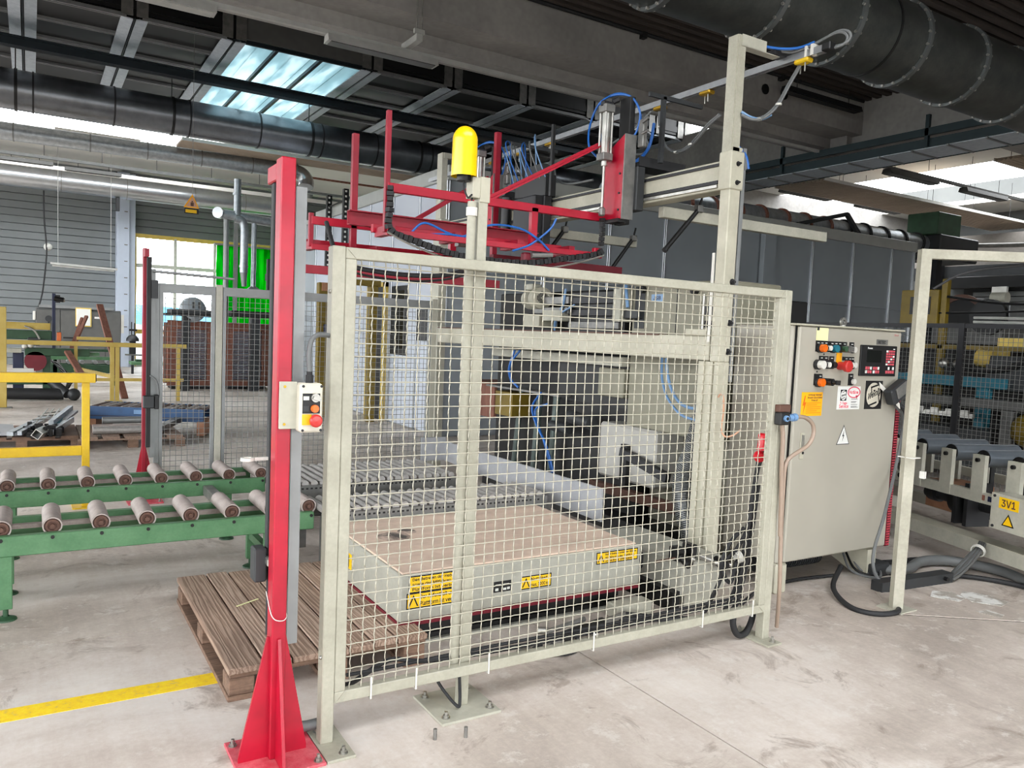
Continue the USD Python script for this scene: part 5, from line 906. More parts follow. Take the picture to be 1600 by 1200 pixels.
# ================================================================ LEFT BACKGROUND
t = thing('guard_rail', 'bright yellow steel guard rail behind the green conveyor at the left', 'guard rail', (-.5, 7.65, 0))
obj(t, 'top_rail', B().box(-2.2, 7.60, 1.085, .48, 7.70, 1.165, .004), 'yellow'); obj(t, 'end_cap', B().box(.48, 7.61, 1.095, .486, 7.69, 1.155), 'black'); obj(t, 'low_rail', B().box(-2.2, 7.62, .455, .376, 7.68, .535, .004), 'yellow')
obj(t, 'post', B().box(.376, 7.62, .01, .436, 7.68, 1.085, .003), 'yellow'); obj(t, 'post', B().box(-1.7, 7.62, .01, -1.64, 7.68, 1.085, .003), 'yellow'); obj(t, 'base_plate', B().box(.30, 7.54, 0, .50, 7.76, .012), 'yellow')
t = thing('guard_rail', 'dull yellow railing farther back beside the green sawing machine', 'guard rail', (1, 17.3, 0))
obj(t, 'top_rail', B().box(-.42, 17.25, 1.08, 2.75, 17.33, 1.165, .004), 'yellow_dull'); obj(t, 'mid_rail', B().box(1.1, 17.26, .40, 2.7, 17.32, .46), 'yellow_dull'); obj(t, 'mid_rail', B().bar((.75, 17.9, .62), (1.42, 17.3, .48), .05, .07), 'yellow_dull')
for x in (1.34, 1.43): obj(t, 'post', B().box(x, 17.25, 0, x + .075, 17.33, 1.08, .003), 'yellow_dull')
obj(t, 'post', B().box(2.56, 17.25, 0, 2.63, 17.33, 1.08), 'yellow_dull'); obj(t, 'post', B().box(.74, 17.8, 0, .80, 17.86, 1.15), 'yellow_dull'); obj(t, 'base_plate', B().box(1.26, 17.2, 0, 1.56, 17.4, .012), 'yellow_dull'); obj(t, 'tray', B().box(.78, 17.7, 1.19, 1.40, 17.78, 1.25), 'yellow_dull')
t = thing('guard_post', 'tall dull yellow post at the left edge by the green sawing machine', 'post', (-.46, 16.2, 0)); obj(t, 'column', B().box(-.56, 16.16, 0, -.36, 16.24, 1.76, .005), 'yellow_dull'); obj(t, 'foot', B().box(-.6, 16.1, 0, -.28, 16.3, .012), 'steel_dull')
t = thing('sawing_machine', 'green and dark sawing machine with hoses behind the yellow railing', 'machine', (0, 18, 0))
obj(t, 'upper_beam', B().box(-1.0, 17.9, 1.16, .36, 18.2, 1.34, .01), 'green_dark'); obj(t, 'yellow_rail', B().box(-1.0, 17.8, 1.36, .33, 17.86, 1.49, .006), 'yellow_dull'); obj(t, 'bed', B().box(-.1, 17.85, .85, 1.02, 18.25, 1.0, .01), 'green_dark'); obj(t, 'bed_end', B().box(1.02, 17.95, .86, 1.2, 18.15, .93), 'green_paint')
obj(t, 'table', B().box(-1.0, 17.8, .9, -.15, 18.3, .98, .006), 'cream_grey'); obj(t, 'motor_hood', B().cyl((.08, 17.85, .74), (.08, 18.25, .74), .19, 20), 'maroon', 30); obj(t, 'column', B().box(-.3, 17.95, .05, -.12, 18.2, .9, .01), 'navy'); obj(t, 'column', B().box(.2, 17.9, .02, .34, 18.1, .85, .006), 'green_dark'); obj(t, 'foot', B().box(.16, 17.84, 0, .40, 18.14, .02), 'green_dark')
obj(t, 'low_beam', B().box(-1.0, 17.9, .28, .3, 18.1, .36, .006), 'green_dark'); obj(t, 'pole', B().box(.36, 17.86, .9, .42, 17.92, 2.08, .004), 'navy'); obj(t, 'camera_arm', B().cyl((.40, 17.88, 1.98), (.56, 17.86, 1.96), .05, 12).box(.42, 17.86, 1.9, .5, 17.9, 2.05), 'black', 30); obj(t, 'lens', B().cyl((.56, 17.86, 1.96), (.58, 17.86, 1.96), .04, 12), 'steel', 30)
obj(t, 'knob', B().box(.44, 17.84, 1.15, .52, 17.92, 1.32, .01), 'orange'); obj(t, 'white_cover', B().box(-.9, 18.1, .42, -.55, 18.3, .85), 'white_plastic'); obj(t, 'white_cover', B().box(-.3, 17.84, .42, .05, 17.9, .6), 'white_plastic'); obj(t, 'grip', B().sphere((-.1, 17.82, 1.03), .05).sphere((.0, 17.8, 1.05), .05), 'white_plastic', 40)
obj(t, 'clamp', B().box(-.05, 17.8, 1.05, .15, 17.9, 1.2, .01), 'charcoal'); obj(t, 'arm', B().tube([(-.1, 17.8, 1.42), (.05, 17.75, 1.35), (.15, 17.75, 1.18)], .018, 8), 'steel', 30)
for k in range(6): each(t, 'cable', [B().tube([(.35, 17.9, .75), (.48 + .03 * k, 17.85, .7 - .05 * k), (.62 + .03 * k, 17.8, .45), (.58, 17.85, .2), (.45, 17.9, .25 + .04 * k)], .012, 6)], 'black' if k % 2 else 'cable_grey', 40)
obj(t, 'wheel', B().pipe((.5, 17.9, .33), (.5, 17.98, .33), .2, .13, 24), 'black', 30); obj(t, 'duct', B().cyl((-1.0, 17.7, .13), (.55, 17.6, .12), .11, 16), 'rubber', 30); obj(t, 'duct', B().cyl((.35, 17.9, .34), (.62, 17.5, .12), .09, 16).sphere((.72, 17.5, .12), .12, 2), 'charcoal', 30); obj(t, 'tray', B().box(.7, 17.6, .48, .98, 17.8, .54), 'black')
BEAM = [((1.28, 19.2, 1.92), (1.66, 17.85, 0), .13, .05, 'broad brown board leaning on the yellow railing right of the notice'), ((1.0, 18.6, 1.66), (.70, 18.0, .95), .06, .05, 'thin brown slat leaning in front of the notice board'), ((.92, 18.7, 1.62), (.68, 18.1, .95), .045, .045, 'second thin slat leaning just left of the first one')]
for p, q, w_, h_, l in BEAM: obj(None, 'leaning_board', B().bar(p, q, w_, h_), 'wood_brown', label=l, cat='board')
obj(None, 'leaning_board', B().bar((.62, 17.8, .95), (.86, 17.3, .50), .12, .05), 'wood_brown', label='short dark board slanting behind the low end of the sawing machine', cat='board')
t = thing('grey_cabinet', 'wide grey steel machine enclosure against the far wall at the left', 'enclosure', (1.2, 26, 0)); obj(t, 'body', B().box(.12, 26, 0, 2.3, 26.8, 1.86, .02), 'clad_dark'); obj(t, 'top_rail', B().box(.2, 25.95, 1.86, 2.1, 26.1, 1.94), 'alu_grey')
for a_, b_ in ((.13, .72), (.74, 1.88), (1.9, 2.29)): obj(t, 'panel', B().box(a_, 25.97, .7, b_, 26.0, 1.8, .006), 'lamp_dark'); obj(t, 'panel', B().box(a_, 25.97, .1, b_, 26.0, .68, .006), 'lamp_dark')
obj(t, 'dial', B().cyl((.44, 25.97, 1.55), (.44, 25.9, 1.55), .09, 16).box(.42, 25.93, 1.2, .46, 25.97, 1.5), 'charcoal', 30); obj(t, 'handle', B().box(.8, 25.94, 1.0, 1.7, 25.97, 1.04), 'dark'); obj(t, 'label', B().box(1.6, 25.96, 1.6, 1.78, 25.97, 1.66), 'paper'); obj(t, 'side_box', B().box(2.3, 26.0, 1.2, 2.38, 26.3, 1.75), 'white_plastic'); obj(t, 'switch', B().box(.05, 25.95, 1.5, .12, 26.05, 1.75, .01), 'white_plastic')
t = thing('notice_board', 'small framed notice with yellow edge on the grey enclosure', 'notice board', (1.3, 25.95, 1.4)); obj(t, 'frame', B().box(1.11, 25.93, 1.36, 1.52, 25.965, 1.90, .004), 'window_yellow'); obj(t, 'sheet', B().box(1.13, 25.925, 1.39, 1.49, 25.935, 1.87), 'paper')
t = thing('wall_cable', 'black cable with small lamp dangling down the far wall at the left', 'cable', (.4, 29.5, 2)); each(t, 'cable', [B().tube([(.35, 28, 5.4), (.36, 28, 4.6), (.42, 27.9, 3.7), (.40, 27.8, 3.2), (.30, 27.2, 2.3), (.18, 26.6, 1.8), (.14, 26.3, 1.5), (.1, 26.2, 1.3)], .022, 7)], 'rubber', 40); obj(t, 'lamp', B().sphere((.46, 28, 3.72), .12, 2), 'lamp_lens', 40)
t = thing('wall_lamp', 'long white fluorescent lamp hanging before the far cladding wall', 'lamp', (1.4, 27, 3.1)); obj(t, 'housing', B().bar((.5, 27, 3.18), (2.28, 27, 3.13), .12, .06), 'lamp_housing'); obj(t, 'tube', B().cyl((.55, 27, 3.12), (2.2, 27, 3.08), .03, 10), 'lamp_lens', 30)
for x in (.7, 2.1): obj(t, 'hanger', B().cyl((x, 27, 3.15), (x, 27, 6.6), .008, 5), 'lamp_housing')
# scrap pallet with metal profiles
def small_pallet(label, x0, x1, y0, y1, z, m='wood_pallet'):
    t = thing('pallet', label, 'pallet', ((x0 + x1) / 2, (y0 + y1) / 2, 0)); n = 5
    for k in range(n): obj(t, 'board', B().box(x0 + (x1 - x0) * k / n + .03, y0, z - .03, x0 + (x1 - x0) * (k + 1) / n - .03, y1, z), m)
    for y in (y0, (y0 + y1) / 2 - .05, y1 - .1):
        obj(t, 'stringer_board', B().box(x0, y, z - .05, x1, y + .1, z - .03), m)
        for x in (x0, (x0 + x1) / 2 - .06, x1 - .12): obj(t, 'block', B().box(x, y, 0, x + .12, y + .1, z - .05), 'wood_side')
    return t
small_pallet('dark low pallet carrying bright scrap metal profiles at the left', -.75, .55, 11.25, 12.45, .14, 'wood_side')
PR = [((-.22, 11.2, .19), (.16, 12.5, .24), .07, .05, 'galv', 'bright profile lying leftmost on the scrap pallet'), ((-.12, 11.15, .20), (.24, 12.5, .25), .05, .05, 'galv', 'bright profile second from the left on the scrap pallet'), ((.20, 11.25, .19), (.46, 12.1, .25), .09, .07, 'duct_bright', 'shiny channel profile at the right side of the scrap pallet'), ((.22, 11.5, .28), (.48, 12.6, .36), .06, .06, 'galv', 'tall bright profile leaning across the right of the scrap pallet'), ((.36, 11.9, .26), (.52, 12.5, .32), .10, .03, 'sheet_white', 'short pale sheet piece at the right end of the scrap pile'), ((.30, 11.7, .22), (.40, 12.4, .3), .05, .08, 'teal', 'short green profile lying on the scrap pile')]
for p, q, w_, h_, m, l in PR: obj(None, 'metal_profile', B().bar(p, q, w_, h_), m, label=l, cat='profile')
t = thing('square_tube', 'short hollow square tube lying open end forward on the scrap pile', 'tube', (.1, 11.2, .2)); c_ = B()
for s_ in ((-.05, -.05, -.04, .05), (.04, -.05, .05, .05), (-.04, -.05, .04, -.04), (-.04, .04, .04, .05)): c_.box(s_[0], 0, s_[1], s_[2], .35, s_[3])
c_.rot((0, 0, 0), 35, 'y').rot((0, 0, 0), -15, 'z'); c_.v = [v + np.array((.06, 11.0, .2)) for v in c_.v]; obj(t, 'tube', c_, 'steel')
t = thing('wire_rack', 'small wire rack lying on the bright scrap profiles', 'rack', (.2, 12, .3))
for k in range(3): obj(t, 'rod', B().cyl((.06 + .07 * k, 11.6, .28), (.2 + .07 * k, 12.5, .36), .009, 7), 'steel')
for y in (11.7, 12.1, 12.45): obj(t, 'cross_rod', B().cyl((.0 + (y - 11.6) * .16, y, .30), (.32 + (y - 11.6) * .16, y, .32 + .02 * (y - 11.6)), .009, 7), 'steel')
t = thing('scrap_parts', 'heap of small dark scrap fittings between the bright profiles', 'scrap', (.05, 11.5, .2), kind='stuff'); rng = random.Random(5); sb = B()
for k in range(40):
    x, y = rng.uniform(-.1, .3), rng.uniform(11.2, 11.8); sb.box(x, y, .14, x + rng.uniform(.03, .1), y + rng.uniform(.03, .1), .17 + rng.uniform(0, .1), .004)
obj(t, 'heap', sb, 'dark')
obj(None, 'plastic_sheet', B().add([(-.6, 11.3, .2), (-.15, 11.25, .19), (-.2, 11.75, .24), (-.55, 11.85, .25), (-.6, 11.3, .165), (-.15, 11.25, .16), (-.2, 11.75, .2), (-.55, 11.85, .21)], [[0, 1, 2, 3], [4, 7, 6, 5], [0, 4, 5, 1], [1, 5, 6, 2], [2, 6, 7, 3], [3, 7, 4, 0]]), 'sheet_white', label='pale folded sheet lying left of the scrap profiles', cat='sheet')
# pallet with pipes
small_pallet('wooden pallet carrying grey pipes beside the distant red post', .50, 1.75, 11.0, 12.3, .15, 'wood_pallet')
for (x0, y, z, x1, r, m, l) in ((.68, 11.25, .20, 1.45, .05, 'roller_grey', 'lowest grey pipe nearest the front of the pipe pallet'), (.68, 11.38, .21, 1.5, .055, 'roller_pink', 'thick grey pipe second from the front on the pipe pallet'), (.80, 11.5, .30, 1.5, .045, 'alu_grey', 'bright metal pipe lying on top of the pipe pallet')):
    t = thing('pipe', l, 'pipe', (x0, y, z)); obj(t, 'tube', B().cyl((x0, y, z), (x1, y, z), r, 16), m, 30); obj(t, 'bore', B().cyl((x1, y, z), (x1 + .003, y, z), r * .8, 14), 'black', 30)
obj(None, 'channel_profile', B().bar((1.45, 11.3, .19), (2.0, 12.3, .27), .10, .07), 'steel_dull', label='flat steel channel lying along the right side of the pipe pallet', cat='profile')
# blue roller conveyor
t = thing('blue_conveyor', 'blue framed roller conveyor section set down behind the pipe pallet', 'roller conveyor', (1.5, 12.4, .2)); P0, P1, P2 = np.array((.70, 12.55)), np.array((2.12, 11.8)), np.array((.55, .75)) / .93
dd = (P1 - P0) / np.linalg.norm(P1 - P0); wv = np.array((-dd[1], dd[0])) * 0 + np.array((.27, .68))
for o in (np.zeros(2), wv): obj(t, 'side_rail', B().bar((*(P0 + o), .30), (*(P1 + o), .30), .04, .18), 'blue_paint'); obj(t, 'rail_edge', B().bar((*(P0 + o + (0, -.03)), .26), (*(P1 + o + (0, -.03)), .26), .02, .012), 'navy')
for k in range(16):
    c_ = P0 + (P1 - P0) * (k + .5) / 16; obj(t, 'roller', B().cyl((*(c_ + wv * .03), .37), (*(c_ + wv * .97), .37), .028, 10), 'roller_pink' if k % 3 else 'hub_brown', 30)
for c_ in (P0 + .05, P1 - .05): obj(t, 'end_board', B().bar((*c_, .12), (*(c_ + wv), .12), .1, .2), 'wood_orange')
obj(t, 'plate', B().bar((*(P0 + (P1 - P0) * .40 + (-.015, -.03)), .33), (*(P0 + (P1 - P0) * .58 + (-.015, -.03)), .33), .01, .06), 'blue_light')
# brown racks
for i, x0 in enumerate((2.80, 4.12, 5.42)):
    t = thing('transport_rack', ('left', 'middle', 'right')[i] + ' brown wooden transport rack holding grey louvred inserts', 'rack', (x0 + .55, 20.5, 0)); x1 = x0 + 1.12
    for x in (x0, x1 - .2): obj(t, 'side_board', B().box(x, 20.28, .08, x + .2, 20.36, 1.62, .006), 'wood_brown')
    obj(t, 'top_board', B().box(x0, 20.27, 1.46, x1, 20.36, 1.66, .006), 'wood_brown'); obj(t, 'bottom_board', B().box(x0, 20.27, .08, x1, 20.37, .22, .006), 'wood_brown'); obj(t, 'back', B().box(x0, 20.9, .1, x1, 20.95, 1.6), 'wood_brown')
    for k in range(30): obj(t, 'slat', B().box(x0 + .22, 20.33, .24 + .0405 * k, x1 - .22, 20.42, .265 + .0405 * k), 'louvre')
    obj(t, 'skid', B().box(x0 + .1, 20.3, 0, x1 - .1, 20.9, .07), 'black')
t = thing('spindle_machine', 'dark machine head with grey domed cover above the brown racks', 'machine', (3.3, 19.6, 1.7)); obj(t, 'dome', B().sphere((3.28, 19.8, 1.92), .30, 3, (1, .5, 1)), 'booth', 40); obj(t, 'table', B().box(2.75, 19.5, 1.82, 3.9, 20.1, 1.92, .01).box(2.65, 19.6, 1.76, 3.9, 20.0, 1.82), 'charcoal'); obj(t, 'column', B().box(3.05, 19.7, 0, 3.22, 19.9, 1.78), 'charcoal')
obj(t, 'table', B().box(4.1, 19.5, 1.80, 5.6, 20.0, 1.95, .01), 'dark'); obj(t, 'column', B().box(4.6, 19.6, 0, 4.8, 19.9, 1.8), 'charcoal'); obj(t, 'spindle', B().cyl((3.25, 19.5, 1.95), (3.25, 19.5, 2.1), .03, 10).cyl((3.38, 19.5, 1.95), (3.38, 19.5, 2.1), .03, 10), 'dark', 30)
# drill presses before the window
for i, x in enumerate((2.62, 3.05, 3.55, 4.05, 4.75)):
    t = thing('drill_press', ('leftmost small drilling head', 'second drilling head from the left', 'third drilling head behind the distant red post', 'drilling head right of the distant red post', 'rightmost drilling head by the brown racks')[i] + ' standing before the bright window', 'drill', (x, 26, 0))
    obj(t, 'hood', B().lathe((x, 26, .98), (0, 0, 1), [(0, .18), (.08, .17), (.16, .11), (.2, .02)], 16), 'charcoal', 30); obj(t, 'spindle', B().cyl((x - .03, 26, 1.1), (x - .03, 26, 1.55), .015, 6).cyl((x + .05, 26, 1.1), (x + .05, 26, 1.52), .015, 6), 'dark')
    obj(t, 'crank', B().box(x - .1, 25.98, 1.28, x + .12, 26.02, 1.34), 'dark'); obj(t, 'base', B().box(x - .08, 25.9, .55, x + .08, 26.1, .98), 'charcoal'); obj(t, 'leg', B().box(x - .03, 25.95, 0, x + .03, 26.05, .55), 'charcoal')
t = thing('bench', 'long dark workbench carrying the drilling heads before the window', 'bench', (3.6, 25.7, 0)); obj(t, 'top', B().box(2.4, 25.6, .82, 5.0, 25.85, .88), 'charcoal'); obj(t, 'shelf', B().box(2.4, 25.6, .56, 5.0, 25.85, .60), 'steel_dull')
t = thing('green_table', 'small green table on thin dark legs near the far column', 'table', (2.95, 25, 0)); obj(t, 'top', B().box(2.45, 24.7, .33, 3.75, 25.3, .42, .01), 'green_paint'); obj(t, 'tray', B().box(2.6, 24.8, .42, 3.3, 25.2, .48), 'green_dark')
for x in (2.75, 3.0, 3.5): obj(t, 'leg', B().box(x, 24.75, 0, x + .05, 24.8, .33), 'navy')
t = thing('green_roller_bench', 'dark green roller bench standing behind the far yellow railing', 'roller bench', (1.1, 21.5, 0)); obj(t, 'frame', B().box(.4, 21.3, .3, 1.8, 21.4, .5, .01).box(.4, 21.9, .3, 1.8, 22.0, .5, .01), 'green_dark'); obj(t, 'rail', B().box(.4, 21.25, .62, 1.8, 21.3, .70), 'green_paint'); obj(t, 'rail', B().box(.4, 21.25, .82, 1.8, 21.3, .88), 'green_dark')
for k in range(5): obj(t, 'roller', B().cyl((.5 + .28 * k, 21.3, .56), (.5 + .28 * k, 21.95, .56), .05, 10), 'alu_grey', 30)
for x in (.45, 1.7): obj(t, 'leg', B().box(x, 21.3, 0, x + .08, 21.4, .9), 'green_dark')
# curtains
def curtain(label, x0, x1, z0, z1, y=28.6):
    n = int((x1 - x0) / .06); xs_ = np.linspace(x0, x1, n); ys = y + .07 * np.sin(xs_ * 14) + .03 * np.sin(xs_ * 37 + 1); V = np.vstack([np.c_[xs_, ys, np.full(n, z0)], np.c_[xs_, ys, np.full(n, z1)], np.c_[xs_, ys + .012, np.full(n, z0)], np.c_[xs_, ys + .012, np.full(n, z1)]]); i = np.arange(n - 1)
    obj(None, 'curtain', B().add(V, np.vstack([np.stack([i, i + 1, i + 1 + n, i + n], 1), np.stack([i + 2 * n, i + 3 * n, i + 1 + 3 * n, i + 1 + 2 * n], 1)])), 'curtain', 50, label=label, cat='curtain')
curtain('wide bright green welding curtain before the far window', 5.5, 7.75, 1.6, 4.30); curtain('narrow bright green welding curtain between the red posts and the fence', 9.02, 9.9, 1.3, 4.2)
t = thing('curtain_stand', 'grey upright and rail carrying the green welding curtain', 'frame', (6, 28.3, 0)); obj(t, 'upright', B().box(6.0, 28.3, 0, 6.14, 28.4, 5.2), 'alu_grey'); obj(t, 'rail', B().box(5.4, 28.5, 4.3, 10.0, 28.7, 4.36), 'alu_grey')
t = thing('bench_strip', 'pale workshop shelf below the green curtain behind the fence', 'shelf', (6.5, 24, 0)); obj(t, 'top', B().box(4.9, 23.5, 1.5, 8.2, 24.0, 1.62), 'dark'); obj(t, 'body', B().box(4.9, 23.6, 0, 8.2, 24.0, 1.5), 'sheet_white')
# warning triangle
t = thing('warning_triangle', 'hanging orange bordered triangular warning sign below the ceiling pipes', 'sign', (2.36, 14, 3.5)); obj(t, 'plate', B().prism([(2.22, 3.57), (2.47, 3.57), (2.36, 3.80)], 'y', 14.4, 14.412), 'sign_orange'); obj(t, 'face', B().prism([(2.255, 3.588), (2.44, 3.588), (2.36, 3.755)], 'y', 14.394, 14.4), 'sign_pink'); obj(t, 'figure', B().box(2.33, 14.39, 3.6, 2.38, 14.394, 3.66).sphere((2.355, 14.392, 3.675), .012, 1), 'hub_brown'); obj(t, 'tag', B().box(2.235, 14.4, 3.47, 2.46, 14.412, 3.56), 'black'); obj(t, 'tag_face', B().box(2.25, 14.394, 3.485, 2.43, 14.4, 3.54), 'sign_yellow'); obj(t, 'wire', B().cyl((2.36, 14.4, 3.8), (2.36, 14.4, 6.6), .004, 5), 'steel_dull')
# fume extraction pipes
t = thing('fume_pipes', 'shiny extraction pipes with hood dropping from the ceiling at the red post', 'pipes', (4.8, 21, 2.5))
obj(t, 'drop_pipe', B().cyl((4.52, 21, 4.45), (4.52, 21, 5.3), .09, 16), 'galv', 35); obj(t, 'collar', B().cyl((4.52, 21, 4.38), (4.52, 21, 4.46), .13, 16).cyl((4.52, 21, 4.9), (4.52, 21, 4.95), .12, 16), 'galv', 35); obj(t, 'cross_pipe', B().cyl((4.1, 21, 4.40), (5.5, 21, 4.3), .12, 18), 'galv', 35); obj(t, 'end_cap', B().cyl((4.02, 20.9, 4.40), (4.1, 21, 4.40), .14, 18), 'duct_bright', 35)
obj(t, 'bend', B().tube([(4.45, 20.9, 4.3), (4.62, 20.9, 4.25), (4.68, 20.9, 4.05), (4.68, 20.9, 3.9)], .1, 14), 'galv', 45); obj(t, 'drop_pipe', B().cyl((4.68, 20.9, 2.95), (4.68, 20.9, 3.95), .1, 16), 'galv', 35); obj(t, 'collar', B().cyl((4.68, 20.9, 3.08), (4.68, 20.9, 3.14), .115, 16), 'galv', 35); obj(t, 'nozzle', B().cyl((4.70, 20.9, 2.6), (4.68, 20.9, 2.95), .06, 14, .09), 'alu_grey', 35)
obj(t, 'drop_pipe', B().cyl((4.95, 21, 2.6), (4.95, 21, 4.3), .065, 14), 'galv', 35); obj(t, 'hood', B().add([(4.55, 20.75, 2.32), (5.4, 20.75, 2.32), (5.4, 21.25, 2.32), (4.55, 21.25, 2.32), (4.89, 20.95, 2.62), (5.01, 20.95, 2.62), (5.01, 21.05, 2.62), (4.89, 21.05, 2.62)], [[0, 3, 2, 1], [4, 5, 6, 7], [0, 1, 5, 4], [1, 2, 6, 5], [2, 3, 7, 6], [3, 0, 4, 7]]), 'alu_grey'); obj(t, 'upright', B().cyl((4.28, 21.1, 0), (4.28, 21.1, 4.4), .07, 12), 'alu_grey', 30)
t = thing('monitor', 'dark flat monitor seen just left of the red post', 'monitor', (3.0, 11.5, 2.3)); obj(t, 'screen', B().box(3.0, 11.9, 2.14, 3.25, 11.95, 2.62, .01), 'charcoal'); obj(t, 'arm', B().box(3.0, 11.95, 2.3, 3.05, 12.0, 2.4), 'black'); obj(t, 'stand', B().box(3.08, 11.96, 0, 3.14, 12.02, 2.2), 'steel_dull')
t = thing('perforated_upright', 'black perforated shelf uprights standing behind the booth corner', 'uprights', (5.45, 16, 4)); 
for y in (16.38, 15.35): obj(t, 'upright', B().box(5.36, y, 2.9, 5.46, y + .1, 4.42), 'black')
obj(t, 'cross_rod', B().cyl((5.4, 16.4, 4.18), (5.4, 15.4, 4.2), .015, 6), 'black'); hb = B()
for k in range(15):
    for y in (16.38, 15.35): hb.box(5.38, y - .004, 2.95 + .1 * k, 5.42, y, 2.99 + .1 * k)
obj(t, 'hole_row', hb, 'ceil_white', kind='stuff')
t = thing('door_portal', 'mustard yellow frame posts standing beside the booth door', 'frame', (4.5, 14, 0)); obj(t, 'post', B().box(4.45, 13.95, 0, 4.70, 14.1, 2.45, .01), 'mustard'); obj(t, 'post', B().box(5.1, 13.1, 0, 5.25, 13.25, 2.4, .01), 'mustard'); obj(t, 'head_rail', B().box(4.45, 13.1, 2.4, 5.3, 13.25, 2.5, .01), 'mustard'); obj(t, 'box', B().box(4.55, 13.8, 1.5, 4.85, 13.95, 1.7), 'navy'); obj(t, 'notice', B().box(4.5, 13.93, 2.3, 4.68, 13.95, 2.45), 'wood_orange')
# ================================================================ OVERHEAD AND RIGHT BACKGROUND
def duct(label, p, q, r, m, rings=(), rm='flange', name='ventilation_duct', rr=.03, rw=.05, bolts=0):
    t = thing(name, label, 'duct', p); obj(t, 'pipe', B().cyl(p, q, r, 40), m, 40); p, q = np.array(p, float), np.array(q, float); u = (q - p) / np.linalg.norm(q - p); a_ = np.cross(u, [0, 0, 1.]); a_ /= np.linalg.norm(a_); b_ = np.cross(u, a_)
    for s in rings:
        c_ = p + u * s; f = obj(t, 'flange', B().pipe(c_ - u * rw / 2, c_ + u * rw / 2, r + rr, r - .005, 40), rm, 30)
        if bolts:
            bb = B()
            for k in range(bolts):
                w_ = a_ * math.cos(2 * math.pi * k / bolts) + b_ * math.sin(2 * math.pi * k / bolts); bb.cyl(c_ + w_ * (r + rr * .5) - u * rw * .9, c_ + w_ * (r + rr * .5) + u * rw * .9, .014, 6)
            obj(f, 'bolt_row', bb, 'steel', kind='stuff')
    return t
t = duct('huge dark round ventilation duct with riveted rings at the upper right', (2.5, 5.14, 4.80), (12.2, 5.14, 4.80), .40, 'duct_black', [x - 2.5 for x in (3.2, 4.4, 5.55, 6.55, 7.6, 8.65, 9.7, 10.75, 11.8)], bolts=22)
obj(t, 'hanger_strap', B().pipe((7.12, 5.14, 4.8), (7.15, 5.14, 4.8), .408, .39, 40), 'black', 30); obj(t, 'hanger_strap', B().pipe((11.3, 5.14, 4.8), (11.33, 5.14, 4.8), .408, .39, 40), 'black', 30)
for x in (4.0, 7.13, 11.3): obj(t, 'hanger_rod', B().cyl((x, 5.14, 5.19), (x, 5.14, 6.3), .012, 6), 'black')
t = duct('long dark shiny ventilation duct crossing the upper left below the skylights', (-9, 17, 5.65), (13.3, 17, 5.65), .35, 'duct_dark', [x + 9 for x in (-3.4, -1.6, .05, 1.36, 2.69, 4.04, 5.34, 6.57, 7.9, 9.2, 10.6)], 'steel_dark', rr=.012, rw=.03)
for x in (-.24, 2.36, 5.09, 7.6, 10.0): obj(t, 'hanger_strap', B().pipe((x, 17, 5.65), (x + .05, 17, 5.65), .368, .34, 36), 'black', 30)
for x in (-.22, 2.38, 5.11): obj(t, 'hanger_rod', B().cyl((x, 17, 5.99), (x, 17, 6.5), .01, 6), 'black')
t = duct('slim pale ventilation duct running behind the dark duct', (-9, 21.3, 5.68), (5.9, 20.6, 5.62), .19, 'galv', [6.4, 7.6, 8.7, 10.2, 11.4, 12.6, 13.8], 'alu_grey', rr=.012, rw=.03)
obj(t, 'elbow', B().tube([(5.7, 20.61, 5.62), (6.0, 20.6, 5.58), (6.14, 20.55, 5.42), (6.12, 20.5, 5.25)], .19, 24), 'duct_bright', 60)
t = duct('third shiny duct along the top of the far cladding wall', (-9, 27.8, 5.72), (7.3, 27.8, 5.72), .33, 'duct_bright', [5.5, 8.2, 9.8, 11.6, 13.6, 15.2], 'steel_dull', rr=.008, rw=.02)
obj(t, 'elbow', B().tube([(7.2, 27.8, 5.72), (7.7, 27.8, 5.75), (8.1, 27.9, 6.0), (8.3, 28, 6.4)], .33, 24), 'duct_bright', 60); obj(t, 'bracket', B().box(2.3, 27.7, 5.0, 2.4, 27.9, 5.4), 'steel_dark')
t = thing('cable_run', 'thin cables and rails strung below the pale ceiling at the left', 'cable run', (0, 23, 5.4)); obj(t, 'rail', B().box(-9, 23.2, 5.55, 12, 23.3, 5.62), 'alu_grey'); obj(t, 'rail', B().box(-9, 24.4, 5.5, 12, 24.5, 5.6), 'ceil_white'); obj(t, 'rail', B().cyl((-9, 22.6, 5.9), (12, 22.6, 5.9), .03, 8), 'wood_brown', 30)
for x in (-1.0, .3, 1.6, 2.9, 4.3, 5.6): obj(t, 'hanger', B().cyl((x, 23.25, 5.6), (x, 23.25, 6.6), .008, 5), 'steel_dark')
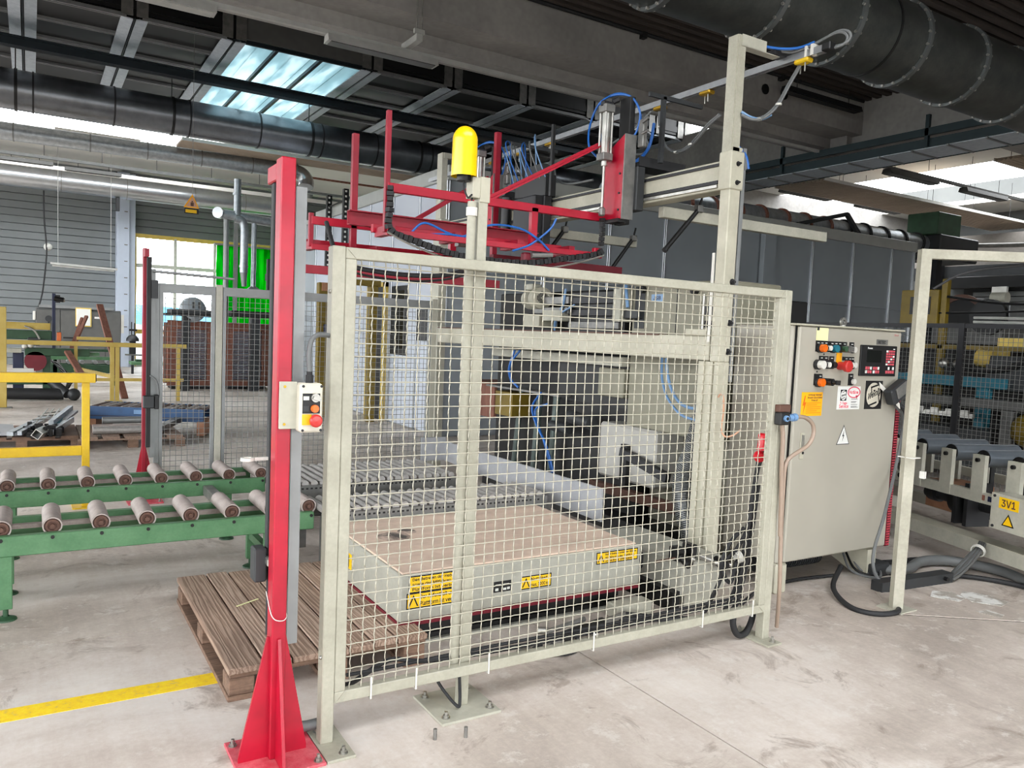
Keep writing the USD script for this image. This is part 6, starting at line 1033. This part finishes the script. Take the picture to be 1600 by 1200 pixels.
# radiant ceiling panels
def radiant(label, x0, x1, y0, y1, z, n=14):
    t = thing('radiant_panel', label, 'ceiling panel', ((x0 + x1) / 2, (y0 + y1) / 2, z)); obj(t, 'plate', B().box(x0, y0, z + .03, x1, y1, z + .05), 'radiant')
    for k in range(n): y = y0 + (y1 - y0) * (k + .5) / n; obj(t, 'rib', B().cyl((x0, y, z + .02), (x1, y, z + .02), (y1 - y0) / n * .32, 8), 'radiant', 30)
    for y in (y0, y1): obj(t, 'edge', B().box(x0, y - .015, z, x1, y + .015, z + .07), 'ceil_white')
    for x in np.arange(x0 + .6, x1, 1.9):
        for y in (y0 + .05, y1 - .05): obj(t, 'hanger', B().cyl((x, y, z + .05), (x, y, 6.55), .006, 5), 'steel_dark')
radiant('slatted beige radiant ceiling panel below the dark duct at the left', 3.0, 11.0, 19.75, 20.6, 5.80); radiant('long slatted beige radiant ceiling panel in the bright right bay', 15.6, 25.5, 12.0, 13.4, 5.5, 16); radiant('slatted radiant ceiling panel high in the far right bay', 18.5, 27, 8.6, 9.8, 6.0, 12)
# fluorescent lamps
def lamp(label, p, L, m='lamp_housing', lens='lamp_lens', w=.16, top=None, h=.09, grp=None):
    x, y, z = p; t = thing('fluorescent_lamp', label, 'ceiling lamp', p, grp); obj(t, 'housing', B().prism([(y - w / 2, z), (y + w / 2, z), (y + w / 2 - .03, z + h), (y - w / 2 + .03, z + h)], 'x', x, x + L), m); obj(t, 'diffuser', B().box(x + .04, y - w / 2 + .02, z - .012, x + L - .04, y + w / 2 - .02, z), lens)
    if top:
        for xx in (x + .3, x + L - .3): obj(t, 'hanger', B().cyl((xx, y, z + h), (xx, y, top), .006, 5), 'steel_dark')
    return t
lamp('grey fluorescent lamp under the near concrete beam at the top centre', (3.14, 9.80, 5.17), 1.50, 'lamp_housing', 'lamp_dark', .2, h=.09); lamp('grey fluorescent lamp at the top left edge of the ceiling', (.55, 9.80, 5.17), 1.28, 'lamp_housing', 'lamp_housing', .2, h=.09)
t = thing('lamp_trunking', 'grey metal trunking carrying the lamps under the near concrete beam', 'trunking', (4, 9.8, 5.26)); obj(t, 'channel', B().box(-9, 9.77, 5.26, 13.2, 9.83, 5.31), 'lamp_housing'); obj(t, 'hanger_bracket', B().box(4.18, 9.42, 5.31, 4.27, 9.9, 5.40, .006).box(4.15, 9.42, 5.40, 4.30, 9.46, 5.46, .006), 'lamp_housing'); 
for x in (4.19, 4.26): obj(t, 'hanger_rod', B().cyl((x, 9.44, 5.44), (x, 9.44, 6.3), .008, 6), 'steel')
lamp('white fluorescent lamp below the bright ceiling at the far left', (.5, 21.9, 6.0), 1.85, 'ceil_white', 'lamp_lens', .14, 6.6); lamp('dark edged lamp strip lower at the far left', (-.7, 23.25, 5.40), 1.2, 'lamp_dark', 'lamp_dark', .14, 5.56); lamp('second dark edged lamp strip right of the first at the far left', (.75, 23.25, 5.34), 1.3, 'lamp_dark', 'lamp_dark', .14, 5.56)
for i, (x, y, l) in enumerate(((16.5, 13.95, 'lamp left of the pair beneath the right radiant panel'), (19.6, 13.95, 'lamp right of the pair beneath the right radiant panel'), (16.4, 11.0, 'lamp nearest the cable tray above the right radiant panel'), (19.5, 11.0, 'lamp farther right above the right radiant panel'))): lamp('grey fluorescent ' + l, (x, y, 5.62), 1.9, 'lamp_dark', 'lamp_dark', .24, 6.5, .1)
lamp('dark fluorescent lamp hanging below the big duct on the concrete girder', (10.9, 9.3, 5.95), 2.0, 'steel_dark', 'dark', .18, 6.36); lamp('pale short lamp above the big duct near the top right', (11.3, 4.0, 6.1), .9, 'lamp_housing', 'lamp_housing', .2, 6.36)
obj(None, 'lamp_rail', B().box(14.3, 11.0 - .04, 5.72, 24, 11.04, 5.78), 'lamp_dark', label='dark lamp rail running through the bright right bay', cat='rail')
# cable tray along the girder
t = thing('cable_tray', 'long dark perforated cable tray slung under the concrete girder at right', 'cable tray', (13.2, 9, 5)); TY = np.arange(2.0, 14.0, .6)
obj(t, 'side_rail', B().box(12.55, 2, 5.0, 12.58, 14, 5.14), 'tray_steel'); obj(t, 'side_rail', B().box(13.30, 2, 4.98, 13.33, 14, 5.06), 'tray_steel'); obj(t, 'upper_rail', B().box(12.5, 2, 5.18, 12.56, 14, 5.30), 'tray_steel')
for a_, b_ in zip(TY[:-1], TY[1:]): obj(t, 'tray_plate', B().box(12.58, a_ + .02, 4.99, 13.30, b_ - .02, 5.0), 'strip_metal')
for y in TY: obj(t, 'rung', B().box(12.56, y - .015, 4.97, 13.32, y + .015, 5.0), 'alu_grey')
for y in (4.6, 7.7, 10.6): obj(t, 'hanger', B().box(12.50, y, 5.0, 12.56, y + .06, 5.52), 'tray_steel')
t = thing('pipe_run', 'corrugated conduit stretching from the booth fan to the right edge', 'conduit', (22, 10, 4.6)); obj(t, 'conduit', B().tube([(20.6, 11.6, 4.45), (21.8, 10.6, 4.52), (22.8, 9.8, 4.62), (23.7, 9.1, 4.72)], .06, 10), 'steel_dull', 40)

# right side: mesh fence, machines, grey roller conveyor
t = thing('mesh_fence', 'dark wire mesh fence on the right behind the grey roller conveyor', 'fence', (9.1, 5.5, 0)); w = B(); X_ = 9.1
obj(t, 'top_rail', B().box(X_ - .02, 2.2, 1.95, X_ + .02, 7.7, 2.0), 'steel_dark'); obj(t, 'bottom_rail', B().box(X_ - .02, 2.2, .1, X_ + .02, 7.7, .14), 'steel_dark')
for k in range(109): w.box(X_ - .002, 2.2 + .05 * k - .002, .12, X_ + .002, 2.2 + .05 * k + .002, 1.96)
for k in range(36): w.box(X_ - .0025, 2.2, .15 + .05 * k - .002, X_ + .0025, 7.65, .15 + .05 * k + .002)
obj(t, 'wire_mesh', w, 'wire_grey', kind='stuff')
for y in (7.65, 5.0, 2.3): obj(t, 'post', B().box(X_ - .03, y - .03, 0, X_ + .03, y + .03, 2.0), 'steel_dark')
t = thing('yellow_machine', 'mustard yellow framed machine with blue beams behind the right mesh fence', 'machine', (11, 5.8, 0))
for y in (7.3, 6.35, 5.0): obj(t, 'post', B().box(11.0, y - .04, 0, 11.1, y + .04, 2.7 if y == 6.35 else 1.9, .008), 'mustard')
obj(t, 'box', B().box(10.95, 6.4, 2.05, 11.1, 6.95, 2.55, .01), 'mustard'); obj(t, 'box_opening', B().box(10.94, 6.5, 2.2, 10.96, 6.8, 2.45), 'black'); obj(t, 'cross_bar', B().box(11.0, 5.1, 1.72, 11.1, 7.2, 1.78), 'mustard'); obj(t, 'cross_bar', B().box(11.0, 6.4, 1.25, 11.1, 7.2, 1.3), 'wood_orange')
obj(t, 'blue_beam', B().box(10.7, 5.3, 1.22, 10.85, 7.4, 1.36, .008), 'teal'); 
for y in (6.55, 5.5): obj(t, 'blue_leg', B().box(10.7, y, .2, 10.85, y + .14, 1.22, .008), 'teal')
obj(t, 'grey_beam', B().box(10.35, 3.9, .98, 10.5, 6.7, 1.1, .008), 'lamp_dark'); obj(t, 'grey_post', B().box(10.38, 5.0, .1, 10.5, 5.15, .98, .008), 'lamp_dark'); obj(t, 'grey_post', B().box(10.38, 6.3, .1, 10.5, 6.45, .98, .008), 'lamp_dark'); obj(t, 'grey_post', B().box(10.38, 6.45, .2, 10.46, 6.5, 1.0), 'lamp_dark')
obj(t, 'motor', B().cyl((10.8, 5.0, 1.60), (10.8, 4.75, 1.60), .16, 18), 'alu_grey', 30); obj(t, 'motor', B().cyl((10.9, 5.75, 1.62), (10.9, 5.55, 1.60), .12, 16), 'yellow_dull', 30); obj(t, 'housing', B().box(10.8, 5.0, 1.2, 11.3, 5.6, 1.65, .01), 'charcoal'); obj(t, 'fitting', B().sphere((10.7, 6.1, 1.52), .07, 1).sphere((10.7, 5.9, 1.52), .07, 1), 'steel', 30); obj(t, 'core', B().box(11.3, 4.2, .1, 12.4, 7.3, 1.8, .02), 'dark')
each(t, 'cable', [B().tube([(10.8, 4.9, 1.9), (10.75, 5.1, 1.6), (10.75, 5.5, 1.45), (10.8, 6.0, 1.5)], .035, 8)], 'rubber', 40); obj(t, 'drum', B().sphere((10.55, 4.85, .75), .28, 2, (1, .8, .8)), 'mustard', 40); obj(t, 'bright_frame', B().box(11.25, 4.9, 1.75, 11.29, 5.7, 1.9).box(11.25, 5.3, 1.2, 11.29, 5.34, 1.8), 'window_yellow'); obj(t, 'panel', B().box(11.24, 5.55, 1.3, 11.3, 5.75, 1.75), 'window_yellow')
obj(t, 'valve_row', B().box(10.5, 5.55, .82, 10.56, 6.35, .88).box(10.48, 5.6, .86, 10.52, 5.7, .92).box(10.48, 5.8, .86, 10.52, 5.9, .92).box(10.48, 6.0, .86, 10.52, 6.1, .92).box(10.48, 6.2, .86, 10.52, 6.3, .92), 'steel'); obj(t, 'hydraulic_block', B().box(10.5, 5.3, .1, 10.9, 6.9, .7, .02), 'charcoal')
t = thing('polishing_wheel', 'dark machine with round black guard and grey motor before the right wall', 'machine', (14, 7.2, 0)); obj(t, 'guard', B().cyl((14, 7.75, 2.25), (14.5, 7.75, 2.25), .42, 28), 'dark', 30); obj(t, 'rim', B().pipe((13.97, 7.75, 2.25), (14.03, 7.75, 2.25), .45, .36, 28), 'hub_brown', 30); obj(t, 'body', B().box(13.9, 7.0, 0, 14.8, 8.2, 2.2, .02), 'lamp_dark'); obj(t, 'cabinet', B().box(14.0, 6.95, 2.2, 14.5, 7.45, 2.55, .01), 'alu_grey'); obj(t, 'motor', B().cyl((14.2, 7.35, 2.64), (14.2, 7.1, 2.64), .1, 16), 'cream_grey', 30); obj(t, 'disc', B().cyl((13.8, 7.2, 2.3), (13.9, 7.2, 2.3), .3, 24), 'black', 30)
t = thing('tube_rail', 'pair of bright horizontal tubes above the right mesh fence', 'tubes', (13.5, 6.5, 2.25)); obj(t, 'tube', B().cyl((13.5, 7.25, 2.27), (13.5, 4.5, 2.23), .025, 10), 'lamp_lens', 30); obj(t, 'tube', B().cyl((13.5, 7.25, 2.2), (13.5, 4.5, 2.16), .025, 10), 'lamp_lens', 30)
t = thing('roller_shutter', 'dark roller shutter door in the right wall', 'shutter', (24, 12, 0)); obj(t, 'frame', B().box(23.9, 8.5, 0, 24.0, 13.2, 3.6), 'dark'); obj(t, 'head_box', B().box(23.7, 8.3, 3.6, 24.0, 13.6, 3.95, .02), 'black')
for k in range(22): obj(t, 'slat', B().box(23.84, 8.6, .16 * k, 23.9, 12.9, .16 * k + .14, .01), 'clad_dark')
obj(t, 'light_strip', B().box(23.6, 11.85, 2.0, 23.7, 12.25, 3.62), 'lamp_lens')
t = thing('partition_wall', 'dark grey partition wall with ribs at the far right', 'partition', (24, 14, 0)); obj(t, 'wall', B().box(24.0, 7.5, 0, 24.2, 20, 3.9), 'clad_dark'); obj(t, 'wall', B().box(24.0, 7.5, 3.9, 24.25, 20, 4.3), 'charcoal'); obj(t, 'upper', B().box(24.05, 7.5, 4.3, 24.2, 20, 5.2), 'concrete_soffit'); 
for y in (13.9, 15.6): obj(t, 'column', B().box(23.8, y, 0, 24.0, y + .25, 5.2), 'charcoal')
t = thing('wall_cables', 'two black cables sagging across the view above the right fence', 'cables', (12, 6, 2.5)); each(t, 'cable', [B().tube([(11.0, 6.3, 2.45), (11.2, 5.7, 2.36), (11.3, 5.0, 2.35), (11.3, 4.3, 2.42)], .018, 7)], 'black', 40); each(t, 'cable', [B().tube([(11.0, 6.4, 2.22), (11.2, 5.7, 2.24), (11.3, 5.0, 2.28), (11.3, 4.3, 2.33)], .014, 7)], 'black', 40)
# grey roller conveyor on the right
t = thing('roller_conveyor', 'pale framed conveyor with thick blue grey rollers at the right edge', 'roller conveyor', (6.3, 3.3, 0)); O, D, N = np.array((6.50, 3.90)), np.array((-.337, -.941)), np.array((.941, -.337))
def pt(s, n, z): return (*(O + D * s + N * n), z)
def obx(s0, s1, n0, n1, z0, z1): P = [pt(s0, n0, 0), pt(s1, n0, 0), pt(s1, n1, 0), pt(s0, n1, 0)]; return B().hexa([(a_, b_, z0) for a_, b_, _ in P] + [(a_, b_, z1) for a_, b_, _ in P])
obj(t, 'upper_rail', obx(-1.6, 2.6, .0, .05, .52, .60), 'cream_grey'); obj(t, 'upper_rail', obx(-1.6, 2.6, .9, .95, .52, .60), 'cream_grey'); obj(t, 'base_rail', obx(-1.8, 2.8, -.06, .06, .14, .245), 'cream_grey'); obj(t, 'base_lip', obx(-1.8, 2.8, -.062, .10, .245, .25), 'cream'); obj(t, 'base_rail', obx(-1.8, 2.8, .9, 1.0, .14, .245), 'cream_grey')
SS = (-.62, -.28, .055, .385, .715, 1.045, 1.37, 1.7)
for s in SS:
    obj(t, 'upright', obx(s - .06, s + .06, -.005, .03, .52, .885), 'cream_grey'); obj(t, 'upright', obx(s - .06, s + .06, .66, .69, .52, .885), 'cream_grey'); obj(t, 'axle_bolt', B().cyl(pt(s, -.005, .845), pt(s, -.025, .845), .016, 10), 'black', 30)
    obj(t, 'roller', B().cyl(pt(s, .04, .855), pt(s, .65, .855), .068, 24), 'roller_blue', 35); obj(t, 'roller_end', B().cyl(pt(s, .032, .855), pt(s, .04, .855), .066, 24), 'black', 30)
obj(t, 'drive_shaft', B().cyl(pt(-.2, .35, .42), pt(2.4, .35, .42), .05, 16), 'steel_dark', 30); obj(t, 'pulley', B().cyl(pt(.16, .35, .42), pt(.30, .35, .42), .12, 20), 'black', 30); obj(t, 'pulley', B().cyl(pt(-.14, .35, .44), pt(-.05, .35, .44), .09, 18), 'black', 30); obj(t, 'bearing', B().cyl(pt(.68, .35, .42), pt(.74, .35, .42), .09, 16), 'black', 30); obj(t, 'bearing', B().cyl(pt(1.02, .35, .42), pt(1.1, .35, .42), .1, 16), 'black', 30)
obj(t, 'stand', obx(.26, .30, .2, .42, .245, .52), 'steel_dark'); obj(t, 'stand', obx(.38, .42, .2, .42, .245, .6), 'steel_dark'); obj(t, 'wooden_block', obx(-.4, .05, .5, .8, .25, .5), 'wood_orange')
for s in (.2, .55, .9): obj(t, 'belt', obx(s - .006, s + .006, .6, .64, .25, .85), 'black')
obj(t, 'maker_plate', obx(.73, .80, -.003, .001, .545, .585), 'wood_brown'); obj(t, 'maker_plate', obx(.83, .90, -.003, .001, .545, .585), 'navy'); obj(t, 'latch', obx(-.22, -.18, -.07, -.06, .17, .24), 'steel'); obj(t, 'knob', B().cyl(pt(-.08, -.03, .58), pt(-.08, -.06, .58), .02, 10), 'black', 30)
for s in (-1.5, 2.5): obj(t, 'foot', obx(s, s + .1, -.05, .05, 0, .14), 'cream_grey'); obj(t, 'foot', obx(s, s + .1, .9, 1.0, 0, .14), 'cream_grey')
obj(t, 'guide_rail', B().bar(pt(.05, 1.35, .95), pt(2.2, 1.35, .97), .05, .12), 'cream_grey'); obj(t, 'guide_block', B().bar(pt(-.06, 1.3, .98), pt(.05, 1.3, .98), .10, .14), 'cream')
for s in (.3, 1.8): obj(t, 'guide_post', obx(s, s + .06, 1.33, 1.38, 0, .9), 'steel_dark')
r = obj(t, 'junction_box', obx(1.03, 1.42, -.16, -.01, .40, .66), 'cream_grey', label='grey junction box marked 3V1')
b = B().text('3V1', .05, np.array(pt(1.12, -.162, .575)), (*D, 0), (0, 0, 1), width=.12, bold=True, depth=.001); obj(t, 'marking_plate', obx(1.10, 1.27, -.1615, -.160, .56, .64), 'sign_yellow'); obj(t, 'marking', b, 'hub_brown')
def tri(s, z, h, off): return B().add([pt(s - h * .6, off, z), pt(s + h * .6, off, z), pt(s, off, z + h), pt(s - h * .6, off + .001, z), pt(s + h * .6, off + .001, z), pt(s, off + .001, z + h)], [[0, 1, 2], [3, 5, 4], [0, 3, 4], [0, 4, 1], [1, 4, 5], [1, 5, 2], [2, 5, 3], [2, 3, 0]])
obj(t, 'hazard_sign', tri(1.19, .44, .09, -.1615), 'black'); obj(t, 'hazard_face', tri(1.19, .448, .066, -.163), 'sign_yellow')
for s, z in ((1.06, .64), (1.06, .42), (1.39, .64), (1.39, .42)): obj(t, 'screw', B().cyl(pt(s, -.16, z), pt(s, -.168, z), .01, 8), 'steel_dark')
t = thing('cable_bundle', 'bundle of grey cables dropping from the conveyor base rail to the floor', 'cables', (6.1, 3.0, 0))
for k in range(5): o = .012 * (k - 2); each(t, 'cable', [B().tube([np.array(pt(.88 + o, -.06, .24)), np.array(pt(.92 + o, -.12, .21)), np.array(pt(.96 + o * 1.6, -.24, .13)), np.array(pt(1.0 + o * 1.5, -.36, .06)), np.array(pt(1.04 + o, -.46, .02))], .011, 7)], 'cable_grey' if k % 2 else 'lamp_dark', 40)
obj(t, 'cable_tie', B().pipe(np.array(pt(.925, -.13, .20)), np.array(pt(.935, -.15, .19)), .05, .042, 14), 'white_plastic')
t = thing('floor_cable_duct', 'dark flat cable duct lying on the floor left of the cable bundle', 'cable duct', (5.5, 3.4, 0)); obj(t, 'duct', B().bar((4.98, 3.17, .035), (5.72, 3.10, .035), .09, .07), 'charcoal'); obj(t, 'end_cap', B().cyl((5.62, 3.06, .04), (5.61, 3.03, .04), .015, 8), 'black', 30)
t = thing('floor_hose', 'thick dark hoses snaking over the floor under the right conveyor', 'hose', (6, 3.4, 0)); each(t, 'hose', [B().tube([(5.3, 3.45, .04), (5.55, 3.32, .04), (5.85, 3.38, .05), (6.1, 3.3, .05), (6.22, 3.0, .045), (6.1, 2.72, .045), (5.95, 2.4, .045)], .038, 10)], 'cable_grey', 40); each(t, 'hose', [B().tube([(5.3, 3.6, .03), (5.7, 3.5, .03), (5.98, 3.45, .03), (6.2, 3.2, .03), (6.3, 2.9, .03)], .022, 8)], 'rubber', 40); each(t, 'hose', [B().tube([(5.75, 3.2, .02), (5.95, 3.0, .02), (6.05, 2.75, .02), (6.0, 2.4, .02)], .018, 8)], 'rubber', 40)
t = thing('loose_cables', 'tangle of dark cables on the floor under the cabinet corner', 'cables', (5.2, 3.5, 0)); rng = random.Random(9)
for k in range(5): each(t, 'cable', [B().tube([(5.18 + .03 * k, 3.6, .17), (5.1 + .05 * k, 3.45, .05), (5.2 + .04 * k, 3.3 + .03 * k, .03), (5.35, 3.42 + .02 * k, .06), (5.3, 3.6, .12)], .009, 6)], 'black' if k % 2 else 'cable_grey', 40)
obj(t, 'box', B().box(5.22, 3.36, 0, 5.42, 3.52, .10, .008), 'charcoal'); each(t, 'cable', [B().tube([(3.85, 3.35, .015), (4.2, 3.5, .015), (4.6, 3.55, .015), (5.0, 3.5, .015)], .012, 7)], 'rubber', 40)
